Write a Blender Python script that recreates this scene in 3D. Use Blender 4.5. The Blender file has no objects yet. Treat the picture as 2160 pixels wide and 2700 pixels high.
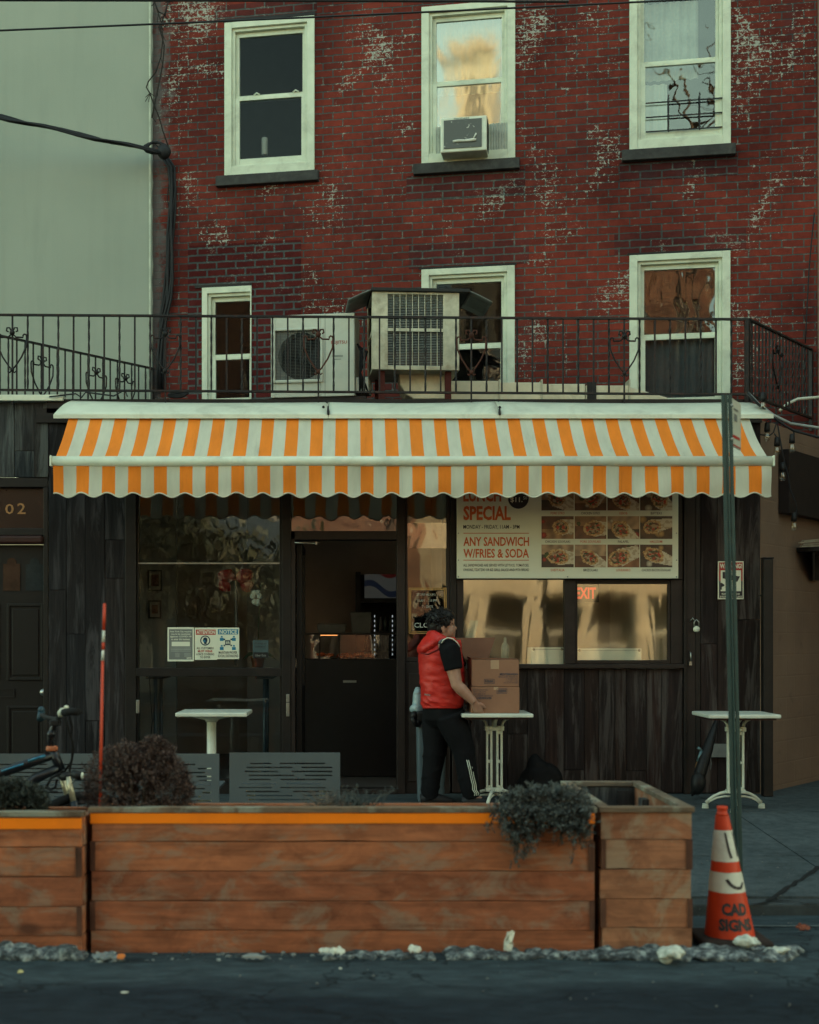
import bpy, bmesh, math, random
from mathutils import Vector, Matrix, noise, Euler
R = math.radians
random.seed(7)
SC = bpy.context.scene
COL = SC.collection

# ------------------------------------------------------------------ camera, world, sun, exposure
F, CX, HY, HC = 3500.0, 930.0, 1690.0, 1.45        # focal length and principal point in photo pixels, eye height
cam_d = bpy.data.cameras.new('camera')
cam = bpy.data.objects.new('camera', cam_d); COL.objects.link(cam)
cam.location = (0, 0, HC); cam.rotation_euler = (R(90), 0, 0)
cam_d.sensor_fit = 'HORIZONTAL'; cam_d.sensor_width = 36.0
cam_d.lens = 36.0 * F / 2160.0
cam_d.shift_x = (1080 - CX) / 2160.0
cam_d.shift_y = (HY - 1350) / 2160.0
cam_d.clip_start = 0.05; cam_d.clip_end = 500
cam_d.dof.use_dof = True; cam_d.dof.focus_distance = 11.4; cam_d.dof.aperture_fstop = 2.4
SC.camera = cam

SUN_DIR = Vector((0.75, 0.55, 0.37)).normalized()   # towards the sun: behind the shops, down the street to the right
w = bpy.data.worlds.new('World'); SC.world = w; w.use_nodes = True
nt = w.node_tree; nt.nodes.clear()
sky = nt.nodes.new('ShaderNodeTexSky'); sky.sky_type = 'NISHITA'; sky.sun_disc = False
sky.sun_elevation = math.asin(SUN_DIR.z); sky.sun_rotation = math.atan2(SUN_DIR.x, SUN_DIR.y)
sky.air_density = 1.0; sky.dust_density = 2.0; sky.ozone_density = 1.0
tint = nt.nodes.new('ShaderNodeMix'); tint.data_type = 'RGBA'; tint.blend_type = 'MULTIPLY'
tint.inputs[0].default_value = 1.0; tint.inputs[7].default_value = (1.0, 0.945, 0.57, 1)
bg = nt.nodes.new('ShaderNodeBackground'); bg.inputs[1].default_value = 0.15
wo = nt.nodes.new('ShaderNodeOutputWorld')
nt.links.new(sky.outputs[0], tint.inputs[6]); nt.links.new(tint.outputs[2], bg.inputs[0]); nt.links.new(bg.outputs[0], wo.inputs[0])
sun_d = bpy.data.lights.new('sun', 'SUN'); sun_d.energy = 2.0; sun_d.angle = R(0.5); sun_d.color = (1.0, 0.86, 0.68)
sun = bpy.data.objects.new('sun', sun_d); COL.objects.link(sun)
sun.rotation_euler = SUN_DIR.to_track_quat('Z', 'Y').to_euler(); sun.location = (0, 0, 30)
SC.view_settings.view_transform = 'Standard'; SC.view_settings.look = 'None'
SC.view_settings.exposure = 2.52; SC.view_settings.gamma = 1.0; SC.view_settings.use_curve_mapping = False
SC.render.engine = 'CYCLES'
SC.cycles.use_denoising = True
SC.cycles.max_bounces = 7; SC.cycles.diffuse_bounces = 3; SC.cycles.glossy_bounces = 3
SC.cycles.transparent_max_bounces = 10; SC.cycles.sample_clamp_indirect = 6.0
SC.cycles.caustics_reflective = False; SC.cycles.caustics_refractive = False

# ------------------------------------------------------------------ helpers
def P(px, py, Y):
    """the point at depth Y that lies behind photo pixel (px, py)"""
    return Vector(((px - CX) * Y / F, Y, HC - (py - HY) * Y / F))
def PX(px, Y): return (px - CX) * Y / F
def PZ(py, Y): return HC - (py - HY) * Y / F

WL = {}                                             # world offset of each parent
def wl(o): return WL.get(o.name, Vector((0, 0, 0))) if o else Vector((0, 0, 0))

def thing(name, label, cat, loc=(0, 0, 0), rz=0.0, group=None):
    o = bpy.data.objects.new(name, None); COL.objects.link(o)
    o.location = loc; o.rotation_euler = (0, 0, rz); o.empty_display_size = 0.1
    o['label'] = label; o['category'] = cat
    if group: o['group'] = group
    WL[o.name] = Vector(loc)
    return o
def tag(o, label, cat, group=None):
    o['label'] = label; o['category'] = cat
    if group: o['group'] = group
    return o
def struct(o): o['kind'] = 'structure'; return o
def dup(o, dloc=(0, 0, 0), label=None, parent=None, rz=None):
    c = o.copy(); COL.objects.link(c)
    if parent is not None: c.parent = parent
    else:
        c.location = Vector(o.location) + Vector(dloc)
        if rz is not None: c.rotation_euler[2] = rz
        if label: c['label'] = label
    WL[c.name] = wl(o) + Vector(dloc)
    for ch in list(o.children): dup(ch, parent=c)
    return c

class MB:
    def __init__(s): s.v = []; s.f = []; s.m = []; s.X = None; s.sm = []
    def add(s, vs, fs, m=0, smooth=False):
        b = len(s.v)
        s.v += [(s.X @ Vector(p)) if s.X is not None else Vector(p) for p in vs]
        for f in fs: s.f.append([b + i for i in f]); s.m.append(m); s.sm.append(smooth)
    def box(s, x0, x1, y0, y1, z0, z1, m=0):
        vs = [(x0, y0, z0), (x1, y0, z0), (x1, y1, z0), (x0, y1, z0), (x0, y0, z1), (x1, y0, z1), (x1, y1, z1), (x0, y1, z1)]
        s.add(vs, [(0, 3, 2, 1), (4, 5, 6, 7), (0, 1, 5, 4), (1, 2, 6, 5), (2, 3, 7, 6), (3, 0, 4, 7)], m)
    def hexa(s, vs, m=0):
        s.add(vs, [(0, 3, 2, 1), (4, 5, 6, 7), (0, 1, 5, 4), (1, 2, 6, 5), (2, 3, 7, 6), (3, 0, 4, 7)], m)
    def pbox(s, a, b, wdt, hgt, m=0, up=(0, 0, 1)):
        """a beam from a to b"""
        a = Vector(a); b = Vector(b); d = (b - a).normalized(); u = Vector(up)
        if abs(d.dot(u)) > .98: u = Vector((1, 0, 0))
        x = d.cross(u).normalized() * wdt / 2; z = x.cross(d).normalized() * hgt / 2
        s.hexa([a - x - z, a + x - z, b + x - z, b - x - z, a - x + z, a + x + z, b + x + z, b - x + z], m)
    def quad(s, a, b, c, d, m=0): s.add([a, b, c, d], [(0, 1, 2, 3)], m)
    def rect(s, x0, x1, z0, z1, y, m=0): s.quad((x0, y, z0), (x1, y, z0), (x1, y, z1), (x0, y, z1), m)
    def frame(s, x0, x1, z0, z1, wl_, wr, wb, wt, y0, y1, m=0):
        """four butted bars round an opening"""
        s.box(x0, x0 + wl_, y0, y1, z0, z1, m); s.box(x1 - wr, x1, y0, y1, z0, z1, m)
        if wb > 0: s.box(x0 + wl_, x1 - wr, y0, y1, z0, z0 + wb, m)
        if wt > 0: s.box(x0 + wl_, x1 - wr, y0, y1, z1 - wt, z1, m)
    def prism(s, poly, y0, y1, m=0):
        n = len(poly)
        vs = [(x, y0, z) for x, z in poly] + [(x, y1, z) for x, z in poly]
        fs = [tuple(range(n)), tuple(range(2 * n - 1, n - 1, -1))] + [(i, i + n, (i + 1) % n + n, (i + 1) % n) for i in range(n)]
        s.add(vs, fs, m)
    def tube(s, pts, r, n=8, m=0, smooth=True, asp=1.0, twist=0.0, ref=None, caps=True):
        pts = [Vector(p) for p in pts]; k = len(pts)
        rs = r if isinstance(r, (list, tuple)) else [r] * k
        t0 = (pts[1] - pts[0]).normalized()
        u = Vector(ref) if ref else (Vector((0, 0, 1)) if abs(t0.z) < .9 else Vector((1, 0, 0)))
        u = (u - t0 * u.dot(t0)).normalized(); vs = []
        for i in range(k):
            t = (pts[min(i + 1, k - 1)] - pts[max(i - 1, 0)])
            t = t.normalized() if t.length > 1e-9 else t0
            u = (u - t * u.dot(t)); u = u.normalized() if u.length > 1e-6 else Vector((1, 0, 0)); v = t.cross(u)
            for j in range(n):
                a = 2 * math.pi * j / n + twist * i + math.pi / n
                vs.append(pts[i] + (u * math.cos(a) + v * math.sin(a) * asp) * rs[i])
        fs = [(i * n + j, i * n + (j + 1) % n, (i + 1) * n + (j + 1) % n, (i + 1) * n + j) for i in range(k - 1) for j in range(n)]
        if caps: fs += [tuple(range(n - 1, -1, -1)), tuple(range((k - 1) * n, k * n))]
        s.add(vs, fs, m, smooth)
    def lathe(s, prof, c=(0, 0, 0), n=20, m=0, smooth=True, caps=True):
        vs = []; k = len(prof)
        for r, z in prof:
            for j in range(n):
                a = 2 * math.pi * j / n
                vs.append((c[0] + r * math.cos(a), c[1] + r * math.sin(a), c[2] + z))
        fs = [(i * n + j, i * n + (j + 1) % n, (i + 1) * n + (j + 1) % n, (i + 1) * n + j) for i in range(k - 1) for j in range(n)]
        if caps: fs += [tuple(range(n - 1, -1, -1)), tuple(range((k - 1) * n, k * n))]
        s.add(vs, fs, m, smooth)
    def ball(s, c, r, n=14, k=9, m=0, rot=None, nz=0.0, nf=8.0):
        c = Vector(c); r = (r, r, r) if not isinstance(r, (tuple, list)) else r
        vs = []; q = rot.to_matrix() if rot else None
        for i in range(k + 1):
            th = math.pi * (i + .02 * (i == 0) - .02 * (i == k)) / k
            for j in range(n):
                a = 2 * math.pi * j / n
                d = Vector((math.sin(th) * math.cos(a), math.sin(th) * math.sin(a), math.cos(th)))
                p = Vector((d.x * r[0], d.y * r[1], d.z * r[2]))
                if nz: p *= 1 + nz * noise.noise((c + p) * nf)
                if q: p = q @ p
                vs.append(c + p)
        fs = [(i * n + j, (i + 1) * n + j, (i + 1) * n + (j + 1) % n, i * n + (j + 1) % n) for i in range(k) for j in range(n)]
        fs += [tuple(range(n)), tuple(range((k + 1) * n - 1, k * n - 1, -1))]
        s.add(vs, fs, m, True)
    def grid(s, fn, nu, nv, m=0, smooth=True, close=False):
        vs = [fn(i / nu, j / nv) for j in range(nv + 1) for i in range(nu + (0 if close else 1))]
        c = nu if close else nu + 1
        fs = [(j * c + i, j * c + (i + 1) % c, (j + 1) * c + (i + 1) % c, (j + 1) * c + i) for j in range(nv) for i in range(nu)]
        mm = m
        if callable(m):
            for q, f in enumerate(fs):
                s.add([vs[t] for t in f], [(0, 1, 2, 3)], m(q % nu, q // nu), smooth)
        else: s.add(vs, fs, mm, smooth)
    def text(s, body, x0, x1, z0, z1, y, m=0, bold=0.0, flip=False, fn=None):
        """lettering fitted into a rectangle, facing -Y"""
        vs, fs = text_geo(body, bold)
        if not vs: return
        ax0 = min(v[0] for v in vs); ax1 = max(v[0] for v in vs); az0 = min(v[1] for v in vs); az1 = max(v[1] for v in vs)
        out = []
        for v in vs:
            u = (v[0] - ax0) / max(ax1 - ax0, 1e-6); t = (v[1] - az0) / max(az1 - az0, 1e-6)
            if flip: u = 1 - u; t = 1 - t
            p = (x0 + u * (x1 - x0), y, z0 + t * (z1 - z0))
            out.append(fn(p) if fn else p)
        s.add(out, fs, m)
    def build(s, name, mats, parent=None, bevel=0.0, local=False, seg=2, normals=True, auto=True, loc=None):
        me = bpy.data.meshes.new(name)
        off = Vector((0, 0, 0)) if local else wl(parent)
        if loc is not None: off = off + Vector(loc)
        me.from_pydata([tuple(p - off) for p in s.v], [], s.f)
        mats = mats if isinstance(mats, (list, tuple)) else [mats]
        for mt in mats: me.materials.append(mt)
        for i, p in enumerate(me.polygons): p.material_index = s.m[i]; p.use_smooth = s.sm[i]
        if normals:
            bm = bmesh.new(); bm.from_mesh(me); bmesh.ops.recalc_face_normals(bm, faces=bm.faces); bm.to_mesh(me); bm.free()
        me.update()
        o = bpy.data.objects.new(name, me); COL.objects.link(o)
        if parent: o.parent = parent
        if loc is not None: o.location = loc
        WL[o.name] = wl(parent) + (Vector(loc) if loc is not None else Vector((0, 0, 0)))
        if bevel:
            b = o.modifiers.new('bevel', 'BEVEL'); b.width = bevel; b.segments = seg; b.limit_method = 'ANGLE'; b.angle_limit = R(40)
        return o

def build_each(mb, name, mats, parent=None, **k):
    """every separate piece of the mesh becomes an object of its own"""
    par = list(range(len(mb.v)))
    def fd_(i):
        while par[i] != i: par[i] = par[par[i]]; i = par[i]
        return i
    for f in mb.f:
        for i in f[1:]: par[fd_(i)] = fd_(f[0])
    grp = {}
    for q, f in enumerate(mb.f): grp.setdefault(fd_(f[0]), []).append(q)
    out = []
    for qs in grp.values():
        n = MB(); mp = {}
        for q in qs:
            for i in mb.f[q]:
                if i not in mp: mp[i] = len(n.v); n.v.append(mb.v[i])
            n.f.append([mp[i] for i in mb.f[q]]); n.m.append(mb.m[q]); n.sm.append(mb.sm[q])
        out.append(n.build(name, mats, parent, **k))
    return out

_tc = {}
def text_geo(body, bold=0.0):
    key = (body, bold)
    if key in _tc: return _tc[key]
    cu = bpy.data.curves.new('lettering', 'FONT'); cu.body = body; cu.size = 1.0; cu.offset = bold; cu.resolution_u = 2
    ob = bpy.data.objects.new('lettering', cu); COL.objects.link(ob)
    dg = bpy.context.evaluated_depsgraph_get()
    me = ob.evaluated_get(dg).to_mesh()
    vs = [tuple(v.co) for v in me.vertices]; fs = [tuple(p.vertices) for p in me.polygons]
    ob.evaluated_get(dg).to_mesh_clear()
    bpy.data.objects.remove(ob); bpy.data.curves.remove(cu)
    _tc[key] = (vs, fs); return vs, fs

def remesh(o, voxel, smooth_it=4, fac=0.5):
    """union the overlapping pieces of a mesh into one continuous skin"""
    md = o.modifiers.new('remesh', 'REMESH'); md.mode = 'VOXEL'; md.voxel_size = voxel; md.use_smooth_shade = True
    if smooth_it:
        sm = o.modifiers.new('smooth', 'SMOOTH'); sm.iterations = smooth_it; sm.factor = fac
    dg = bpy.context.evaluated_depsgraph_get()
    me = bpy.data.meshes.new_from_object(o.evaluated_get(dg))
    o.modifiers.clear(); o.data = me
    for p in me.polygons: p.use_smooth = True
    return o

# ------------------------------------------------------------------ materials
class NM:
    def __init__(s, name):
        s.mat = bpy.data.materials.new(name); s.mat.use_nodes = True
        s.t = s.mat.node_tree; s.t.nodes.clear()
        s.out = s.n('ShaderNodeOutputMaterial')
        s.b = s.n('ShaderNodeBsdfPrincipled'); s.l(s.b.outputs[0], s.out.inputs[0])
    def n(s, typ, **kw):
        x = s.t.nodes.new(typ)
        for k, v in kw.items(): setattr(x, k, v)
        return x
    def l(s, a, b): s.t.links.new(a, b)
    def coord(s, scale=(1, 1, 1), kind='Object', loc=(0, 0, 0), rot=(0, 0, 0)):
        tc = s.n('ShaderNodeTexCoord'); mp = s.n('ShaderNodeMapping')
        mp.inputs['Scale'].default_value = scale; mp.inputs['Location'].default_value = loc; mp.inputs['Rotation'].default_value = rot
        s.l(tc.outputs[kind], mp.inputs[0]); return mp.outputs[0]
    def noise(s, co, scale=5, detail=4, rough=.55, dist=0.0):
        x = s.n('ShaderNodeTexNoise'); x.inputs['Scale'].default_value = scale; x.inputs['Detail'].default_value = detail
        x.inputs['Roughness'].default_value = rough; x.inputs['Distortion'].default_value = dist
        s.l(co, x.inputs['Vector']); return x.outputs['Fac']
    def ramp(s, fac, stops):
        x = s.n('ShaderNodeValToRGB'); e = x.color_ramp.elements
        while len(e) < len(stops): e.new(.5)
        for i, (p, c) in enumerate(stops): e[i].position = p; e[i].color = (*c, 1) if len(c) == 3 else c
        s.l(fac, x.inputs[0]); return x.outputs[0]
    def mask(s, fac, lo, hi):
        x = s.n('ShaderNodeMapRange'); x.inputs[1].default_value = lo; x.inputs[2].default_value = hi
        s.l(fac, x.inputs[0]); return x.outputs[0]
    def mix(s, fac, a, b, mode='MIX'):
        x = s.n('ShaderNodeMix', data_type='RGBA', blend_type=mode)
        for sock, v in ((0, fac), (6, a), (7, b)):
            if hasattr(v, 'is_output'): s.l(v, x.inputs[sock])
            else: x.inputs[sock].default_value = v if sock == 0 else (*v, 1)
        return x.outputs[2]
    def math(s, op, a, b=0.0, clamp=False):
        x = s.n('ShaderNodeMath', operation=op, use_clamp=clamp)
        for i, v in enumerate((a, b)):
            if hasattr(v, 'is_output'): s.l(v, x.inputs[i])
            else: x.inputs[i].default_value = v
        return x.outputs[0]
    def bump(s, h, strength=.3, dist=.01):
        x = s.n('ShaderNodeBump'); x.inputs['Strength'].default_value = strength; x.inputs['Distance'].default_value = dist
        s.l(h, x.inputs['Height']); s.l(x.outputs[0], s.b.inputs['Normal']); return x
    def col(s, c):
        if hasattr(c, 'is_output'): s.l(c, s.b.inputs['Base Color'])
        else: s.b.inputs['Base Color'].default_value = (*c, 1)
    def rough(s, r):
        if hasattr(r, 'is_output'): s.l(r, s.b.inputs['Roughness'])
        else: s.b.inputs['Roughness'].default_value = r
    def island(s): return s.n('ShaderNodeNewGeometry').outputs['Random Per Island']
_M = {}
def plain(name, c, rough=.5, metal=0.0, var=.25, scale=9, bump=.15, dirt=None, dirt_amt=.5, kind='Object', fine=90):
    """paint or plastic with uneven tone, dirt blotches and fine relief"""
    if name in _M: return _M[name]
    m = NM(name); co = m.coord(kind=kind)
    n1 = m.noise(co, scale, 5, .6)
    lo = tuple(x * (1 - var) for x in c); hi = tuple(min(1, x * (1 + var * .6)) for x in c)
    cc = m.ramp(n1, [(.3, lo), (.7, hi)])
    if dirt is not None:
        d = m.mask(m.noise(co, scale * .6, 8, .7, .6), .5, .72)
        cc = m.mix(m.math('MULTIPLY', d, dirt_amt), cc, dirt)
    m.col(cc); m.b.inputs['Metallic'].default_value = metal
    m.rough(m.mask(m.noise(co, scale * 2, 4), -.4 + 0, 1.4) if False else rough)
    if bump: m.bump(m.noise(co, fine, 3), bump, .004)
    m.b.inputs['Specular IOR Level'].default_value = .15 if rough > .65 else (.28 if rough > .42 else .5)
    _M[name] = m.mat; return m.mat
def emit(name, c, st):
    if name in _M: return _M[name]
    m = NM(name); m.col(tuple(x * .4 for x in c)); m.b.inputs['Emission Color'].default_value = (*c, 1); m.b.inputs['Emission Strength'].default_value = st
    _M[name] = m.mat; return m.mat
def glass(name, refl=.12, tint=(.9, .95, .93), wav=0.0, wscale=3.0, rough=0.0, stretch=(1, 1, 1), gl=(1, 1, 1)):
    if name in _M: return _M[name]
    m = NM(name); m.t.nodes.remove(m.b)
    tr = m.n('ShaderNodeBsdfTransparent'); tr.inputs[0].default_value = (*tint, 1)
    g = m.n('ShaderNodeBsdfGlossy'); g.inputs['Roughness'].default_value = rough; g.inputs['Color'].default_value = (*gl, 1)
    lw = m.n('ShaderNodeLayerWeight'); lw.inputs[0].default_value = .5
    p5 = m.math('POWER', lw.outputs['Facing'], 5.0)
    fac = m.math('ADD', m.math('MULTIPLY', p5, 1 - refl), refl, True)
    mx = m.n('ShaderNodeMixShader'); m.l(fac, mx.inputs[0]); m.l(tr.outputs[0], mx.inputs[1]); m.l(g.outputs[0], mx.inputs[2])
    if wav:
        co = m.coord(scale=stretch); h = m.noise(co, wscale, 2, .45, 1.2)
        b = m.n('ShaderNodeBump'); b.inputs['Strength'].default_value = 1.0; b.inputs['Distance'].default_value = wav
        m.l(h, b.inputs['Height']); m.l(b.outputs[0], g.inputs['Normal'])
    m.l(mx.outputs[0], m.out.inputs[0]); _M[name] = m.mat; return m.mat

def brick_mat(name, c1, c2, mortar, bw=.2, bh=.0715, ms=.011, chips=.5, off=(0, 0, 0), rot=(R(90), 0, 0), grey=0.0):
    m = NM(name)
    tc = m.n('ShaderNodeTexCoord')
    warp = m.noise(tc.outputs['Object'], 9, 2, .5)
    sep = m.n('ShaderNodeSeparateXYZ'); m.l(tc.outputs['Object'], sep.inputs[0])
    cb = m.n('ShaderNodeCombineXYZ')
    fine = m.noise(tc.outputs['Object'], 45, 2, .5)
    m.l(m.math('ADD', sep.outputs[0], m.math('MULTIPLY', m.math('SUBTRACT', fine, .5), .010)), cb.inputs[0])
    m.l(m.math('ADD', sep.outputs[2], m.math('ADD', m.math('MULTIPLY', m.math('SUBTRACT', warp, .5), .016), m.math('MULTIPLY', m.math('SUBTRACT', fine, .5), .007))), cb.inputs[1])
    br = m.n('ShaderNodeTexBrick'); m.l(cb.outputs[0], br.inputs['Vector'])
    br.inputs['Scale'].default_value = 1.0; br.inputs['Brick Width'].default_value = bw; br.inputs['Row Height'].default_value = bh
    br.inputs['Mortar Size'].default_value = ms * .62; br.inputs['Mortar Smooth'].default_value = .25; br.inputs['Bias'].default_value = 0
    br.inputs['Color1'].default_value = (*c1, 1); br.inputs['Color2'].default_value = (*c2, 1); br.inputs['Mortar'].default_value = (*mortar, 1)
    co = tc.outputs['Object']
    big = m.ramp(m.noise(co, .55, 4, .6, .8), [(.34, (.55, .52, .56)), (.52, (.92, .92, .92)), (.72, (1.35, 1.2, 1.1))])
    cc = m.mix(1.0, br.outputs['Color'], big, 'MULTIPLY')
    sm = m.ramp(m.noise(co, 14, 4, .65), [(.25, (.70, .70, .72)), (.6, (1.06, 1.03, 1.0))])
    cc = m.mix(.8, cc, sm, 'MULTIPLY')
    soot = m.mask(m.noise(m.coord(scale=(1.2, 1, .35)), 1.7, 5, .6, .4), .56, .78)
    cc = m.mix(m.math('MULTIPLY', soot, .45), cc, (.05, .038, .045))
    # flaked white paint: clusters, strongest in the joints
    zone = m.mask(m.noise(m.coord(scale=(1, 1, .8), loc=off), 1.5, 5, .65, .6), .44, .67)
    fl = m.noise(m.coord(scale=(.8, 1, 1.15)), 34, 6, .70, 1.0)
    flake = m.mask(m.math('ADD', fl, m.math('MULTIPLY', m.math('ADD', zone, m.math('MULTIPLY', br.outputs['Fac'], .32)), .20)), .715, .750)
    flake = m.math('MULTIPLY', flake, m.math('MULTIPLY', m.mask(zone, .02, .5), chips * 2, True), True)
    jl = m.math('MULTIPLY', m.mask(m.noise(co, 11, 3, .6), .555, .64), br.outputs['Fac'])
    flake = m.math('MAXIMUM', flake, m.math('MULTIPLY', jl, .30 * min(1, chips * 2)))
    cc = m.mix(flake, cc, (.36, .37, .325))
    if grey:
        edge = m.n('ShaderNodeMapRange'); edge.inputs[1].default_value = grey + .62; edge.inputs[2].default_value = grey + .0
        m.l(sep.outputs[0], edge.inputs[0])
        g2 = m.mask(m.math('ADD', m.math('MULTIPLY', edge.outputs[0], .8), m.noise(co, 5.5, 6, .7)), 1.06, 1.22)
        cc = m.mix(m.math('MULTIPLY', g2, .8), cc, (.125, .125, .125))
    m.col(cc); m.rough(.9); m.b.inputs['Specular IOR Level'].default_value = .12
    h = m.math('ADD', m.math('MULTIPLY', br.outputs['Fac'], -1.0), m.math('MULTIPLY', m.noise(co, 60, 4, .6), .5))
    m.bump(h, .8, .008)
    return m.mat

def wood_mat(name, cols, grain=(9, 9, .55), rough=.75, patch=None, patch_amt=.6, knots=0.0, gs=4.5, bump=.5, patch_scale=3.0, kn_scale=2.2, dark=(.02, .015, .012), kst=(1, 1, 1), pst=(1, 1, 1), gc=1.0):
    """boards: tone per board (mesh island), stretched grain, worn patches"""
    m = NM(name); isl = m.island()
    tc = m.n('ShaderNodeTexCoord'); ad = m.n('ShaderNodeVectorMath', operation='ADD')
    cb = m.n('ShaderNodeCombineXYZ'); m.l(m.math('MULTIPLY', isl, 37.0), cb.inputs[0]); m.l(m.math('MULTIPLY', isl, 19.0), cb.inputs[2])
    m.l(tc.outputs['Object'], ad.inputs[0]); m.l(cb.outputs[0], ad.inputs[1])
    mp = m.n('ShaderNodeMapping'); mp.inputs['Scale'].default_value = grain; m.l(ad.outputs[0], mp.inputs[0])
    g = m.noise(mp.outputs[0], gs, 7, .65, .9)
    tone = m.ramp(isl, [(i / max(1, len(cols) - 1), c) for i, c in enumerate(cols)])
    gr = m.ramp(g, [(.28, tuple(1 - (1 - x) * gc for x in (.42, .42, .44))), (.5, (.96, .96, .96)), (.74, tuple(1 + (x - 1) * gc for x in (1.45, 1.4, 1.35)))])
    cc = m.mix(1.0, tone, gr, 'MULTIPLY')
    mpp = m.n('ShaderNodeMapping'); mpp.inputs['Scale'].default_value = pst; m.l(ad.outputs[0], mpp.inputs[0])
    mid = m.ramp(m.noise(mpp.outputs[0], patch_scale * 1.4, 5, .65, .7), [(.30, (.55, .50, .50)), (.5, (1, 1, 1)), (.7, (1.4, 1.36, 1.3))])
    cc = m.mix(.85, cc, mid, 'MULTIPLY')
    if patch is not None:
        k = m.mask(m.noise(mpp.outputs[0], patch_scale, 8, .68, .6), .50, .60)
        k2 = m.math('MULTIPLY', k, m.mask(g, .15, .5))
        cc = m.mix(m.math('MULTIPLY', k2, patch_amt), cc, patch)
    if knots:
        mk = m.n('ShaderNodeMapping'); mk.inputs['Scale'].default_value = kst; m.l(ad.outputs[0], mk.inputs[0])
        vo = m.n('ShaderNodeTexVoronoi'); vo.inputs['Scale'].default_value = kn_scale; m.l(mk.outputs[0], vo.inputs['Vector'])
        kk = m.n('ShaderNodeMapRange'); kk.inputs[1].default_value = knots; kk.inputs[2].default_value = knots * .45
        m.l(vo.outputs['Distance'], kk.inputs[0]); cc = m.mix(m.math('MULTIPLY', kk.outputs[0], .8), cc, dark)
    m.col(cc); m.rough(rough); m.b.inputs['Specular IOR Level'].default_value = .16; m.bump(g, bump, .006)
    return m.mat

# material set
white_paint = plain('window_paint', (.62, .66, .53), .55, var=.12, scale=6, dirt=(.22, .21, .17), dirt_amt=.45)
white_metal = plain('white_metal', (.64, .67, .55), .4, var=.10, scale=5, dirt=(.2, .19, .14), dirt_amt=.4, bump=.05)
iron_white = plain('white_cast_iron', (.58, .60, .50), .5, var=.15, scale=14, dirt=(.12, .10, .08), dirt_amt=.55)
table_white = plain('table_laminate', (.58, .60, .52), .35, var=.08, scale=6, dirt=(.25, .24, .2), dirt_amt=.3, bump=.03)
black_iron = plain('black_iron', (.014, .014, .016), .45, .2, var=.4, scale=20, dirt=(.075, .032, .022), dirt_amt=.7, bump=.2)
rust_iron = plain('rusty_iron', (.07, .028, .02), .7, var=.4, scale=18, bump=.3)
dark_frame = plain('dark_frame', (.009, .0075, .0075), .45, var=.4, scale=7, dirt=(.028, .022, .02), dirt_amt=.4)
brown_frame = plain('brown_frame', (.018, .0115, .0105), .5, var=.3, scale=7, dirt=(.04, .028, .024), dirt_amt=.4)
black = plain('black_plastic', (.010, .010, .011), .5, var=.2)
rubber = plain('black_rubber', (.012, .012, .013), .8)
stone_sill = plain('stone_sill', (.055, .054, .054), .9, var=.3, scale=9, dirt=(.12, .12, .11), dirt_amt=.4, bump=.4)
steel = plain('steel', (.35, .36, .34), .35, .9, var=.2, bump=.05)
galv = plain('galvanised_sheet', (.50, .48, .37), .50, .25, var=.3, scale=11, dirt=(.20, .10, .045), dirt_amt=.45)
duct_mat = plain('duct_foil', (.66, .61, .46), .45, .2, var=.18, scale=5, dirt=(.28, .22, .14), dirt_amt=.5, bump=.25, fine=16)
condenser_white = plain('condenser_casing', (.50, .52, .45), .45, var=.08, scale=4, dirt=(.24, .22, .18), dirt_amt=.35)
room_dark = plain('void_dark', (.012, .012, .013), .9)
glass_dim = glass('pane_dim', .014, (.6, .64, .66), wav=.001)
glass_clear = glass('pane_clear', .07, (.85, .9, .9), wav=.0012, wscale=2.2)
glass_upper = glass('pane_upper', .15, (.8, .85, .84), wav=.005, wscale=1.6, gl=(1, .97, .85))
glass_bright = glass('pane_bright', .34, (.7, .76, .74), wav=.0022, wscale=1.3, rough=.055, stretch=(1.6, 1, .7), gl=(1, .96, .80))
glass_shop = glass('pane_shop', .10, (.82, .86, .86), wav=.0015, wscale=1.2)
glass_film = glass('pane_wavy', .25, (.88, .88, .82), wav=.0018, wscale=1.3, stretch=(2.2, 1, .7), gl=(1, .97, .86), rough=.04)

# ------------------------------------------------------------------ ground
asphalt = NM('asphalt'); co = asphalt.coord()
n1 = asphalt.noise(co, 1.1, 6, .6, .3); n2 = asphalt.noise(co, 160, 3, .7)
c = asphalt.ramp(n1, [(.3, (.0080, .0135, .0200)), (.7, (.0145, .0215, .0290))])
sepn = asphalt.n('ShaderNodeSeparateXYZ'); asphalt.l(co, sepn.inputs[0])
dust = asphalt.math('MULTIPLY', asphalt.mask(asphalt.math('ADD', sepn.outputs[1], asphalt.math('MULTIPLY', asphalt.noise(asphalt.coord(scale=(.5, 2, 1)), 1.6, 4), .8)), 5.75, 6.12), .75)
c = asphalt.mix(dust, c, (.042, .062, .072))
c = asphalt.mix(asphalt.math('MULTIPLY', asphalt.mask(n2, .56, .68), .35), c, (.026, .036, .042))
c = asphalt.mix(asphalt.math('MULTIPLY', asphalt.mask(asphalt.noise(asphalt.coord(scale=(1, 2.2, 1)), 2.3, 5, .6), .60, .70), .6), c, (.004, .006, .008))
mdn = asphalt.noise(asphalt.coord(scale=(.7, 1.6, 1)), 9, 7, .7, .4); c = asphalt.mix(.9, c, asphalt.ramp(mdn, [(.3, (.55, .55, .56)), (.5, (1, 1, 1)), (.72, (1.7, 1.65, 1.6))]), 'MULTIPLY')
vc = asphalt.n('ShaderNodeTexVoronoi', feature='DISTANCE_TO_EDGE'); vc.inputs['Scale'].default_value = .8
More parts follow.
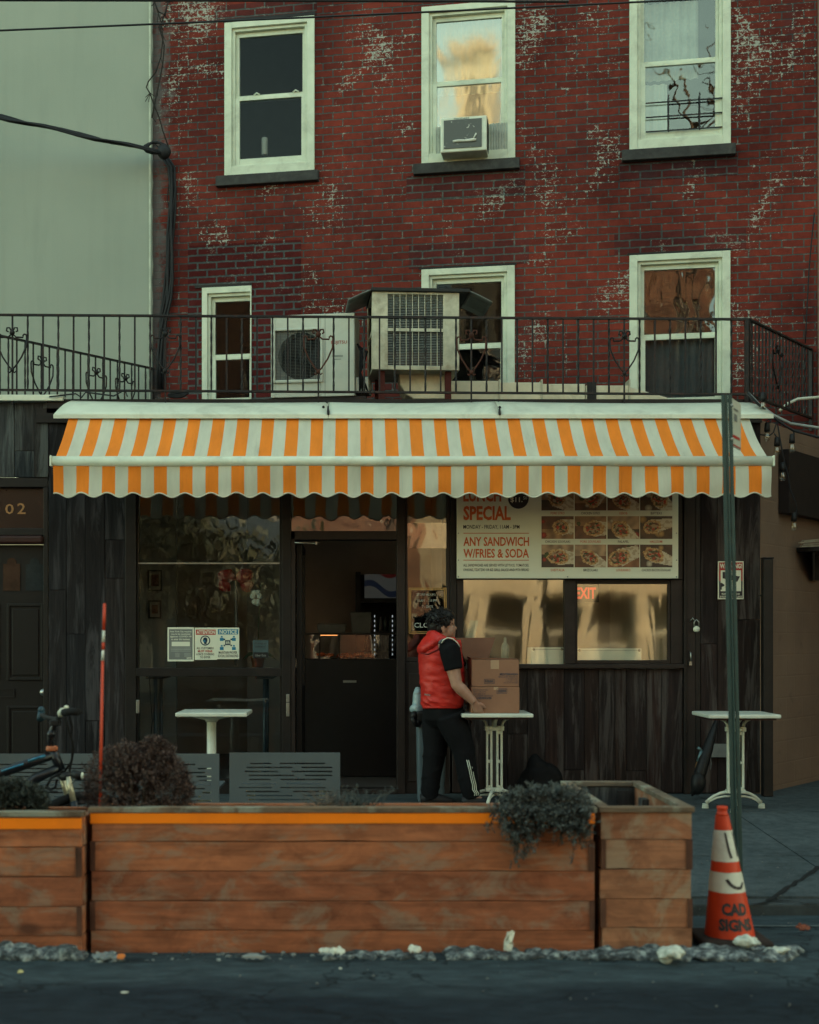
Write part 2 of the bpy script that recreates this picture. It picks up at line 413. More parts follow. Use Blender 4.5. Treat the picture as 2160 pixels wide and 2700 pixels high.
wv_ = asphalt.n('ShaderNodeVectorMath', operation='ADD'); asphalt.l(co, wv_.inputs[0]); nz_ = asphalt.n('ShaderNodeTexNoise'); nz_.inputs['Scale'].default_value = 3.0; nz_.inputs['Detail'].default_value = 5; asphalt.l(co, nz_.inputs['Vector']); asphalt.l(nz_.outputs['Color'], wv_.inputs[1]); asphalt.l(wv_.outputs[0], vc.inputs['Vector'])
ck = asphalt.n('ShaderNodeMapRange'); ck.inputs[1].default_value = .012; ck.inputs[2].default_value = .003; asphalt.l(vc.outputs['Distance'], ck.inputs[0]); c = asphalt.mix(asphalt.math('MULTIPLY', ck.outputs[0], .75), c, (.003, .005, .007))
asphalt.col(c); asphalt.rough(.9); asphalt.b.inputs['Specular IOR Level'].default_value = .12; asphalt.bump(n2, .6, .006)
conc = NM('sidewalk_concrete'); co = conc.coord()
n1 = conc.noise(co, 1.6, 7, .65, .5); n2 = conc.noise(co, 110, 3, .6)
c = conc.ramp(n1, [(.3, (.038, .050, .055)), (.7, (.075, .091, .097))])
c = conc.mix(conc.math('MULTIPLY', conc.mask(conc.noise(co, 7, 5, .7), .60, .72), .5), c, (.016, .020, .022))
c = conc.mix(conc.math('MULTIPLY', conc.mask(n2, .58, .7), .4), c, (.10, .11, .11))
cm_ = conc.noise(co, 13, 7, .7, .3); c = conc.mix(.9, c, conc.ramp(cm_, [(.3, (.62, .62, .62)), (.5, (1, 1, 1)), (.72, (1.45, 1.42, 1.4))]), 'MULTIPLY')
conc.col(c); conc.rough(.9); conc.b.inputs['Specular IOR Level'].default_value = .15; conc.bump(n2, .5, .004)

CURB_Y = 7.42
def sz(y): return -0.02 + min(1, max(0, (y - CURB_Y) / (10.1 - CURB_Y))) * .17
m = MB()
ys = [-40, -20, -9.2, -4, 0, 3, 5, 6.1, 6.6, 7.05, CURB_Y - .001]; zs = [0, 0, 0, .02, .04, .03, .01, 0, -.03, -.07, -.085]
xs = [-60, -20, -8, -5, -3, -1.5, 0, 1.5, 3, 5, 8, 20, 60]
m.grid(lambda u, v: (xs[round(u * 12)], ys[round(v * 10)], zs[round(v * 10)]), 12, 10, smooth=False)
struct(m.build('road', asphalt.mat))
m = MB()
m.box(-20, 20, CURB_Y, CURB_Y + .16, -.3, -.021)
struct(m.build('kerb', plain('kerb_stone', (.05, .06, .064), .85, var=.3, scale=5, dirt=(.03, .03, .032), dirt_amt=.6, bump=.4), bevel=.012))
m = MB()
sy = [CURB_Y + .165, 8.6, 8.612, 10.1, 10.112, 11.3, 12.8, 30]
for i in range(len(sy) - 1):
    if sy[i + 1] - sy[i] < .02: continue
    for k in range(-14, 14):
        x0 = k * 1.45 + .006; x1 = (k + 1) * 1.45 - .006
        zz = [sz(sy[i]), sz(sy[i + 1])]
        m.hexa([(x0, sy[i], zz[0] - .12), (x1, sy[i], zz[0] - .12), (x1, sy[i + 1], zz[1] - .12), (x0, sy[i + 1], zz[1] - .12),
                (x0, sy[i], zz[0]), (x1, sy[i], zz[0]), (x1, sy[i + 1], zz[1]), (x0, sy[i + 1], zz[1])])
struct(m.build('sidewalk', conc.mat))
m = MB()
m.quad((-20, CURB_Y + .17, -.05), (20, CURB_Y + .17, -.05), (20, 30, .05), (-20, 30, .05))
struct(m.build('sidewalk_joint', plain('joint_dirt', (.02, .02, .02), .95)))
# a long crack and worn edge in the pavement by the cone
m = MB()
def strip(pts, wd, mb):
    for i in range(len(pts) - 1):
        (x0, y0), (x1, y1) = pts[i], pts[i + 1]
        w0, w1 = wd[i], wd[i + 1]
        mb.quad((x0, y0, sz(y0) + .004), (x0 + w0, y0 - w0 * .5, sz(y0) + .004), (x1 + w1, y1 - w1 * .5, sz(y1) + .004), (x1, y1, sz(y1) + .004))
def gp(px, py):
    y = 8.0
    for _ in range(30): y = (HC - sz(y)) * F / (py - HY)
    return ((px - CX) * y / F, y)
pts = [gp(2017 + (2153 - 2017) * t + random.uniform(-3, 3), 2379 - (2379 - 2287) * t + random.uniform(-3, 3)) for t in [i / 12 for i in range(13)]]
strip(pts, [.02 + .02 * random.random() for _ in pts], m)
pts = [gp(1832 + (2017 - 1832) * t, 2391 - 10 * t + random.uniform(-2, 2)) for t in [i / 10 for i in range(11)]]
strip(pts, [.012 + .02 * random.random() for _ in pts], m)
m2_ = MB(); pl_ = [((px - CX) * 7.05 / F, 7.05) for px in range(1985, 2240, 12)]
for (a_, ya_), (b2_, yb_) in zip(pl_, pl_[1:]): m2_.quad((a_, ya_ - .014 - .006 * random.random(), -.062), (b2_, yb_ - .014, -.062), (b2_, yb_ + .012, -.064), (a_, ya_ + .012 + .006 * random.random(), -.064))
struct(m2_.build('gutter_line', plain('gutter_paint', (.13, .15, .15), .8, var=.5, scale=20)))
pts = [gp(2017 + (2160 - 2017) * t, 2375 + 8 * t + random.uniform(-3, 3)) for t in [i / 10 for i in range(11)]]
strip(pts, [.012 + .03 * random.random() for _ in pts], m)
struct(m.build('sidewalk_crack', plain('crack_dirt', (.018, .019, .02), .95)))

# ------------------------------------------------------------------ brick building (local frame: x along the wall, y into it)
T = 0.18; TH = math.atan(T); Z0 = F / 265.0; CS = math.sqrt(1 + T * T)
def WY(px): return Z0 / (1 + T * (px - CX) / F)
def WU(px): return (px - CX) / F * WY(px) * CS
def WZ(px, py): return HC - (py - HY) / F * WY(px)
brick_b = thing('brick_building', 'old red brick upper storeys with flaking white paint above the shop awning', 'building', (0, Z0, 0), -TH)
brick_main = brick_mat('old_brick', (.188, .036, .026), (.122, .025, .020), (.074, .082, .082), chips=.5, grey=WU(400))
brick_fill = brick_mat('infill_brick', (.112, .018, .017), (.082, .014, .015), (.085, .098, .100), bw=.2, bh=.0735, ms=.017, chips=.12)
brick_fill2 = brick_mat('infill_brick_right', (.115, .026, .024), (.075, .020, .020), (.075, .083, .084), bw=.2, bh=.0725, ms=.014, chips=.25)

WINS = [  # left, right, top-at-centre, bottom-at-centre (frame), sill?, kind
    (593, 830, 52, 460, True), (1112, 1359, 10, 428, True), (1660, 1927, -60, 391, True),
    (534, 664, 757, 1075, False), (1112, 1358, 706, 1075, False), (1660, 1926, 668, 1075, False)]
holes = []
for (l, r, t, b, s_) in WINS:
    cxx = (l + r) / 2
    holes.append((WU(l) + .012, WU(r) - .012, WZ(cxx, b) + .01, WZ(cxx, t) - .012))
WX0, WX1 = WU(398), WU(2156); WZ0, WZ1 = 3.30, 10.0
def wall_with_holes(mb, x0, x1, z0, z1, holes, y0, y1, mi=0):
    xs_ = sorted({x0, x1} | {h[0] for h in holes} | {h[1] for h in holes})
    for a, b_ in zip(xs_, xs_[1:]):
        cuts = sorted([(h[2], h[3]) for h in holes if h[0] < (a + b_) / 2 < h[1]])
        z = z0
        for (c0, c1) in cuts:
            if c0 > z: mb.box(a, b_, y0, y1, z, c0, mi)
            z = max(z, c1)
        if z < z1: mb.box(a, b_, y0, y1, z, z1, mi)
m = MB(); wall_with_holes(m, WX0, WX1, WZ0, WZ1, holes, 0, .3)
m.build('wall', brick_main, brick_b, local=True)
m = MB(); m.box(WX0, WX1, .9, .95, WZ0, WZ1); m.build('back_wall', room_dark, brick_b, local=True)
# bricked-up patches: proud of the wall by 3 mm
def patch(l, r, t, b, mt, nm='infill_panel', cut=None):
    mb = MB(); hs = [holes[cut]] if cut is not None else []
    c_ = (l + r) / 2
    wall_with_holes(mb, WU(l), WU(r), WZ(c_, b), WZ(c_, t), hs, -.003, .05)
    return mb.build(nm, mt, brick_b, local=True)
patch(496, 794, 640, 1060, brick_fill, cut=3)
patch(1078, 1395, 640, 702, brick_fill2)
patch(1620, 1968, 606, 664, brick_fill2)
patch(566, 836, 4, 42, brick_fill2)
patch(1072, 1385, 455, 520, brick_fill2)
patch(1634, 1945, 420, 470, brick_fill2)
# dark joints / lintels
m = MB()
m.box(WU(515), WU(665), -.018, -.0031, WZ(590, 757), WZ(590, 750)); m.build('lintel', dark_frame, brick_b, local=True)
m = MB()
m.box(WU(1105), WU(1362), -.014, -.0031, WZ(1230, 705), WZ(1230, 700)); m.box(WU(1655), WU(1928), -.014, -.0031, WZ(1790, 667), WZ(1790, 662))
m.box(WU(590), WU(832), -.014, -.0005, WZ(711, 50), WZ(711, 42)); build_each(m, 'lintel', dark_frame, brick_b, local=True)

curtain_mat = plain('net_curtain', (.34, .36, .30), .9, var=.25, scale=5, bump=.1)
curtain_white = plain('white_curtain', (.55, .56, .46), .9, var=.12, scale=5, bump=.1)
screen_dark = plain('insect_screen', (.10, .11, .11), .8, var=.15, scale=30, fine=300)

def sash_window(l, r, t, b, sill, mid, pane_up, pane_lo, off_l=0, back=None, sash_side=0.045, fr=None):
    """a double-hung window; l, r, t, b are the outer casing in photo pixels"""
    c_ = (l + r) / 2; u0, u1, z0, z1 = WU(l), WU(r), WZ(c_, b), WZ(c_, t); zm = WZ(c_, mid)
    fw = .075 if u1 - u0 > .7 else .055
    m = MB()
    fr = fw if fr is None else fr; jr = .03 if fr > .03 else .004
    m.frame(u0, u1, z0, z1, fw + off_l, fr, .10 if sill else .02, .06, -.022, .10)
    m.frame(u0 + fw + off_l, u1 - fr, z0 + (.10 if sill else .02), z1 - .06, .03, jr, .02, .03, .005, .10)
    win = m.build('window', white_paint, brick_b, local=True, bevel=.004)
    i0, i1 = u0 + fw + off_l + .03, u1 - fr - jr; j0, j1 = z0 + (.12 if sill else .04), z1 - .09
    m = MB()
    m.frame(i0, i1, zm - .012, j1, .035, .03 if jr > .01 else .012, .055, .045, .045, .08)
    m.build('upper_sash', white_paint, win, local=True, bevel=.003)
    m = MB()
    m.frame(i0, i1, j0, zm + .012, sash_side, .035 if jr > .01 else .012, .06, .03, .015, .0445)
    m.build('lower_sash', white_paint, win, local=True, bevel=.003)
    m = MB(); m.rect(i0 + .03, i1 - .008, zm + .04, j1 - .04, .062); m.build('upper_pane', pane_up, win, local=True)
    m = MB(); m.rect(i0 + .03, i1 - .008, j0 + .05, zm - .012, .03); m.build('lower_pane', pane_lo, win, local=True)
    if back:
        for (a, b_, c0, c1, dy, mt, nm) in back:
            m = MB(); n_ = 40
            ww = i1 - i0; hh = j1 - j0
            m.grid(lambda u, v: (i0 + ww * (a + (b_ - a) * u), dy + .012 * math.sin(u * 60 * (b_ - a)) + .006 * math.sin(u * 23 + v * 3), j0 + hh * (c0 + (c1 - c0) * v)), n_, 4)
            m.build(nm, mt, win, local=True)
    if sill:
        m = MB(); m.box(WU(l - 20), WU(r + 12), -.07, .10, z0 - .105, z0 - .002)
        m.build('sill', stone_sill, win, local=True, bevel=.006)
    return win
w1 = sash_window(*WINS[0], 254, glass_dim, glass_dim)
w2 = sash_window(*WINS[1], 216, glass_bright, glass_bright, back=[(0, 1, .45, 1, .14, curtain_mat, 'curtain')])
w3 = sash_window(*WINS[2], 163, glass_upper, glass_upper, back=[(0, .75, .42, .95, .15, curtain_mat, 'curtain'), (0, .35, 0, .4, .16, curtain_white, 'curtain')])
w4 = sash_window(*WINS[3], 943, glass_dim, glass_dim, sash_side=.05, fr=.012)
w5 = sash_window(*WINS[4], 915, glass_dim, glass('pane_brownish', .055, (.6, .6, .6), wav=.006, wscale=2.2))
w6 = sash_window(*WINS[5], 888, glass('pane_upper_right', .10, (.7, .7, .7), wav=.007, wscale=2.0), glass_dim, back=[(0, 1, 0, .5, .09, screen_dark, 'insect_screen')])
w1['label'] = 'window with a white candle standing behind its dark lower pane'
w2['label'] = 'window holding an air conditioner'
w3['label'] = 'window with a low black bar guard'
w4['label'] = 'narrow window beside the outdoor fan unit'
# sash locks on the first window, guard bars on the third
m = MB()
for px in (675, 778): m.tube([(WU(px) - .03, .04, WZ(711, 243)), (WU(px), .03, WZ(711, 239)), (WU(px) + .03, .04, WZ(711, 243))], .008)
build_each(m, 'sash_lock', white_metal, w1, local=True)
m = MB()
for py in (261 + 5, 306 - 2, 342): m.box(WU(1703), WU(1905), -.012, .0, WZ(1800, py) - .005, WZ(1800, py) + .005)
for px in (1763, 1845): m.box(WU(px) - .006, WU(px) + .006, -.020, -.0125, WZ(1800, 347), WZ(1800, 248))
build_each(m, 'guard_bar', black_iron, w3, local=True)
cn = thing('candle', 'white pillar candle behind the lower pane of the leftmost upper window', 'candle', P(698, 408, WY(698) + .22))
m = MB(); c_ = P(698, 408, WY(698) + .22); m.lathe([(.03, 0), (.031, .003), (.031, .165), (.028, .172), (.006, .17)], c_, 16); m.build('wax', plain('wax', (.62, .6, .5), .5, var=.05), cn)
m = MB(); m.tube([c_ + Vector((0, 0, .17)), c_ + Vector((0, 0, .2))], .003, 6); m.build('wick', black, cn)

# ------------------------------------------------------------------ pale rendered neighbour on the left
stucco = NM('pale_render'); co = stucco.coord()
c = stucco.ramp(stucco.noise(co, .7, 5, .55), [(.3, (.290, .322, .275)), (.7, (.335, .365, .312))])
c = stucco.mix(stucco.math('MULTIPLY', stucco.mask(stucco.noise(stucco.coord(scale=(2, 1, .3)), 2.4, 6, .6), .55, .75), .25), c, (.22, .25, .21))
st2 = stucco.mask(stucco.noise(stucco.coord(scale=(3, 1, .12)), 2.0, 7, .65, .3), .50, .72); c = stucco.mix(stucco.math('MULTIPLY', st2, .09), c, (.17, .20, .165)); cr_ = stucco.noise(co, 26, 6, .7); c = stucco.mix(stucco.math('MULTIPLY', stucco.mask(cr_, .62, .72), .18), c, (.16, .19, .16)); stucco.col(c); stucco.b.inputs['Specular IOR Level'].default_value = .15; stucco.rough(.9); stucco.bump(stucco.noise(co, 70, 4, .6), .25, .004)
nb = thing('rendered_building', 'pale grey green rendered wall beside the red brick', 'building', (PX(400, 13.52), 13.52, 3.3))
m = MB(); xe = PX(401, 13.52)
def edge_x(v): return xe + .012 * noise.noise(Vector((v * 40, 0, 0))) + .006 * noise.noise(Vector((v * 160, 3, 0)))
m.grid(lambda u, v: ((-9 + (edge_x(v) + 9) * u), 13.52, 3.3 + 6.9 * v), 8, 90)
m.grid(lambda u, v: (edge_x(v), 13.52 + .3 * u, 3.3 + 6.9 * v), 1, 90)
m.build('wall', stucco.mat, nb)
m = MB(); m.box(-14, PX(-205, 11.3), 11.36, 11.7, .05, 3.42); m.build('lower_wall', brick_mat('lower_brick', (.12, .05, .04), (.08, .035, .03), (.07, .07, .07), chips=.2), nb)
m = MB(); m.box(xe - .03, xe - .012, 13.505, 13.518, 3.3, 10.2); m.build('corner_bead', plain('corner_bead', (.5, .54, .45), .7), nb)

# ------------------------------------------------------------------ blocks that only shade the street (side street corner on the right) and the far side, mirrored in the panes
far_brick = brick_mat('far_brick', (.25, .125, .080), (.20, .10, .065), (.24, .20, .15), chips=.0)
far_cream = plain('far_cream', (.40, .375, .30), .9, var=.25, scale=2, dirt=(.3, .2, .12), dirt_amt=.5)
far_tan = plain('far_tan', (.36, .295, .205), .9, var=.3, scale=1.5, dirt=(.2, .12, .08), dirt_amt=.5)
pt_ = thing('corner_trim', 'pale vertical edge of the next house at the far right of the brick', 'wall', P(2160, 1000, 12.3))
m = MB(); x_ = PX(2157.5, 12.42); m.box(x_, x_ + 3.5, 12.42, 16, 0.2, 10.2); m.build('wall', plain('pale_tan_wall', (.22, .17, .13), .9), pt_)
def far_building(label, x0, x1, h, mt, nw, floors, y=-9.0, shopfront=False):
    b_ = thing('opposite_building', label, 'building', ((x0 + x1) / 2, y, 0))
    hs = []
    ww = (x1 - x0) / nw; fh = h / floors
    for k in range(floors):
        for i in range(nw):
            if shopfront and k == 0: hs.append((x0 + ww * (i + .12), x0 + ww * (i + .88), .7 if i % 3 else .05, 2.6))
            else: hs.append((x0 + ww * (i + .28), x0 + ww * (i + .72), k * fh + .9, k * fh + 2.5))
    mb = MB(); wall_with_holes(mb, x0, x1, 0, h, hs, y - .4, y); mb.build('wall', mt, b_)
    mb = MB(); mb.box(x0 - .1, x1 + .1, y - .5, y + .25, h, h + .45); mb.build('cornice', far_tan, b_, bevel=.03)
    mb = MB(); mb.box(x0, x1, y - 1.4, y - 1.2, 0, h); mb.build('back_wall', plain('far_room', (.16, .13, .10), .9), b_)
    for q in hs:
        mb = MB(); mb.frame(q[0], q[1], q[2], q[3], .07, .07, .07, .07, y - .2, y - .1); mb.box(q[0] + .07, q[1] - .07, y - .18, y - .14, (q[2] + q[3]) / 2 - .03, (q[2] + q[3]) / 2 + .03)
        wn = mb.build('window', far_cream, b_)
        mb = MB(); mb.rect(q[0] + .07, q[1] - .07, q[2] + .07, q[3] - .07, y - .16); mb.build('pane', glass_clear, wn)
    return b_
far_building('sunlit tan building across the street mirrored in the serving windows', 1.6, 9.6, 7.5, far_tan, 6, 2, shopfront=True)
far_building('brick building across the street mirrored in the right upper panes', -1.4, 1.6, 11.5, far_brick, 2, 3)
far_building('tall brick building across the street at the left end of the row', -15, -6.4, 14.0, far_brick, 6, 4)
far_building('sunlit brick building across the street at the right end of the row', 9.6, 16, 10.5, far_brick, 5, 3)
far_building('sunlit cream tower house further back mirrored in the middle upper window', -6.9, -5.55, 19.5, far_cream, 1, 6, y=-14.0)
far_building('grey row house further back behind the street trees', -11, -1.0, 12.5, plain('far_grey', (.10, .135, .15), .9), 5, 3, y=-17.0)
cb_ = thing('sun_blocker', 'brick block added unseen beyond the right edge to block the sun', 'building', (14, 12, 0))  # block added out of view to keep the sun off road and pavement
m = MB(); wall_with_holes(m, 8.5, 22, 0, 10, [(9.5 + 2 * i, 10.4 + 2 * i, z, z + 1.6) for i in range(6) for z in (1, 4, 7)], 6.2, 6.6); m.box(8.5, 8.9, 6.6, 22, 0, 10); m.box(8.9, 22, 21.6, 22, 0, 10); m.box(21.6, 22, 6.6, 21.6, 0, 10); m.build('wall', far_brick, cb_)
m = MB(); m.box(8.4, 22.1, 6.1, 22.1, 10, 10.3); m.build('roof', far_tan, cb_)

leaf_dark = NM('leaf_dark'); isl = leaf_dark.island(); leaf_dark.col(leaf_dark.ramp(isl, [(0, (.02, .03, .016)), (.6, (.05, .06, .03)), (1, (.10, .09, .04))])); leaf_dark.rough(.6)
bark = plain('bark', (.06, .045, .035), .95, var=.4, scale=8, bump=.8, fine=20)
def tree(label, x, y, h, cr, n, seed=1, bare=False):
    rnd = random.Random(seed)
    t_ = thing('street_tree', label, 'tree', (x, y, 0))
    mb = MB(); mb.tube([(x, y, 0), (x + .05, y, h * .25), (x - .05, y + .05, h * .5), (x, y, h * .8)], [.16, .13, .10, .04], 10)
    tips = []
    for i in range(14 if not bare else 26):
        a = rnd.uniform(0, 6.28); z = h * rnd.uniform(.3, .75); L = cr * rnd.uniform(.6, 1.1)
        p0 = Vector((x, y, z)); p1 = p0 + Vector((math.cos(a) * L * .5, math.sin(a) * L * .5, L * .35)); p2 = p0 + Vector((math.cos(a + .2) * L, math.sin(a + .2) * L, L * .75))
        mb.tube([p0, p1, p2], [.05, .03, .012], 6); tips += [p1, p2]
        for k in range(3):
            b3 = p1.lerp(p2, rnd.random()); b4 = b3 + Vector((rnd.gauss(0, .4), rnd.gauss(0, .4), rnd.uniform(.1, .6))); mb.tube([b3, b4], [.014, .006], 5); tips.append(b4)
    mb.build('trunk', bark, t_)
    if n:
        mb = MB()
        for i in range(n):
            c0 = tips[i % len(tips)]; p = c0 + Vector((rnd.gauss(0, .33), rnd.gauss(0, .33), rnd.gauss(0, .28))); s_ = rnd.uniform(.06, .13)
            e = Euler((rnd.uniform(0, 6), rnd.uniform(0, 6), rnd.uniform(0, 6))).to_matrix()
            mb.add([p + e @ Vector(q) for q in ((-s_, 0, 0), (0, -s_ * .5, 0), (s_, 0, 0), (0, s_ * .5, 0))], [(0, 1, 2, 3)])
        mb.build('crown', leaf_dark.mat, t_, normals=False)
tree('leafy street tree mirrored in the left shop window', -4.1, -5.2, 4.4, 1.7, 9000, 3)
tree('second leafy street tree beside the one mirrored in the left shop window', -2.4, -7.4, 3.6, 1.5, 6000, 13)
tree('third leafy street tree across the street at the left', -5.8, -8.2, 4.6, 1.6, 7000, 14)
tree('bare street tree across the street mirrored in the upper panes', 1.0, -7.0, 18.5, 2.8, 0, 5, True)
tree('bare street tree by the brick building across the street', -5.4, -7.4, 11, 2.4, 0, 8, True)

# ------------------------------------------------------------------ shop front
YF = 11.3
def fx(px): return PX(px, YF)
def fz(py): return PZ(py, YF)
G = .15
old_wood = wood_mat('weathered_boards', [(.009, .0085, .010), (.019, .016, .017), (.012, .011, .013), (.025, .020, .020), (.010, .011, .014)], grain=(9, 9, .5), patch=(.060, .057, .063), patch_amt=.65, gs=5, patch_scale=7, pst=(1.4, 1, .16))
brown_wood = wood_mat('brown_boards', [(.016, .0105, .0095), (.026, .015, .0125), (.019, .0135, .013), (.031, .0165, .014), (.014, .011, .012)], grain=(9, 9, .45), patch=(.085, .072, .068), patch_amt=.65, gs=5, patch_scale=7, pst=(1.4, 1, .14))
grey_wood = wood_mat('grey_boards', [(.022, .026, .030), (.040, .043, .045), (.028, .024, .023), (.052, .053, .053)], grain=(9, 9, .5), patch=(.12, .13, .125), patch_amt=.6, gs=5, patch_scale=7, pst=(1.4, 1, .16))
door_black = plain('black_door', (.006, .005, .0052), .45, var=.35, scale=5, dirt=(.014, .012, .011), dirt_amt=.4, bump=.05)
maroon = plain('maroon_trim', (.035, .011, .009), .45, var=.3, scale=6, dirt=(.02, .01, .01), dirt_amt=.5)

def planks(mb, edges, z0, z1, y, splits=None, gap=.0035, rnd=random.Random(3)):
    for i, (a, b_) in enumerate(zip(edges, edges[1:])):
        zz = [z0] + sorted(splits.get(i, []) if splits else []) + [z1]
        for c0, c1 in zip(zz, zz[1:]):
            d = rnd.uniform(-.004, .004)
            mb.box(a + gap / 2, b_ - gap / 2, y + d, y + .04, c0 + (gap / 2 if c0 != z0 else 0), c1 - gap / 2)

shop = thing('shop_building', 'dark timber clad grill shop with open doorway under the striped awning', 'shop', (fx(1000), YF, G))
m = MB()
planks(m, [fx(v) for v in (129, 176, 226, 278, 331)], G + .01, 3.3, YF - .02, {0: [fz(1556)], 1: [fz(1672)], 2: [fz(1900)], 3: [fz(1424), fz(1525)]})
m.build('cladding', old_wood, shop, bevel=.002, seg=1)
m = MB()
for a, b_, zz in ((129, 331, 3.3), (1190, 1799, fz(1764)), (1846, 2004, 3.3)): m.box(fx(a), fx(b_), YF + .041, YF + .09, G, zz)
m.build('wall_backing', dark_frame, shop)
m = MB(); planks(m, [fx(v) for v in (1192, 1240, 1289, 1337, 1390, 1437, 1486, 1540, 1578, 1621, 1651, 1704, 1743, 1799)], G + .01, fz(1763), YF - .02, {6: [fz(2030)], 10: [fz(2032)], 3: [fz(1935)]})
m.build('cladding', brown_wood, shop, bevel=.002, seg=1)
m = MB(); planks(m, [fx(v) for v in (1846, 1890, 1938, 2004)], G + .01, 3.3, YF - .02, {0: [fz(1698)], 2: [fz(1634)], 1: [fz(1890)]})
m.build('cladding', brown_wood, shop, bevel=.002, seg=1)
# frames and posts
m = MB()
m.box(fx(332), fx(361), YF - .05, YF + .1, G, 3.3)
m.box(fx(744), fx(768), YF - .05, YF + .1, G, 3.3)
m.box(fx(1187), fx(1203), YF - .03, YF + .1, fz(1763), 3.3)
build_each(m, 'post', dark_frame, shop, bevel=.004)
m = MB(); m.box(fx(1800), fx(1808), YF - .05, YF + .1, G, 3.3); m.box(fx(1832), fx(1845), YF - .03, YF + .1, G, 3.3); build_each(m, 'post', dark_frame, shop, bevel=.004)
m = MB(); m.box(fx(1808.5), fx(1831.5), YF - .03, YF + .1, G, 3.3); m.build('post', brown_frame, shop, bevel=.004)
# left shop window
m = MB()
m.frame(fx(361.5), fx(743.5), fz(2062), 3.2, .012, .02, .03, .06, YF - .01, YF + .06)
m.box(fx(361.5), fx(743.5), YF - .05, YF + .07, fz(1783), fz(1761))
m.box(fx(361.5), fx(743.5), YF - .03, YF + .06, G, fz(2063))
sw = m.build('shop_window', dark_frame, shop, bevel=.003)
m = MB(); m.box(fx(363), fx(742), YF - .004, YF + .0, fz(1487), fz(1483.5)); m.build('glazing_bar', steel, sw)
m = MB(); m.rect(fx(364), fx(740), fz(1484), 3.17, YF + .012); m.build('pane', glass_shop, sw)
m = MB(); m.rect(fx(364), fx(740), fz(1761), fz(1487.5), YF + .018); m.build('pane', glass_shop, sw)
m = MB(); m.rect(fx(364), fx(740), fz(2058), fz(1783), YF + .012); m.build('pane', glass_clear, sw)
m = MB()
for px, pya, pyb in ((366, 1845, 1880), (760, 1830, 1850), (760, 1852, 1888)): m.box(fx(px - 4), fx(px + 4), YF - .062, YF - .04, fz(pyb), fz(pya))
build_each(m, 'lock_plate', steel, sw, bevel=.002)
# doorway
m = MB()
m.box(fx(768.5), fx(779), YF - .045, YF + .12, G, fz(1401)); m.box(fx(1046), fx(1068), YF - .045, YF + .12, G, 3.3)
m.box(fx(768.5), fx(1045.5), YF - .045, YF + .12, fz(1424), fz(1401)); m.box(fx(768.5), fx(1045.5), YF - .03, YF + .1, 3.06, 3.3)
m.box(fx(779), fx(1046), YF - .06, YF + .12, G, G + .045)
df = m.build('door_frame', brown_frame, shop, bevel=.004)
m = MB(); m.rect(fx(768.5), fx(1045.5), fz(1401), 3.06, YF + .02); m.build('transom_pane', glass('pane_transom', .15, (.5, .5, .48), wav=.003, wscale=2.0), df)
m = MB(); m.tube([(fx(778), YF - .05, fz(1432)), (fx(800), YF - .06, fz(1433)), (fx(836), YF - .055, fz(1434))], .008, 6); m.box(fx(832), fx(837), YF - .07, YF - .05, fz(1438), fz(1430)); m.build('door_closer', steel, df)
# open door leaf folded back inside on the left, glazed above a dark kick panel
m = MB(); xa = fx(781); m.frame_y = None
for (y0, y1, z0, z1) in ((YF + .13, YF + .21, G + .03, fz(1428)), (YF + .87, YF + .95, G + .03, fz(1428)), (YF + .21, YF + .87, G + .03, G + .9), (YF + .21, YF + .87, fz(1445), fz(1428))):
    m.box(xa, xa + .045, y0, y1, z0, z1)
dl = m.build('door', dark_frame, shop, bevel=.003)
m = MB(); m.quad((xa + .02, YF + .21, G + .9), (xa + .02, YF + .87, G + .9), (xa + .02, YF + .87, fz(1445)), (xa + .02, YF + .21, fz(1445))); m.build('pane', glass_clear, dl)
m = MB(); m.box(xa - .012, xa - .001, YF + .05, YF + .12, fz(1760), fz(1738)); m.build('door_handle', steel, dl)
# side window with the dark panel below it
m = MB()
m.frame(fx(1068.5), fx(1186.5), fz(1745), 3.2, .02, .03, .04, .06, YF - .02, YF + .06)
m.box(fx(1068.5), fx(1186.5), YF - .015, YF + .06, G, fz(1746)); m.box(fx(1078), fx(1176), YF - .03, YF - .0155, fz(2060), fz(1775))
sdw = m.build('side_window', brown_frame, shop, bevel=.004)
m = MB(); m.rect(fx(1072), fx(1180), fz(1741), 3.17, YF + .02); m.build('pane', glass('pane_side', .12, (.5, .5, .48), wav=.003, wscale=2.0, gl=(1, .96, .86)), sdw)
m = MB(); m.rect(fx(1069), fx(1186), fz(1446), fz(1379), YF - .006); m.build('pane_strip', glass('pane_strip', .20, (.8, .75, .6), wav=.004), sdw)
# serving windows
m = MB()
m.box(fx(1203.5), fx(1799.5), YF - .03, YF + .06, fz(1528), 3.3)
m.box(fx(1190), fx(1799.5), YF - .075, YF + .06, fz(1762), fz(1751))
m.box(fx(1203.5), fx(1222), YF - .02, YF + .06, fz(1750.5), fz(1528.5)); m.box(fx(1488), fx(1516), YF - .03, YF + .06, fz(1750.5), fz(1528.5)); m.box(fx(1768), fx(1799.5), YF - .02, YF + .06, fz(1750.5), fz(1528.5))
svf = m.build('serving_window', brown_frame, shop, bevel=.004)
m = MB(); m.rect(fx(1221), fx(1489), fz(1751), fz(1527), YF + .02); m.build('pane', glass_film, svf)
m = MB(); m.frame(fx(1516.5), fx(1767.5), fz(1750), fz(1529), .02, .02, .03, .035, YF - .01, YF + .05); sf = m.build('sash', brown_frame, svf, bevel=.003)
m = MB(); m.rect(fx(1518), fx(1766), fz(1743), fz(1539), YF + .012); m.build('pane', glass_film, svf)
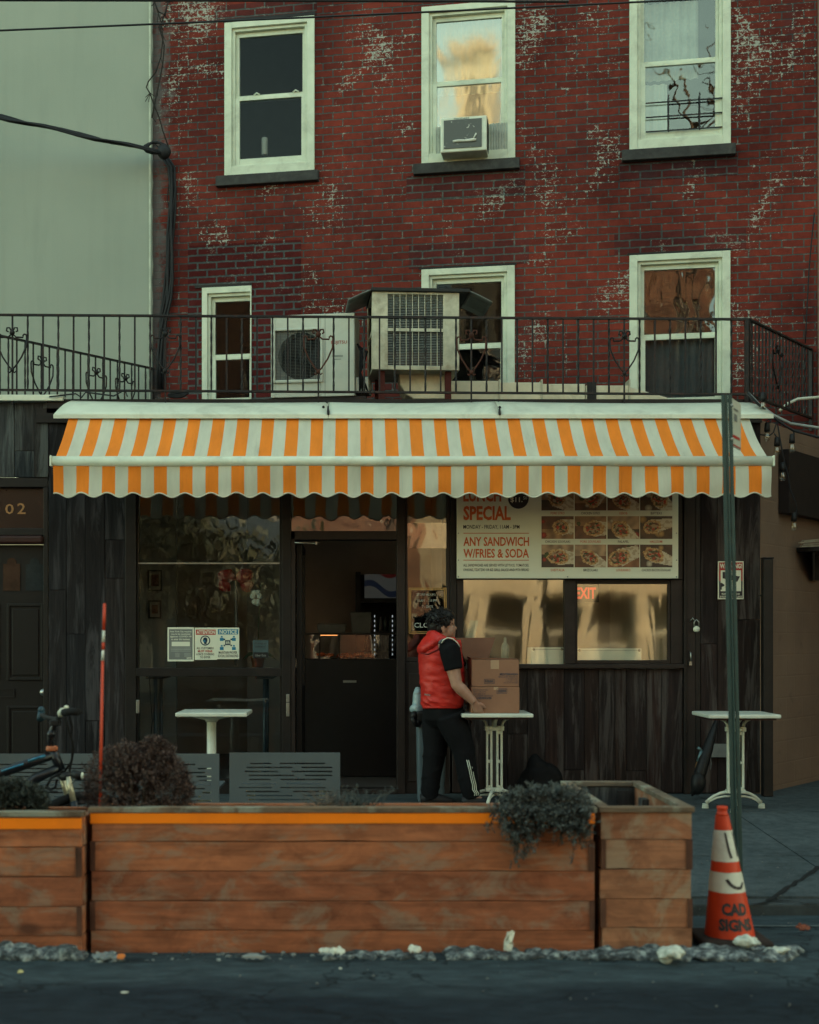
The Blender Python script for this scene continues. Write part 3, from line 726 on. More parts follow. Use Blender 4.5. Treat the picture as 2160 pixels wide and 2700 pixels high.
# room behind
wall_warm = plain('interior_wall', (.58, .53, .50), .9, var=.15, scale=2)
wall_light = plain('interior_light_wall', (.20, .20, .19), .9, var=.15, scale=2)
m = MB()
m.box(fx(280), fx(1850), 15.2, 15.3, .1, 3.4); m.box(fx(280), fx(288), YF + .1, 15.2, .1, 3.4); m.box(fx(1842), fx(1850), YF + .1, 15.2, .1, 3.4)
m.box(fx(1190), fx(1194), YF + 1.2, 15.2, .1, 3.4)
m.box(fx(770), fx(1190), 14.2, 14.25, .1, 3.4); m.build('interior_wall', wall_warm, shop)
m = MB(); m.box(PX(340, 12.5), PX(465, 12.5), 12.5, 12.56, .1, 3.4); m.box(PX(652, 12.7), PX(745, 12.7), 12.7, 12.76, .1, 3.4); m.build('interior_wall', wall_light, shop)
m = MB(); m.box(fx(288), fx(1842), YF + .12, 15.2, .1, G + .005); m.build('interior_floor', plain('floor_tile', (.20, .18, .165), .4, scale=3), shop)
m = MB(); m.box(fx(288), fx(1842), YF + .12, 15.19, 3.22, 3.3); m.build('ceiling', plain('ceiling_white', (.7, .68, .64), .9), shop)
m = MB(); m.box(-14, fx(-251), YF + .42, 13.5, 3.31, 3.40); m.box(fx(-250), fx(2000), YF - .02, 15.6, 3.31, 3.40); m.build('roof', plain('roof_felt', (.05, .05, .05), .9), shop)
m = MB(); m.box(fx(100), fx(2004), YF - .06, YF - .021, 3.3, 3.42); m.build('fascia', dark_frame, shop)
m = MB()
m.tube([(fx(1783 + 34), YF - .035, fz(1640)), (fx(1817 + 5), YF - .06, fz(1630)), (fx(1830), YF - .04, fz(1640))], .006, 6)
m.build('hasp', steel, shop)
m = MB(); m.tube([(fx(1817), YF - .04, fz(1718)), (fx(1817), YF - .06, fz(1722)), (fx(1818), YF - .06, fz(1745))], .006, 6); m.box(fx(1813), fx(1820), YF - .065, YF - .031, fz(1754), fz(1744)); m.build('bolt', steel, shop)
pk = thing('padlock', 'round pale padlock hanging on the dark post right of the serving windows', 'padlock', (fx(1832), YF - .06, fz(1668)))
m = MB(); m.ball((fx(1832), YF - .06, fz(1659)), (.030, .018, .027)); m.build('body', white_metal, pk)
m = MB(); m.tube([(fx(1826), YF - .06, fz(1655)), (fx(1826), YF - .06, fz(1640)), (fx(1832), YF - .06, fz(1634)), (fx(1838), YF - .06, fz(1640)), (fx(1838), YF - .06, fz(1655))], .006, 6); m.build('shackle', steel, pk)

# ------------------------------------------------------------------ left neighbour door and boards
nbs = thing('neighbour_entrance', 'dark panelled house entrance with a numbered transom left of the shop', 'entrance', (fx(20), YF, G))
m = MB(); planks(m, [fx(v) for v in (-180, -95, -40, -12, 40, 92, 130)], fz(1259), fz(1063), YF - .03, {4: [fz(1190)]}); m.build('cladding', grey_wood, nbs, bevel=.002, seg=1)
m = MB(); m.box(fx(-200), fx(172), YF - .10, YF + .1, fz(1062), fz(1046)); m.build('coping', white_metal, nbs, bevel=.006)
m = MB()
m.box(fx(-200), fx(128), YF - .02, YF + .15, fz(1285), fz(1260)); m.box(fx(116), fx(128), YF - .02, YF + .15, G, fz(1285.5)); m.box(fx(-130), fx(-118), YF - .02, YF + .15, G, fz(1285.5))
m.box(fx(-118), fx(116), YF - .02, YF + .15, fz(1412), fz(1393)); m.box(fx(-118), fx(116), YF + .06, YF + .12, fz(1437.5), fz(1435))
m.build('door_frame', dark_frame, nbs, bevel=.004)
m = MB(); m.box(fx(-118), fx(116), YF - .05, YF + .1, fz(1434.5), fz(1412.5)); m.build('moulding', maroon, nbs, bevel=.02, seg=3)
m = MB(); m.rect(fx(-117), fx(115), fz(1393), fz(1285), YF + .05); tp = m.build('transom', plain('brown_transom', (.020, .0095, .008), .25, var=.4, scale=5, bump=0), nbs)
m = MB(); m.text('0', fx(10), fx(33), fz(1354), fz(1327), YF + .045, bold=.01); m.text('2', fx(42), fx(64), fz(1354), fz(1325), YF + .045, bold=.01); m.text('1', fx(-22), fx(-8), fz(1354), fz(1326), YF + .045); m.build('house_number', plain('gold_paint', (.34, .16, .055), .4), tp)
m = MB(); m.box(fx(-118), fx(116), YF + .06, YF + .11, G + .02, fz(1438)); dr = m.build('door', door_black, nbs)
m = MB()
for (a, b_, c0, c1) in ((14, 112, 1795, 1591), (14, 112, 2060, 1862), (-112, -6, 1795, 1591)): m.frame(fx(a), fx(b_), fz(c0), fz(c1), .025, .025, .025, .025, YF + .045, YF + .0601); m.box(fx(a + 14), fx(b_ - 14), YF + .05, YF + .0601, fz(c0 - 14), fz(c1 + 14))
m.build('door_panel', door_black, dr, bevel=.006)
def arch(px0, px1, pyt, pyb):
    x0, x1, zt, zb = fx(px0), fx(px1), fz(pyt), fz(pyb); r = (x1 - x0) * .28; xc = (x0 + x1) / 2; zs = zt - r - .01
    return [(x0, zb), (x1, zb), (x1, zs), (xc + r, zs)] + [(xc + r * math.cos(t), zs + .01 + r * math.sin(t)) for t in [math.pi * i / 10 for i in range(11)]] + [(xc - r, zs), (x0, zs)]
m = MB(); m.prism(arch(4, 49, 1470, 1557), YF + .052, YF + .0595); m.build('door_light', plain('brown_light', (.05, .028, .02), .15, var=.3, bump=0), dr)
m = MB(); m.prism(arch(64, 111, 1470, 1557), YF + .052, YF + .0595); m.build('door_light', plain('grey_light', (.03, .035, .038), .08, var=.5, scale=4, bump=0), dr)
m = MB(); m.lathe([(.0, 0), (.034, .0), (.034, .012), (.018, .02), (.018, .035), (.03, .05), (.026, .062), (0.001, .066)], (0, 0, 0), 18)
for i, v in enumerate(m.v): m.v[i] = Vector((fx(113) + v.x, YF + .06 - v.z, fz(1826) + v.y))
m.build('door_knob', steel, dr)
m = MB(); m.frame(fx(-30), fx(34), fz(1840), fz(1817), .008, .008, .008, .008, YF + .05, YF + .0595); m.build('mail_slot', dark_frame, dr)

# ------------------------------------------------------------------ right side wall (turns back at an angle)
rs = NM('tan_render'); co = rs.coord()
c = rs.ramp(rs.noise(co, 1.0, 6, .6), [(.3, (.155, .098, .066)), (.7, (.225, .148, .100))])
c = rs.mix(rs.math('MULTIPLY', rs.mask(rs.noise(co, 6, 6, .7, .5), .60, .72), .5), c, (.07, .05, .04))
rs.col(c); rs.rough(.92)
bt = rs.n('ShaderNodeTexBrick'); bt.inputs['Scale'].default_value = 1; bt.inputs['Brick Width'].default_value = .4; bt.inputs['Row Height'].default_value = .19; bt.inputs['Mortar Size'].default_value = .012; bt.inputs['Mortar Smooth'].default_value = 1
sp = rs.n('ShaderNodeSeparateXYZ'); rs.l(co, sp.inputs[0]); cbn = rs.n('ShaderNodeCombineXYZ'); rs.l(sp.outputs[0], cbn.inputs[0]); rs.l(sp.outputs[2], cbn.inputs[1]); rs.l(cbn.outputs[0], bt.inputs['Vector'])
rs.bump(rs.math('ADD', rs.math('MULTIPLY', bt.outputs['Fac'], -.5), rs.math('MULTIPLY', rs.noise(co, 40, 5, .6), .5)), .5, .006)
AX, AY = fx(2004.5), YF - .02
AV = Vector((.625, .781)).normalized(); RA = math.atan2(AV.y, AV.x)
sidew = thing('side_wall', 'tan rendered side wall turning back from the shop corner', 'wall', (AX, AY, 0), RA)
m = MB(); topz = 3.33
def top_fn(u): return topz + .012 * noise.noise(Vector((u * 14, 0, 0)))
n_ = 40; L_ = 5.0
for i in range(n_):
    u0, u1 = L_ * i / n_, L_ * (i + 1) / n_
    m.hexa([(u0, 0, 0), (u1, 0, 0), (u1, .25, 0), (u0, .25, 0), (u0, 0, top_fn(u0)), (u1, 0, top_fn(u1)), (u1, .25, top_fn(u1)), (u0, .25, top_fn(u0))])
m.build('wall', rs.mat, sidew, local=True)
# square black post in front of the corner
bp = thing('steel_post', 'dark square post standing at the shop corner beside the tan wall', 'post', (PX(2023, 11.1), 11.1, G))
m = MB(); m.box(PX(2010, 11.1), PX(2036, 11.1), 11.06, 11.14, G, PZ(1474, 11.1)); m.build('shaft', dark_frame, bp, bevel=.008)
m = MB(); m.box(PX(2008.5, 11.1), PX(2037.5, 11.1), 11.055, 11.145, PZ(1474, 11.1), PZ(1470, 11.1)); m.build('cap', dark_frame, bp, bevel=.006)
m = MB(); m.tube([(PX(2006, 11.2), 11.22, PZ(1570, 11.2)), (PX(2014, 11.1), 11.1, PZ(1570, 11.1))], .008, 6); m.build('bracket', dark_frame, bp)

# ------------------------------------------------------------------ awning
orange = (.90, .235, .012)
def canvas(name, o, wht):
    m = NM(name); co = m.coord(); sp = m.n('ShaderNodeSeparateXYZ'); m.l(co, sp.inputs[0])
    return m
YA, YB = 10.92, 10.40
AWX0, AWX1 = PX(141, YB), PX(2033, YB)
per = 68.1 * YB / F; st0 = PX(202, YB)
def cloth_mat(name, c):
    m = NM(name); co = m.coord()
    k = m.ramp(m.noise(m.coord(scale=(3, 1, .7)), 3.0, 6, .6), [(.3, tuple(x * .86 for x in c)), (.7, tuple(min(1, x * 1.06) for x in c))])
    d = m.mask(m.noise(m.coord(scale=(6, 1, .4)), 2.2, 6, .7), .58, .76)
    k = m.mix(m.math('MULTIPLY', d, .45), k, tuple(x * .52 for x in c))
    m.col(k); m.rough(.85); m.bump(m.noise(co, 220, 2, .6), .2, .002)
    tl = m.n('ShaderNodeBsdfTranslucent'); m.l(k, tl.inputs[0])
    mx = m.n('ShaderNodeMixShader'); mx.inputs[0].default_value = .18
    m.l(m.b.outputs[0], mx.inputs[1]); m.l(tl.outputs[0], mx.inputs[2]); m.l(mx.outputs[0], m.out.inputs[0])
    return m.mat
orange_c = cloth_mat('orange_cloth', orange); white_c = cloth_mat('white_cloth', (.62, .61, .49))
aw = thing('awning', 'orange and white striped awning with a scalloped edge over the shop front', 'awning', ((AWX0 + AWX1) / 2, YF, 3.3))
def stripe_edges():
    out = [AWX0]; k = -2
    es = []
    for k in range(-3, 40): es += [st0 + k * per, st0 + k * per + per * .5]
    prev_or = None
    es = [e for e in es if AWX0 + .01 < e < AWX1 - .01]
    return [AWX0] + es + [AWX1]
ED = stripe_edges()
def is_orange(x): return ((x - st0) / per) % 1.0 < .5
zt, zb = PZ(1088, YA), PZ(1212, YB)
m = MB(); nv = 16
for a, b_ in zip(ED, ED[1:]):
    mi = 0 if is_orange((a + b_) / 2) else 1
    def fn(u, v, a=a, b_=b_):
        x = a + (b_ - a) * u
        sag = -.035 * math.sin(math.pi * v) + .010 * math.sin(x * 5.1 + 2 * v) * math.sin(math.pi * v) + .007 * noise.noise(Vector((x * 6, v * 2.2, 3))) * math.sin(math.pi * v)
        xt = AWX0 + .02 + (x - AWX0) * (AWX1 - AWX0 - .05) / (AWX1 - AWX0)
        return (xt + (x - xt) * v, YA + (YB + .03 - YA) * v, zt + (zb - zt) * v + sag)
    m.grid(fn, 2, nv, mi)
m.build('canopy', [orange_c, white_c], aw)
zv0, zv1 = PZ(1229, YB), PZ(1312, YB)
m = MB(); m2 = MB()
lowx = PX(182, YB)
def scal(x): return zv1 + .018 + .004 * noise.noise(Vector((x * 4.1, 0, 7))) - (.018 + .004 * noise.noise(Vector((x * 2.3, 5, 0)))) * math.cos(2 * math.pi * (x - lowx) / per)
def vy(x, v): return YB - .012 + .016 * v * math.sin(x * 7.3 + .8 * math.sin(x * 2.3)) + .009 * v * math.sin(x * 17 + 1 + v) + .006 * math.sin(x * 3.1 + v * 4) + .006 * v * noise.noise(Vector((x * 9, v * 2, 0)))
for a, b_ in zip(ED, ED[1:]):
    mi = 0 if is_orange((a + b_) / 2) else 1
    nn = max(2, int((b_ - a) / .0125))
    def fn(u, v, a=a, b_=b_):
        x = a + (b_ - a) * u; zlow = scal(x)
        return (x, vy(x, v), zv0 + (zlow - zv0) * v)
    m.grid(fn, nn, 10, mi)
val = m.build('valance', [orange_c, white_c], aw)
pts = []
n_ = 420
for i in range(n_ + 1):
    x = AWX0 + (AWX1 - AWX0) * i / n_; pts.append((x, vy(x, 1) - .002, scal(x)))
m = MB(); m.tube(pts, .0065, 6); m.build('hem', white_c, val)
m = MB(); m.tube([(AWX0 - .012, YB, PZ(1216.5, YB)), (AWX1 + .012, YB, PZ(1216.5, YB))], .041, 14); m.build('front_bar', white_metal, aw)
m = MB()
for x in (AWX0 - .014, AWX1 + .014): m.box(x - .008, x + .008, YB - .045, YB + .045, PZ(1216.5, YB) - .044, PZ(1216.5, YB) + .044)
build_each(m, 'end_cap', white_metal, aw, bevel=.012)
for x in (AWX0 + .9, AWX1 - .9):
    m = MB(); s_ = 1 if x < 0 else -1
    m.tube([(x, YF - .03, 3.12), (x + s_ * .45, 10.95, 3.0), (x + s_ * .1, YB + .03, zb - .02)], .022, 8); m.build('folding_arm', white_metal, aw)
# hood in three lengths
YH0, YH1 = 11.24, 10.84
hood_x = [141, 866, 1318, 2040]
tops = [1056, 1060, 1058, 1060]
for i in range(3):
    a, b_ = PX(hood_x[i], YH1) + (.002 if i else 0), PX(hood_x[i + 1], YH1) - (.002 if i < 2 else 0)
    m = MB()
    def fn(u, v, a=a, b_=b_, i=i):
        x = a + (b_ - a) * u
        inset = .065 * (1 - v) * ((1 - u) if i == 0 else 0) - .10 * (1 - v) * (u if i == 2 else 0)
        sag = .012 * math.sin(math.pi * u) * (1 - v)
        ztop = PZ(tops[i] + (tops[i + 1] - tops[i]) * u, YH0); zbot = PZ(1093, YH1)
        bulge = .02 * math.sin(math.pi * v)
        return (x + inset, YH0 + (YH1 - YH0) * v, ztop + (zbot - ztop) * v + bulge - sag)
    m.grid(fn, 24, 8)
    zb2 = PZ(1093, YH1); zl = PZ(1103, YH1)
    m.box(a, b_, YH1 - .004, YH1 + .012, zl, zb2 + .001)
    ob = m.build('hood', white_metal, aw); 
    sd = ob.modifiers.new('solidify', 'SOLIDIFY'); sd.thickness = .008
m = MB()
for px in (866, 1318): m.tube([P(px, 1092, YH1 - .012), P(px - 1, 1075, YH1 + .17), P(px - 4, 1060, YH0)], .010, 6)
build_each(m, 'hood_seam', dark_frame, aw)
m = MB()
for px, py in ((320, 1082), (853, 1073), (1318, 1074), (1840, 1083), (855, 1090)): m.ball(P(px, py, YH1 + .13), .012, 8, 5)
build_each(m, 'rivet', dark_frame, aw)
m = MB(); m.box(PX(120, 11.2), PX(1990, 11.2), 11.24, 11.28, 3.38, PZ(1050, 11.2)); m.build('back_rail', dark_frame, aw)

# ------------------------------------------------------------------ balcony railings
def scroll(mb, c, sc, ax=(1, 0, 0), r=.0075):
    ax = Vector(ax); c = Vector(c); up = Vector((0, 0, 1))
    def pt(a, b_): return c + ax * a * sc + up * b_ * sc
    for s in (-1, 1):
        mb.tube([pt(s * .16 + s * .025 * math.cos(t), .20 + .03 * math.sin(t)) for t in [0, .9, 1.8, 2.7, 3.6]] + [pt(s * .05, .19), pt(0, .24)], r, 6)
        mb.tube([pt(s * .185, .20), pt(s * .18, .08), pt(s * .12, -.06), pt(s * .04, -.18), pt(0, -.22)], r, 6)
        mb.tube([pt(0, .25), pt(s * .03, .31), pt(s * .065, .31), pt(s * .07, .27), pt(s * .045, .26)], r, 6)
        mb.tube([pt(0, -.22), pt(s * .03, -.26), pt(s * .05, -.24)], r * .9, 6)
    mb.ball(pt(0, .25), .018 * sc * 2, 8, 5); mb.ball(pt(0, -.22), .014 * sc * 2, 8, 5)
def railing(name, label, A, B, hgt, n, orn, twist_every=2, group='wrought iron balcony railings', both_post=True, rust=None, skip0=False):
    """A, B: bottom ends of the run at the lower rail; orn: indices of balusters with a scroll"""
    A = Vector(A); B = Vector(B); d = (B - A); ax = Vector((d.x, d.y, 0)).normalized()
    t_ = thing(name, label, 'railing', A, 0, group)
    up = Vector((0, 0, hgt))
    for nm, off in (('top_rail', up), ('bottom_rail', Vector((0, 0, .0)))):
        mb = MB(); mb.pbox(A + off, B + off, .034, .016); mb.build(nm, black_iron, t_)
    b0 = None
    for q in range(2):
        mb = MB(); zz = [i / 24 for i in range(25)]
        mb.tube([A + up * k for k in zz], .0095, 4, smooth=False, twist=(.0 if q == 0 else .42), ref=(1, 0, 0))
        ob = mb.build('baluster', black_iron, t_)
        if q == 0: b0 = ob
        else: b1 = ob
    b1.location = d * (1 / n)
    for i in range(2, n):
        c = (b0 if i % 2 == 0 else b1).copy(); COL.objects.link(c); c.parent = t_; c.location = d * (i / n)
        if rust and rust[0] <= i <= rust[1] and i % 2 == 0: pass
    for i in orn:
        mb = MB(); scroll(mb, A + d * (i / n) + up * .5 - ax.cross(Vector((0, 0, 1))) * -.012, hgt * 1.05, ax)
        mb.build('scroll_ornament', rust_iron if rust and i in rust else black_iron, t_)
    for e in ((A, B) if both_post else (B,)):
        mb = MB(); mb.pbox(e - Vector((0, 0, .12)), e + up + Vector((0, 0, .004)), .03, .03, up=ax); mb.build('post', black_iron, t_)
    for i in orn:
        mb = MB(); q = A + d * (i / n); mb.pbox(q - Vector((0, 0, .13)), q - Vector((0, 0, .008)), .014, .014, up=ax); mb.build('foot', black_iron, t_)
    return t_
lx = 33 - 40.35 * 10
A = P(lx, 1026, 11.22); B = P(1969, 1040, 11.22)
railing('balcony_railing', 'long black wrought iron railing with scroll ornaments along the roof edge above the awning', A, B, (1026 - 828) * 11.22 / F, 58, [10, 20, 30, 40, 50], rust=(30, 40), both_post=True)
A2 = Vector((B.x + .02, B.y + .02, B.z)); B2 = A2 + Vector((AV.x, AV.y, 0)) * 1.5
railing('balcony_railing', 'short railing running back at an angle from the right roof corner', A2, B2, (1040 - 840) * 11.22 / F, 19, [8], both_post=True)
e1 = Vector((PX(402, 13.45), 13.45, 3.55)); e0 = e1 - Vector((AV.x, AV.y, 0)) * 2.6
railing('balcony_railing', 'diagonal railing between the two roofs at the left in front of the pale wall', e0, e1, .66, 28, [20, 24, 13], both_post=True)

# ------------------------------------------------------------------ roof equipment
YC = 11.75
cu = thing('outdoor_fan_unit', 'white outdoor air conditioning unit with a round fan grille on the roof', 'air conditioner', (PX(830, YC), YC, 3.4))
x0, x1, z0, z1 = PX(712, YC), PX(936, YC), PZ(1046, YC), PZ(828, YC)
hole = (PX(724, YC), PX(846, YC), PZ(1003, YC), PZ(870, YC))
m = MB(); wall_with_holes(m, x0, x1, z0, z1, [hole], YC, YC + .03); m.box(x0, x1, YC + .03, YC + .33, z1 - .02, z1); m.box(x0, x0 + .02, YC + .03, YC + .33, z0, z1 - .02); m.box(x1 - .02, x1, YC + .03, YC + .33, z0, z1 - .02); m.box(x0 + .02, x1 - .02, YC + .31, YC + .33, z0, z1 - .02)
cs = m.build('casing', condenser_white, cu, bevel=.006)
m = MB(); m.frame(hole[0] - .02, hole[1] + .02, hole[2] - .02, hole[3] + .02, .022, .022, .03, .022, YC - .018, YC - .0005); m.build('grille_frame', condenser_white, cu, bevel=.008)
m = MB()
n_ = 34
for i in range(n_): z = hole[2] + (hole[3] - hole[2]) * (i + .5) / n_; m.box(hole[0], hole[1], YC + .002, YC + .006, z - .0013, z + .0013)
for i in range(1, 9): x = hole[0] + (hole[1] - hole[0]) * i / 9; m.box(x - .002, x + .002, YC - .002, YC + .0015, hole[2], hole[3])
m.build('fan_grille', plain('grille_wire', (.085, .09, .085), .5), cu)
cxr, czr = (hole[0] + hole[1]) / 2 + .03, (hole[2] + hole[3]) / 2; rr = (hole[3] - hole[2]) * .47
m = MB(); n_ = 40
outer = [(hole[0], hole[2]), (hole[1], hole[2]), (hole[1], hole[3]), (hole[0], hole[3])]
pr = [(cxr + rr * math.cos(2 * math.pi * i / n_), czr + rr * math.sin(2 * math.pi * i / n_)) for i in range(n_)]
def sq(i):
    a = 2 * math.pi * i / n_; c_, s_ = math.cos(a), math.sin(a); k = 1 / max(abs(c_), abs(s_))
    return (min(max(cxr + rr * 1.3 * k * c_, hole[0]), hole[1]), min(max(czr + rr * 1.3 * k * s_, hole[2]), hole[3]))
for i in range(n_):
    a, b_ = pr[i], pr[(i + 1) % n_]; c_, d_ = sq((i + 1) % n_), sq(i)
    m.quad((a[0], YC + .02, a[1]), (b_[0], YC + .02, b_[1]), (c_[0], YC + .012, c_[1]), (d_[0], YC + .012, d_[1]))
    m.quad((a[0], YC + .02, a[1]), (b_[0], YC + .02, b_[1]), (b_[0], YC + .2, b_[1]), (a[0], YC + .2, a[1]))
m.build('fan_ring', plain('fan_ring', (.26, .27, .25), .5), cu)
m = MB(); m.lathe([(.001, 0), (.05, .005), (.05, .05)], (0, 0, 0), 16)
for k in range(3):
    a0 = k * 2.094
    m.grid(lambda u, v: ((.05 + (rr - .06) * v) * math.cos(a0 + (u - .5) * 1.5), (.05 + (rr - .06) * v) * math.sin(a0 + (u - .5) * 1.5), .03 + .05 * (u - .5)), 6, 4)
for i, v in enumerate(m.v): m.v[i] = Vector((cxr + v.x, YC + .08 + v.z, czr + v.y))
m.build('fan', black, cu)
m = MB(); m.rect(x0 + .02, x1 - .02, z0, z1 - .02, YC + .25); m.build('coil', room_dark, cu)
m = MB(); m.text('FUJITSU', PX(874, YC), PX(916, YC), PZ(911, YC), PZ(900, YC), YC - .002, bold=.012); m.build('maker_lettering', plain('red_print', (.32, .03, .02), .5, bump=0), cu)
m = MB(); m.box(PX(877, YC), PX(905, YC), YC - .002, YC - .001, PZ(943, YC), PZ(938, YC)); m.box(PX(880, YC), PX(900, YC), YC - .002, YC - .001, PZ(950, YC), PZ(948, YC)); m.build('small_print', plain('grey_print', (.25, .27, .24), .5, bump=0), cu)
m = MB(); m.box(PX(857, YC), PX(858.5, YC), YC - .001, YC + .002, z0, z1); m.build('seam', plain('seam_grey', (.22, .23, .2), .6), cu)
m = MB(); m.box(PX(936.5, YC), PX(972, YC), YC + .04, YC + .25, PZ(1036, YC), PZ(995, YC)); m.build('valve_box', condenser_white, cu, bevel=.01)
m = MB(); m.box(x0 - .02, x1 + .1, YC + .02, YC + .08, 3.4, z0 - .001); m.box(x0 - .02, x1 + .1, YC + .25, YC + .31, 3.4, z0 - .001); build_each(m, 'mounting_rail', black_iron, cu)
m = MB()
for k in range(4): m.tube([(PX(940, YC) + .02 * k, YC + .1, PZ(905 + 6 * k, YC)), (PX(952, YC) + .02 * k, YC + .0, PZ(930, YC)), (PX(950, YC), YC + .02, PZ(985, YC)), (PX(948 + 8 * k, YC), YC + .05, PZ(1040, YC))], .010, 6)
m.build('pipe', rubber, cu)
for px in (1010, 845):
    pass
cu.rotation_euler[2] = -TH * .8
# tall metal box unit on legs, with drooping sheet flaps
YE = 11.55
eu = thing('exhaust_unit', 'weathered galvanised box unit with vertical fins and bent sheet flaps on the roof', 'exhaust unit', (PX(1090, YE), YE, 3.4))
x0, x1, z0, z1 = PX(981, YE), PX(1212, YE), PZ(975, YE), PZ(770, YE); h = (PX(1022, YE), PX(1170, YE), PZ(964, YE), PZ(776, YE))
m = MB(); wall_with_holes(m, x0, x1, z0, z1, [h], YE, YE + .03); m.box(x0, x1, YE + .55, YE + .58, z0, z1); m.box(x0, x1, YE + .03, YE + .55, z1 - .02, z1); m.box(x0, x1, YE + .03, YE + .55, z0, z0 + .02)
for xx in (x0, x1 - .012): m.box(xx, xx + .012, YE + .03, YE + .09, z0 + .02, z1 - .02); m.box(xx, xx + .012, YE + .49, YE + .55, z0 + .02, z1 - .02); m.box(xx, xx + .012, YE + .09, YE + .49, (z0 + z1) / 2 - .02, (z0 + z1) / 2 + .02)
m.build('casing', galv, eu, bevel=.003)
m = MB()
for i in range(10):
    x = h[0] + (h[1] - h[0]) * i / 9; m.box(x - .0028, x + .0028, YE + .004, YE + .012, h[2], h[3])
m.box(h[0], h[1], YE - .006, YE + .0035, PZ(874, YE), PZ(866, YE)); m.build('fin_bar', galv, eu)
m = MB(); n_ = 44
for i in range(n_): z = h[2] + (h[3] - h[2]) * (i + .5) / n_; m.quad((h[0], YE + .014, z - .005), (h[1], YE + .014, z - .005), (h[1], YE + .022, z + .002), (h[0], YE + .022, z + .002))
m.build('louvre', plain('louvre_grey', (.32, .33, .30), .5, .1), eu)
m = MB(); m.rect(h[0], h[1], h[2], PZ(925, YE), YE + .05); m.build('rusty_coil', rust_iron, eu)
m = MB(); m.rect(x0 + .02, x1 - .02, z0 + .02, z1 - .02, YE + .5); m.build('filter', room_dark, eu)
m = MB(); m.box(x0 - .01, x1 + .09, YE - .03, YE + .62, z1 + .001, z1 + .03)
m.build('lid', plain('tar_lid', (.035, .036, .036), .8, scale=5), eu, bevel=.004)
for s, xx in ((-1, x0 - .012), (1, x1 + .092)):
    m = MB(); wd = .20
    m.grid(lambda u, v: (xx + s * wd * u, YE - .02 + .55 * v, z1 + .015 - (.075 * u + .02 * u * u)), 8, 4)
    ob = m.build('flap', plain('flap_sheet', (.16, .175, .165), .5, .4, dirt=(.1, .07, .05)), eu); sd = ob.modifiers.new('solidify', 'SOLIDIFY'); sd.thickness = .01
for px in (1008, 1195 - 10):
    m = MB(); m.box(PX(px - 8, YE), PX(px + 8, YE), YE + .05, YE + .10, 3.4, z0 - .001); m.build('leg', plain('red_oxide', (.09, .022, .018), .7, var=.3), eu)
for px in (1008, 1185):
    m = MB(); m.box(PX(px - 8, YE), PX(px + 8, YE), YE + .45, YE + .50, 3.4, z0 - .001); m.build('leg', plain('red_oxide', (.09, .022, .018), .7), eu)
eu.rotation_euler[2] = R(3.5)
# duct: elbow below the unit, then a run to the right
dct = thing('air_duct', 'pale sheet metal duct running along the roof from the box unit', 'duct', (PX(1300, 11.9), 11.9, 3.4))
m = MB()
prof = [P(1050, 975, 11.95), P(1060, 1010, 11.95), P(1095, 1032, 11.95), P(1140, 1036, 11.95)]
m.prism([(PX(1052, 11.75), PZ(985, 11.75)), (PX(1056, 11.75), PZ(1015, 11.75)), (PX(1070, 11.75), PZ(1040, 11.75)), (PX(1092, 11.75), PZ(1052, 11.75)), (PX(1185, 11.75), PZ(1052, 11.75)), (PX(1185, 11.75), PZ(990, 11.75)), (PX(1140, 11.75), PZ(982, 11.75))], 11.75, 12.15)
m.build('elbow', duct_mat, dct, bevel=.01)
YD = 12.0
xs_ = [1186, 1318, 1429, 1545, 1660]
for i in range(4):
    m = MB(); m.box(PX(xs_[i], YD), PX(xs_[i + 1] - 1.5, YD), YD, YD + .3, 3.4, PZ(1004 + i * 4, YD)); m.build('section', duct_mat, dct, bevel=.006)
m = MB()
for px in (1318, 1429, 1660): m.box(PX(px - 2, YD), PX(px + 2, YD), YD - .012, YD + .31, 3.4, PZ(1001, YD))
build_each(m, 'joint_strip', galv, dct)
m = MB(); m.hexa([(PX(1661, YD), YD, 3.4), (PX(1790, YD), YD, 3.4), (PX(1790, YD), YD + .3, 3.4), (PX(1661, YD), YD + .3, 3.4), (PX(1661, YD), YD, PZ(1020, YD)), (PX(1760, YD), YD, PZ(1048, YD)), (PX(1760, YD), YD + .3, PZ(1048, YD)), (PX(1661, YD), YD + .3, PZ(1020, YD))]); m.build('end_piece', duct_mat, dct, bevel=.006)
m = MB(); m.box(PX(1548, YD), PX(1572, YD), YD - .02, YD + .02, 3.4, PZ(1008, YD)); m.build('strap', black, dct, bevel=.004)
# window air conditioner
wa = thing('window_air_conditioner', 'white box air conditioner with a peeling dark front in the middle upper window', 'air conditioner', P(1235, 400, WY(1235)), -TH)
m = MB(); c_ = Vector((WU(1235), 0, WZ(1235, 400)))
def l(px, py): return WU(px) * (1 - .20 / 13) - c_.x + .0, HC - (py - HY) / F * (WY(1235) - .22) - c_.z
(xa, za), (xb, zb_) = l(1172, 398), l(1294, 306)
def boxl(mb, x0, x1, y0, y1, z0, z1): mb.box(x0, x1, y0, y1, z0, z1)
boxl(m, xa, xb, -.22, .02, za, zb_); cas = m.build('casing', white_metal, wa, local=True, bevel=.012)
(x2, z2), (x3, z3) = l(1181, 389), l(1281, 314)
peel = NM('peeling_front'); co = peel.coord(); k = peel.mask(peel.noise(peel.coord(scale=(1, 1, 1.5)), 13, 6, .7, .8), .62, .66)
peel.col(peel.mix(k, (.085, .09, .085), (.6, .6, .52))); peel.rough(.6)
m = MB(); boxl(m, x2, x3, -.228, -.2205, z2, z3); m.build('front_panel', peel.mat, wa, local=True)
m = MB(); (x4, z4), (x5, z5) = l(1205, 371), l(1268, 362)
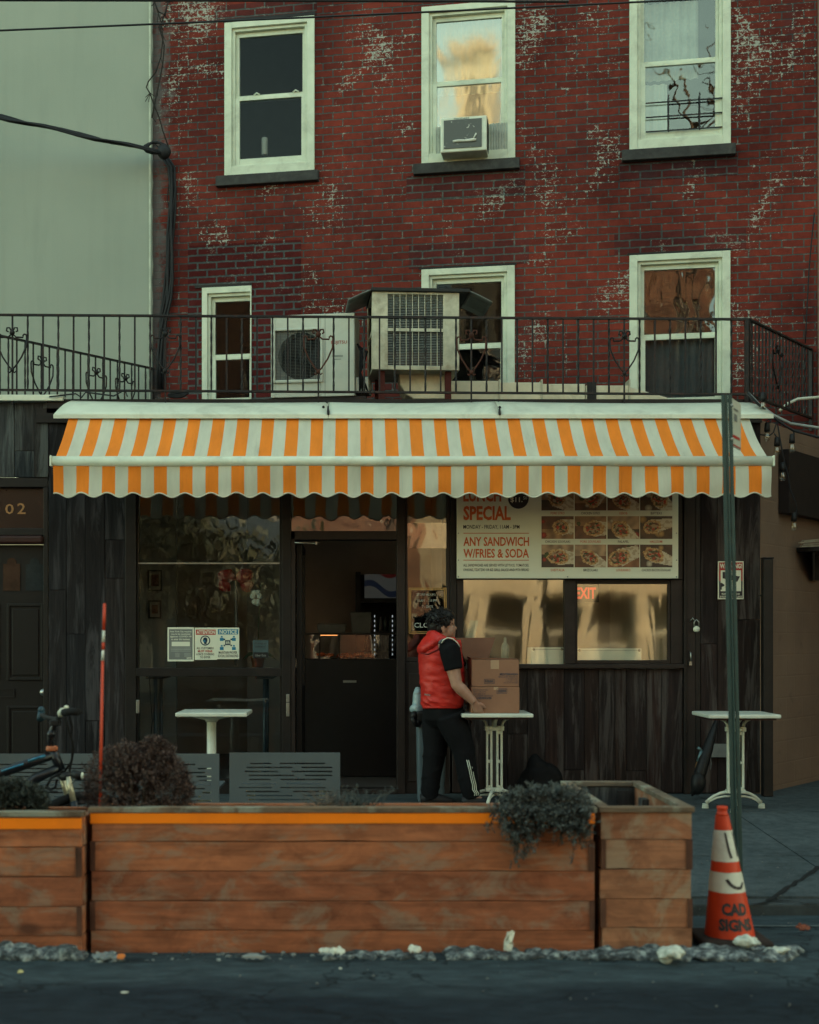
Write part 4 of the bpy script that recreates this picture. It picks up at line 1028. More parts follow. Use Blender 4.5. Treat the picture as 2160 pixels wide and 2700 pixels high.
m.tube([(x4, -.230, z4), (x4 + .05, -.231, z4 + .001), ((x4 + x5) / 2, -.232, z4 - .002), (x5 - .03, -.231, z4 + .002), (x5 - .006, -.231, z4 + .002)], [.010, .015, .012, .017, .011], 6); m.tube([(x5 - .03, -.231, z4 + .02), (x5 - .004, -.231, z5 + .03)], [.006, .009], 5); m.build('peeled_strip', plain('peel_white', (.62, .62, .54), .6), wa, local=True)
m = MB(); (x6, z6), (x7, z7) = l(1208, 309), l(1248, 304.5)
m.text('FRIGIDAIRE', x6, x7, z6 - .018, z7 - .014, -.2215, bold=.01); m.build('maker_lettering', plain('grey_letter', (.12, .13, .12), .5, bump=0), wa, local=True)
m = MB()
for i in range(16): z = za + .03 + i * (zb_ - za - .06) / 15; m.box(xb + .0005, xb + .006, -.19, -.04, z - .003, z + .003)
m.build('side_vent', dark_frame, wa, local=True)
m = MB(); (x8, _), (x9, _) = (WU(1150) - c_.x, 0), (WU(1338) - c_.x, 0)
for a, b_ in ((x8, xa - .004), (xb + .004, x9)):
    n_ = max(3, int((b_ - a) / .012))
    m.grid(lambda u, v: (a + (b_ - a) * u, .0 + .006 * (round(u * n_) % 2), za + (zb_ - za) * v), n_, 1, smooth=False)
build_each(m, 'side_filler', plain('accordion', (.36, .38, .33), .6), wa, local=True)

# ------------------------------------------------------------------ cables
cable = plain('cable_black', (.013, .014, .017), .6)
def wire(name, label, cat, pts, r, mat_=cable, n=6, group=None, parent=None):
    mb = MB(); mb.tube(pts, r, n)
    ob = mb.build(name, mat_, parent)
    if parent is None: tag(ob, label, cat, group)
    return ob
def sag(a, b_, s, n=14): return [Vector(a).lerp(Vector(b_), i / n) - Vector((0, 0, s * 4 * (i / n) * (1 - i / n))) for i in range(n + 1)]
wire('overhead_wire', 'thin dark wire crossing high over the whole front from the pale wall', 'wire', sag(P(-2000, 152, 11.0), P(3200, -74, 11.0), .05, 40), .008)
wire('overhead_wire', 'black wire along the very top edge of the picture over the pale wall', 'wire', sag(P(-2000, 2, 10.5), P(1500, 4, 10.5), -.01), .010)
hub = P(425, 402, 13.35)
bd = thing('cable_bundle', 'bundle of black service cables slung across the pale wall to the brick corner', 'cable', hub)
for i, (py, r_) in enumerate(((302, .010), (308, .016), (314, .020), (318, .009))):
    a = P(-1600, py - 392 + i * 3, 11.2)
    m = MB(); m.tube([q + Vector((0, 0, .012 * math.sin(k * 1.3 + i))) for k, q in enumerate(sag(a, hub + Vector((0, -.03 * i, -.01 * i)), .03, 40))], r_, 6); m.build('cable', cable, bd)
m = MB()
for k in range(3): m.tube([hub + Vector((-.05 + .12 * math.cos(t) * (1 - .2 * k), -.04 - .01 * k, .03 + .055 * math.sin(t))) for t in [i * .55 + k for i in range(12)]], .012, 6)
m.ball(hub + Vector((.03, -.03, 0)), (.06, .05, .07), nz=.4); m.build('coil', cable, bd)
drop = [(430, 410), (452, 440), (458, 500), (455, 560), (451, 620), (449, 680), (446, 740), (441, 790), (432, 840), (425, 900), (424, 960), (425, 1030)]
m = MB()
for k in range(6):
    m.tube([P(px + 7 * math.sin(k * 1.9 + i * .7) + (k - 3) * 1.5, py, WY(px) - .035 - .012 * (k % 3)) for i, (px, py) in enumerate(drop)], .013, 6)
m.build('riser', cable, bd)
m = MB(); m.tube([P(px, py, WY(px) - .03) for px, py in ((443, 440), (446, 480), (441, 520), (448, 560), (447, 600))], .005, 5)
m.tube([P(px, py, WY(px) - .03) for px, py in ((396, 365), (410, 380), (428, 398))], .006, 5); m.build('loose_wire', cable, bd)
vn = thing('dry_vine', 'dry leafless vine strands hanging down the corner of the brick and pale walls', 'vine', P(420, 120, 13.4))
rv = random.Random(4)
for st in ([(447, 0), (430, 50), (424, 80), (432, 120), (428, 170), (415, 240), (408, 280), (402, 310)], [(405, 0), (424, 60), (430, 100), (424, 150), (412, 190), (390, 215), (388, 230), (396, 245), (408, 280), (418, 310), (430, 345), (445, 390)], [(446, 0), (434, 40), (418, 30), (408, 8)]):
    m = MB(); m.tube([P(px + rv.uniform(-2, 2), py, 13.42 - .02 * rv.random()) for px, py in st], .007, 5)
    for i in range(10):
        a, b_ = random.choice(st), random.choice([(rv.uniform(-14, 14), rv.uniform(6, 30))]); p = P(a[0], a[1], 13.42); m.tube([p, P(a[0] + b_[0], a[1] + b_[1], 13.42)], .004, 4)
    m.build('stem', plain('vine_stem', (.03, .026, .024), .9), vn)
wire('wall_wire', 'thin wire hanging down the brick at the far right edge', 'wire', [P(px, py, WY(px) - .03) for px, py in ((2148, 560), (2140, 640), (2133, 720), (2126, 860), (2124, 905))], .006)
wire('conduit', 'pale curved conduit end on the brick behind the right railing', 'conduit', [P(px, py, 12.0) for px, py in ((2056, 1083), (2078, 1064), (2104, 1052), (2140, 1049), (2175, 1046))], .014, white_metal, 8)
wire('roof_conduit', 'grey pipe following the slope of the tan wall top at the right', 'pipe', [P(px, py, 11.15) for px, py in ((1972, 1036), (2000, 1065), (2040, 1095), (2085, 1117), (2160, 1128), (2230, 1130))], .013, plain('grey_pipe', (.30, .33, .31), .5))
wire('hood_cable', 'short wire ends lying along the awning hood at the left', 'wire', [P(px, py, 11.18) for px, py in ((130, 1046), (200, 1038), (215, 1048), (226, 1034), (300, 1044), (330, 1028), (336, 1046))], .007)
m = MB()
for k in range(4): m.tube([P(465 + 22 * math.cos(t) + 3 * k, 1042 + 6 * math.sin(t) - 2 * k, 11.5) for t in [i * .6 for i in range(12)]], .010, 6)
tag(m.build('cable_coil', cable), 'coil of black cable lying on the roof at the foot of the brick corner', 'cable')

# ------------------------------------------------------------------ signs
sign_white = plain('sign_white', (.68, .70, .58), .45, var=.05, scale=3, bump=0)
ink_orange = plain('ink_orange', (.56, .11, .025), .5, var=.1, bump=0)
ink_dark = plain('ink_dark', (.030, .026, .03), .5, var=.1, bump=0)
ink_red = plain('ink_red', (.40, .03, .025), .5, var=.1, bump=0)
ink_blue = plain('ink_blue', (.02, .17, .30), .5, var=.1, bump=0)
ink_navy = plain('ink_navy', (.012, .03, .06), .5, var=.1, bump=0)
ink_grey = plain('ink_grey', (.17, .185, .18), .5, var=.1, bump=0)
photo = NM('printed_photo')
at = photo.n('ShaderNodeAttribute', attribute_name='print'); photo.l(at.outputs['Color'], photo.b.inputs['Base Color']); photo.rough(.4)

YS = YF - .10
mbd = thing('menu_board', 'wide white menu board with orange lettering and rows of wrap pictures above the serving windows', 'sign', (PX(1497, YS), YS, PZ(1525, YS)))
def sx(px): return PX(px, YS)
def szz(py): return PZ(py, YS)
m = MB(); m.box(sx(1205), sx(1789), YS, YS + .03, szz(1525), szz(1262)); m.build('panel', sign_white, mbd, bevel=.002)
m = MB()
yt = YS - .002
def st(s, x0, x1, y0, y1, mi, bold=.0): m.text(s, sx(x0), sx(x1), szz(y1), szz(y0), yt, mi, bold)
st('LUNCH', 1222, 1322, 1287, 1323, 0, .035); st('SPECIAL', 1222, 1347, 1334, 1372, 0, .035)
st('MONDAY - FRIDAY, 11AM - 3PM', 1222, 1370, 1384, 1396, 1, .012)
st('ANY SANDWICH', 1222, 1395, 1416, 1440, 0, .022); st('W/FRIES & SODA', 1222, 1395, 1447, 1471, 0, .022)
st('ALL SANDWICHES ARE SERVED WITH LETTUCE, TOMATOES,', 1222, 1395, 1487, 1495, 1, .004); st('ONIONS, TZATZIKI OR BZ GRILL SAUCE AND PITA BREAD', 1222, 1395, 1499, 1507, 1, .004)
for py in (1406, 1477): m.box(sx(1222), sx(1395), yt - .001, YS - .0005, szz(py + .8), szz(py - .8))
names = [['PORK GYRO', 'CHICKEN GYRO', 'KEBOB', 'BIFTEKI'], ['CHICKEN SOUVLAKI', 'PORK SOUVLAKI', 'FALAFEL', 'HALLOUMI'], ['SHEFTALIA', 'BRIZOLAKI', 'LOUKANIKO', 'CHICKEN BACON SOUVLAKI']]
cols_x = [(1428, 1513), (1515.5, 1599), (1602, 1686), (1688, 1773)]; rows_y = [(1286, 1346), (1361, 1421), (1436, 1496)]
for r_, row in enumerate(names):
    for c_, s_ in enumerate(row):
        cx_ = sum(cols_x[c_]) / 2; wd = min(76, 4.1 * len(s_)); st(s_, cx_ - wd / 2, cx_ + wd / 2, rows_y[r_][1] + 4, rows_y[r_][1] + 10.5, 0 if (c_ + r_) % 2 == 0 else 1, .006)
m.build('lettering', [ink_orange, ink_dark], mbd)
m = MB(); cxx, czz, rr = sx(1367), szz(1314), .088
m.add([(cxx, yt, czz)] + [(cxx + rr * math.cos(2 * math.pi * i / 32), yt, czz + rr * math.sin(2 * math.pi * i / 32)) for i in range(32)], [(0, i + 1, (i + 1) % 32 + 1) for i in range(32)])
bdg = m.build('price_badge', ink_dark, mbd)
m = MB(); m.text('$11.', sx(1346), sx(1378), szz(1326), szz(1311), yt - .0015, bold=.02); m.text('50', sx(1380), sx(1390), szz(1317), szz(1309), yt - .0015); m.build('price_lettering', sign_white, bdg)
def hsh(a, b_): return random.Random(a * 131 + b_ * 17).random()
def food(i, j, u, v, sd):
    """colour of one printed dot of a wrap picture"""
    rnd = random.Random(sd); bgs = [(.10, .055, .03), (.30, .19, .11), (.16, .08, .045), (.36, .26, .18), (.08, .05, .035), (.24, .12, .06)]
    b1, b2 = rnd.sample(bgs, 2); hz = rnd.uniform(.3, .6); c = b1 if v > hz else b2
    n = noise.noise(Vector((u * 5 + sd, v * 4, sd))); c = tuple(max(.01, x * (1 + .6 * n)) for x in c)
    for k in range(3):                                # garnish around
        gx, gy, gr = rnd.random(), rnd.uniform(.1, .9), rnd.uniform(.08, .2); col_ = rnd.choice([(.38, .05, .02), (.10, .13, .03), (.45, .30, .14), (.5, .45, .36)])
        d = math.hypot((u - gx) * 1.4, v - gy)
        if d < gr: c = tuple(x * (1.1 - .6 * d / gr) for x in col_)
    px, py, a = rnd.uniform(.36, .62), rnd.uniform(.40, .56), rnd.uniform(-.9, .9); sx_, sy_ = rnd.uniform(.36, .50), rnd.uniform(.27, .36)
    du, dv = (u - px) * 1.42, v - py; ru, rv_ = du * math.cos(a) + dv * math.sin(a), -du * math.sin(a) + dv * math.cos(a)
    # paper cone behind, bread ring, filling
    if ru > 0 and abs(rv_) < sy_ * 1.1 - .15 * ru and ru < .95: c = (.52, .47, .38) if noise.noise(Vector((u * 9, v * 9, sd))) > -.1 else (.40, .34, .26)
    d = math.hypot(ru / sx_, rv_ / sy_) + .22 * noise.noise(Vector((u * 6, v * 6, sd * 2)))
    if d < 1: c = (.50, .36, .20) if noise.noise(Vector((u * 14, v * 14, sd))) > 0 else (.36, .22, .10)
    if d < .74:
        q = noise.noise(Vector((u * 11 + 9, v * 11, sd))); q2 = noise.noise(Vector((u * 8, v * 8 + 5, sd + 3)))
        c = (.42, .055, .025) if q > .22 else ((.055, .075, .025) if q < -.22 else ((.20, .09, .04) if q2 > 0 else (.36, .28, .19)))
    return (*[min(.8, 1.25 * max(0, x) ** 1.35) for x in c], 1)
for r_ in range(3):
    for c_ in range(4):
        x0, x1 = sx(cols_x[c_][0]), sx(cols_x[c_][1]); z0, z1 = szz(rows_y[r_][1]), szz(rows_y[r_][0]); NU, NV = 40, 28
        mb = MB(); mb.grid(lambda u, v: (x0 + (x1 - x0) * u, yt, z0 + (z1 - z0) * v), NU, NV, smooth=False)
        ob = mb.build('picture', photo.mat, mbd, normals=False)
        ca = ob.data.color_attributes.new('print', 'FLOAT_COLOR', 'CORNER')
        for p in ob.data.polygons:
            i, j = p.index % NU, p.index // NU; cc = food(i, j, (i + .5) / NU, (j + .5) / NV, r_ * 4 + c_ + 3)
            for li in p.loop_indices: ca.data[li].color = cc
m = MB()
for px in (1209, 1497, 1784): m.ball((sx(px), YS - .003, szz(1521)), .006, 8, 5)
for py in (1406, 1477): m.ball((sx(1209), YS - .003, szz(py)), .005, 8, 5); m.ball((sx(1784), YS - .003, szz(py)), .005, 8, 5)
m.build('screw', ink_grey, mbd)

YG = YF - .004
def small_sign(name, label, x0, x1, y0, y1, Y=YG, th=.006, mt=sign_white):
    t_ = thing(name, label, 'sign', (PX((x0 + x1) / 2, Y), Y, PZ(y1, Y)))
    mb = MB(); mb.box(PX(x0, Y), PX(x1, Y), Y - th, Y, PZ(y1, Y), PZ(y0, Y)); mb.build('panel', mt, t_, bevel=.002)
    mb = MB()
    def tx(s, a, b_, c0, c1, mi=0, bold=.015): mb.text(s, PX(a, Y), PX(b_, Y), PZ(c1, Y), PZ(c0, Y), Y - th - .0012, mi, bold)
    def bx(a, b_, c0, c1, mi=0, lift=.0005): mb.box(PX(a, Y), PX(b_, Y), Y - th - lift - .0002, Y - th, PZ(c1, Y), PZ(c0, Y), mi)
    return t_, mb, tx, bx
vs, m, tx, bx = small_sign('vaccination_notice', 'grey and white vaccination notice taped inside the left shop window', 442, 512, 1654, 1744)
bx(446, 508, 1659, 1739, 0)
for i, s in enumerate(('New York City requires', 'you to be vaccinated', 'against COVID-19', 'to enter this business.')): tx(s, 449 + (3 if i % 2 else 0), 505 - (3 if i % 2 else 0), 1663 + i * 6.6, 1668.5 + i * 6.6, 1, .02)
bx(453, 501, 1692, 1704, 1, .0010)
for i in range(3): bx(451, 503, 1708 + i * 4, 1709.5 + i * 4, 2, .0010)
for i in range(4): bx(462, 474, 1722 + i * 3, 1723 + i * 3, 2, .0010); bx(486, 503, 1722 + i * 3, 1723 + i * 3, 2, .0010)
tx('NYC', 493, 505, 1733, 1738, 1, .04); m.build('lettering', [ink_grey, sign_white, plain('ink_mid', (.34, .36, .33), .5, bump=0)], vs)
vs, m, tx, bx = small_sign('mask_notice', 'white attention sign with a red band asking customers to wear a face covering', 514, 573, 1655, 1740)
bx(517, 569, 1660, 1674, 1); tx('ATTENTION', 519, 567, 1662, 1672, 2, .03)
tx('ALL CUSTOMERS', 519, 564, 1706, 1712); tx('MUST WEAR', 522, 561, 1714, 1720, 1, .03); tx('A FACE COVERING', 518, 565, 1722, 1728); tx('TO ENTER', 528, 555, 1730, 1736)
Yq = YG - .008; cx_, cz_, r_ = PX(541.5, YG), PZ(1689, YG), .043
m.add([(cx_, Yq + .0004, cz_)] + [(cx_ + r_ * math.cos(t * .2618), Yq + .0004, cz_ + r_ * math.sin(t * .2618)) for t in range(24)], [(0, i + 1, (i + 1) % 24 + 1) for i in range(24)], 3)
m.add([(cx_, Yq - .0004, cz_)] + [(cx_ + .034 * math.cos(t * .2618), Yq - .0004, cz_ + .034 * math.sin(t * .2618)) for t in range(24)], [(0, i + 1, (i + 1) % 24 + 1) for i in range(24)], 2)
m.add([(cx_ + x, Yq - .0012, cz_ + z) for x, z in ((-.018, .012), (-.012, .024), (.006, .027), (.018, .018), (.019, -.002), (.012, -.02), (.012, -.03), (-.008, -.03), (-.012, -.014), (-.02, -.004))], [tuple(range(10))], 3)
m.add([(cx_ + x, Yq - .002, cz_ + z) for x, z in ((-.021, .002), (.0, .004), (.003, -.014), (-.012, -.016))], [(0, 1, 2, 3)], 4)
m.build('lettering', [ink_dark, ink_red, sign_white, ink_navy, ink_blue], vs)
vs, m, tx, bx = small_sign('distancing_notice', 'white notice sign with a blue band about social distancing, right of the mask sign', 572.5, 631, 1655, 1738)
bx(575, 628, 1659, 1673, 1); tx('NOTICE', 579, 625, 1660.5, 1671.5, 2, .03); tx('MAINTAIN PROPER', 577, 626, 1717, 1724); tx('SOCIAL DISTANCING', 575, 628, 1726, 1733)
for qx in (585, 617):
    for qy in (1678, 1702):
        bx(qx - 5, qx + 5, qy + 4, qy + 12, 1); bx(qx - 2.5, qx + 2.5, qy - 1, qy + 3, 1)
bx(594, 608, 1688, 1701, 3); tx('6ft', 596, 606, 1690.5, 1698, 2, .02)
for a in (-1, 1):
    for b_ in (-1, 1): bx(601 + a * 9 - 2, 601 + a * 9 + 2, 1694 + b_ * 8 - 2, 1694 + b_ * 8 + 2, 3)
m.build('lettering', [ink_dark, ink_blue, sign_white, ink_navy], vs)
dk = plain('sticker_teal', (.035, .07, .08), .4, bump=0)
vs, m, tx, bx = small_sign('delivery_sticker', 'small dark teal delivery sticker low in the right corner of the shop window', 667, 708, 1688, 1735, mt=dk)
tx('Pickup or', 672, 704, 1694, 1700, 0, .0); tx('delivery?', 673, 701, 1702, 1709, 0, .0); bx(668, 707, 1720, 1734.5, 1); tx('Uber Eats', 673, 702, 1725, 1731, 2, .01); m.build('lettering', [ink_dark, black, ink_grey], vs)
gold = plain('gold_frame', (.50, .34, .14), .35, .6, var=.2, bump=0)
hs = thing('store_hours_sign', 'gold framed store hours sign in the narrow window behind the person', 'sign', (PX(1127, YF), YF, PZ(1671, YF)))
m = MB(); Ya = YF - .012
m.frame(PX(1078, YF), PX(1177, YF), PZ(1671, YF), PZ(1550, YF), .006, .006, .006, .006, Ya - .004, Ya); m.frame(PX(1082, YF), PX(1173, YF), PZ(1667, YF), PZ(1554, YF), .006, .006, .006, .006, Ya - .004, Ya)
m.build('frame', gold, hs)
m = MB(); fx2 = lambda s, a, b_, c0, c1: m.text(s, PX(a, YF), PX(b_, YF), PZ(c1, YF), PZ(c0, YF), Ya - .002, 0, .0)
fx2('STORE HOURS', 1099, 1148, 1565, 1571); fx2('11AM  -  10 PM', 1102, 1152, 1580, 1587); fx2('7 - DAYS', 1113, 1142, 1596, 1603)
m.text('CLOSED', PX(1092, YF), PX(1166, YF), PZ(1655, YF), PZ(1642, YF), Ya - .002, 0, .01); m.build('lettering', plain('ink_silver', (.42, .45, .42), .5, bump=0), hs)
m = MB(); m.box(PX(1086, YF), PX(1169, YF), Ya + .001, Ya + .004, PZ(1663, YF), PZ(1558, YF)); m.build('plate', glass('sign_plate', .10, (.25, .28, .28), wav=.004), hs)
YW = YF - .036
vs, m, tx, bx = small_sign('warning_sign', 'red, white and black surveillance warning sign with a camera on the brown boards', 1893, 1961, 1480, 1580, Y=YW, th=.005)
bx(1896, 1958, 1483, 1532, 1); bx(1896, 1958, 1532.2, 1577, 0, .0005); bx(1900, 1954, 1504, 1559, 2, .0011)
m.text('WARNING!', PX(1898, YW), PX(1956, YW), PZ(1499, YW), PZ(1486, YW), YW - .0075, 2, .035)
cam_poly = [(1905, 1508), (1911, 1508), (1916, 1514), (1951, 1520), (1944, 1534), (1936, 1534), (1934, 1531), (1914, 1527), (1905, 1525)]
m.add([(PX(a, YW), YW - .0075, PZ(b_, YW)) for a, b_ in cam_poly], [tuple(range(9))], 0)
m.add([(PX(a, YW), YW - .0075, PZ(b_, YW)) for a, b_ in ((1900, 1537), (1903, 1537), (1910, 1542), (1910, 1545), (1903, 1548), (1903, 1555), (1900, 1555))], [tuple(range(7))], 0)
m.text('PROPERTY PROTECTED BY', PX(1903, YW), PX(1951, YW), PZ(1569, YW), PZ(1564, YW), YW - .0065, 2, .02); m.text('24 HOUR VIDEO SURVEILLANCE', PX(1898, YW), PX(1956, YW), PZ(1576, YW), PZ(1571, YW), YW - .0065, 2, .02)
m.build('lettering', [ink_dark, ink_red, sign_white], vs)

# ------------------------------------------------------------------ inside the shop
def tagm(mb, name, mats, label, cat, group=None, **k): return tag(mb.build(name, mats, **k), label, cat, group)
ct = thing('display_counter', 'dark counter with a glass food case inside the doorway', 'counter', (PX(930, 12.7), 12.7, G))
Yc = 12.6
m = MB(); m.box(PX(781, Yc), PX(1080, Yc), Yc, Yc + .6, G + .01, PZ(1738, Yc)); m.build('body', black, ct, bevel=.005)
m = MB(); m.box(PX(783, Yc), PX(1080, Yc), Yc, Yc + .5, PZ(1673, Yc), PZ(1669, Yc))
for px in (784, 842, 893): m.box(PX(px, Yc), PX(px + 3, Yc), Yc + .005, Yc + .02, PZ(1737.5, Yc), PZ(1673.5, Yc))
m.build('case_frame', dark_frame, ct)
m = MB(); m.rect(PX(787, Yc), PX(1080, Yc), PZ(1737, Yc), PZ(1674, Yc), Yc + .012); m.build('pane', glass_clear, ct)
fd = emit('heat_lamp_glow', (1.0, .22, .06), .28)
m = MB(); rf = random.Random(9)
for i in range(70): m.ball((PX(rf.uniform(836, 985), Yc + .1), Yc + rf.uniform(.05, .25), PZ(1733 - rf.uniform(0, 5) - 5 * math.exp(-((i % 20) - 10) ** 2 / 30), Yc)), (.02, .02, .014), 7, 5, nz=.3)
m.build('food', plain('orange_food', (.55, .11, .03), .5), ct)
m = MB(); m.box(PX(843, Yc), PX(890, Yc), Yc + .1, Yc + .12, PZ(1676, Yc), PZ(1674, Yc)); m.build('heat_strip', emit('heat_strip', (1.0, .36, .10), .35), ct)
m = MB(); m.box(PX(905, Yc), PX(940, Yc), Yc - .004, Yc - .0005, PZ(1800, Yc), PZ(1794, Yc)); m.build('tag_strip', plain('paper_tag', (.4, .4, .36), .6, bump=0), ct)
for lab, a, b_, c0, c1, dy in (('folded pale paper bags stacked on the counter top left end', 835, 913, 1646, 1668.5, .05), ('white takeaway box standing on the counter in front of the fridge', 924, 980, 1614, 1668.5, .1)):
    t_ = thing('takeaway_box', lab, 'box', (PX((a + b_) / 2, Yc), Yc + dy, PZ(c1, Yc)))
    m = MB(); m.hexa([(PX(a + 4, Yc), Yc + dy, PZ(c1, Yc)), (PX(b_ - 3, Yc), Yc + dy, PZ(c1, Yc)), (PX(b_ - 3, Yc), Yc + dy + .25, PZ(c1, Yc)), (PX(a + 4, Yc), Yc + dy + .25, PZ(c1, Yc)), (PX(a, Yc), Yc + dy - .02, PZ(c0, Yc)), (PX(b_, Yc), Yc + dy - .02, PZ(c0, Yc)), (PX(b_, Yc), Yc + dy + .27, PZ(c0 - 3, Yc)), (PX(a, Yc), Yc + dy + .27, PZ(c0 - 3, Yc))]); m.build('carton', plain('pale_card', (.13, .12, .11), .8), t_, bevel=.004)
fr = thing('drinks_fridge', 'tall black drinks fridge with a lit red, white and blue header behind the counter', 'fridge', (PX(1000, 13.6), 13.6, G))
Yr = 13.5
m = MB(); x0, x1 = PX(938, Yr), PX(1062, Yr)
m.box(x0, x0 + .05, Yr, Yr + .6, G + .01, PZ(1508, Yr)); m.box(x1 - .05, x1, Yr, Yr + .6, G + .01, PZ(1508, Yr)); m.box(x0 + .05, x1 - .05, Yr + .5, Yr + .6, G + .01, PZ(1508, Yr)); m.box(x0 + .05, x1 - .05, Yr, Yr + .5, PZ(1590, Yr), PZ(1578, Yr)); m.box(x0 + .05, x1 - .05, Yr, Yr + .5, G + .01, G + .3); m.build('cabinet', black, fr)
hw, hr, hb = emit('header_white', (.17, .18, .17), .02), emit('header_red', (.13, .012, .012), .02), emit('header_blue', (.015, .03, .07), .02)
m = MB(); hx0, hx1, hz0, hz1 = x0 + .09, x1 - .06, PZ(1577, Yr), PZ(1514, Yr)
def band(f0, f1, mi):
    n_ = 24
    for i in range(n_):
        u0, u1 = i / n_, (i + 1) / n_
        q = lambda u, f: (hx0 + (hx1 - hx0) * u, Yr + .01, hz0 + (hz1 - hz0) * min(1, max(0, f(u))))
        m.quad(q(u0, f0), q(u1, f0), q(u1, f1), q(u0, f1), mi)
wv = lambda u: .62 - .42 * u + .12 * math.sin(u * 6.28)
band(lambda u: 0, lambda u: wv(u) - .14, 0); band(lambda u: wv(u) - .14, lambda u: wv(u) + .12, 2); band(lambda u: wv(u) + .12, lambda u: wv(u) + .42 + .3 * u, 0); band(lambda u: wv(u) + .42 + .3 * u, lambda u: 1, 1)
m.build('header', [hw, hr, hb], fr)
for px in (987, 1034):
    for (a, b_) in ((1622, 1735), (1745, 1850)):
        m = MB()
        for k in range(9): z = PZ(a + (b_ - a) * k / 9, Yr); m.box(PX(px, Yr), PX(px + 2.2, Yr), Yr + .01, Yr + .02, z - .022, z)
        m.build('light_strip', emit('fridge_led', (.85, .95, 1.0), .07), fr)
m = MB(); rf = random.Random(5)
for k in range(5):
    z = PZ(1625 + 52 * k, Yr) - .15
    m.box(x0 + .06, x1 - .06, Yr + .1, Yr + .45, z - .012, z)
    for i in range(7): m.lathe([(.022, 0), (.022, .10), (.009, .13), (.009, .15)], (x0 + .11 + .05 * i, Yr + .2, z), 8, m=rf.choice([1, 2, 3]))
m.build('bottle_shelf', [dark_frame, plain('bottle_a', (.10, .09, .08), .3), plain('bottle_b', (.16, .15, .14), .3), plain('bottle_c', (.05, .06, .05), .3)], fr, )
for i, (a, b_, c0, c1) in enumerate(((390, 428, 1503, 1559), (392, 426, 1583, 1631))):
    Yp = 12.49; t_ = thing('framed_picture', ('upper' if i == 0 else 'lower') + ' small black framed picture on the pale wall inside the left shop window', 'picture', (PX(a, Yp), Yp, PZ(c1, Yp)))
    m = MB(); m.frame(PX(a, Yp), PX(b_, Yp), PZ(c1, Yp), PZ(c0, Yp), .014, .014, .014, .014, Yp - .02, Yp); m.build('frame', black, t_)
    m = MB(); m.rect(PX(a, Yp) + .014, PX(b_, Yp) - .014, PZ(c1, Yp) + .014, PZ(c0, Yp) - .014, Yp - .008); m.build('print', plain('print_mat', (.22, .2, .17), .6), t_)
    m = MB(); m.rect(PX(a + 9, Yp), PX(b_ - 9, Yp), PZ(c1 - 13, Yp), PZ(c0 + 12, Yp), Yp - .010); m.build('image', plain('print_image', (.14, .07, .05), .6, var=.8, scale=25), t_)
red_cloth = plain('red_bow', (.20, .012, .010), .6, var=.3)
bw = thing('ribbon_bow', 'large red ribbon bow hanging inside the left shop window', 'bow', P(622, 1530, 11.7))
m = MB(); c_ = P(622, 1525, 11.7)
for s in (-1, 1):
    m.ball(c_ + Vector((s * .075, 0, .02)), (.085, .04, .06), 12, 8, nz=.35, nf=14); m.ball(c_ + Vector((s * .10, .01, -.06)), (.06, .03, .07), 10, 7, nz=.4, nf=14)
m.build('loop', red_cloth, bw)
m = MB(); m.tube([P(622, 1530, 11.72), P(623, 1640, 11.72), P(622, 1755, 11.72)], .012, 6); m.build('stick', plain('bow_stick', (.16, .14, .12), .7), bw)
orc = thing('orchid', 'potted orchid with white flowers on the ledge of the left shop window', 'plant', P(680, 1760, 11.6))
Yo = 11.6
m = MB(); b0 = P(680, 1759, Yo); m.lathe([(.045, 0), (.06, .075), (.065, .078), (.065, .095), (.055, .095), (.053, .08)], b0, 16); m.build('pot', plain('terracotta', (.24, .07, .03), .8), orc)
m = MB(); m.tube([P(682, 1730, Yo), P(681, 1660, Yo), P(685, 1590, Yo), P(687, 1545, Yo), P(692, 1538, Yo)], .005, 5)
for k in range(5):
    a = k * 1.3; m.grid(lambda u, v: tuple(P(680, 1728, Yo) + Vector((math.cos(a) * .16 * v, math.sin(a) * .08 * v, .10 * v - .14 * v * v)) + Vector((0, .02 * (u - .5) * math.sin(v * 3), .03 * (u - .5) * math.sin(v * 3)))), 2, 6)
m.build('stem', plain('orchid_green', (.03, .05, .02), .5), orc)
m = MB(); c_ = P(676, 1572, Yo - .03)
for k in range(6):
    a = k * 1.047; m.ball(c_ + Vector((math.cos(a) * .03, 0, math.sin(a) * .035 - (.02 if k > 3 else 0))), (.026, .01, .026), 8, 5)
m.ball(P(680, 1590, Yo - .02), (.028, .012, .03), 8, 5); m.build('flower', plain('petal', (.42, .45, .40), .6), orc)
for lab, a, b_ in (('steel blue stool leg frame behind the lower left shop window', 405, 423), ('steel blue tube frame at the right behind the lower shop window', 693, 705)):
    t_ = thing('stool_frame', lab, 'stool', (PX(a, 11.9), 11.9, G)); blue = plain('blue_steel', (.05, .075, .095), .4, .3)
    m = MB(); m.tube([(PX(a + 5, 11.9), 11.9, G + .006), (PX(a + 5, 11.9), 11.9, PZ(1790, 11.9))], .018, 8); m.build('leg', blue, t_)
    m = MB(); m.tube([(PX(a + 5, 11.9), 12.25, G + .006), (PX(a + 5, 11.9), 12.25, PZ(1790, 11.9))], .018, 8); m.build('leg', blue, t_)
    m = MB(); m.box(PX(a - 20, 11.9), PX(a + 30, 11.9), 11.85, 12.3, PZ(1790, 11.9) + .001, PZ(1782, 11.9)); m.build('seat', black, t_, bevel=.01)
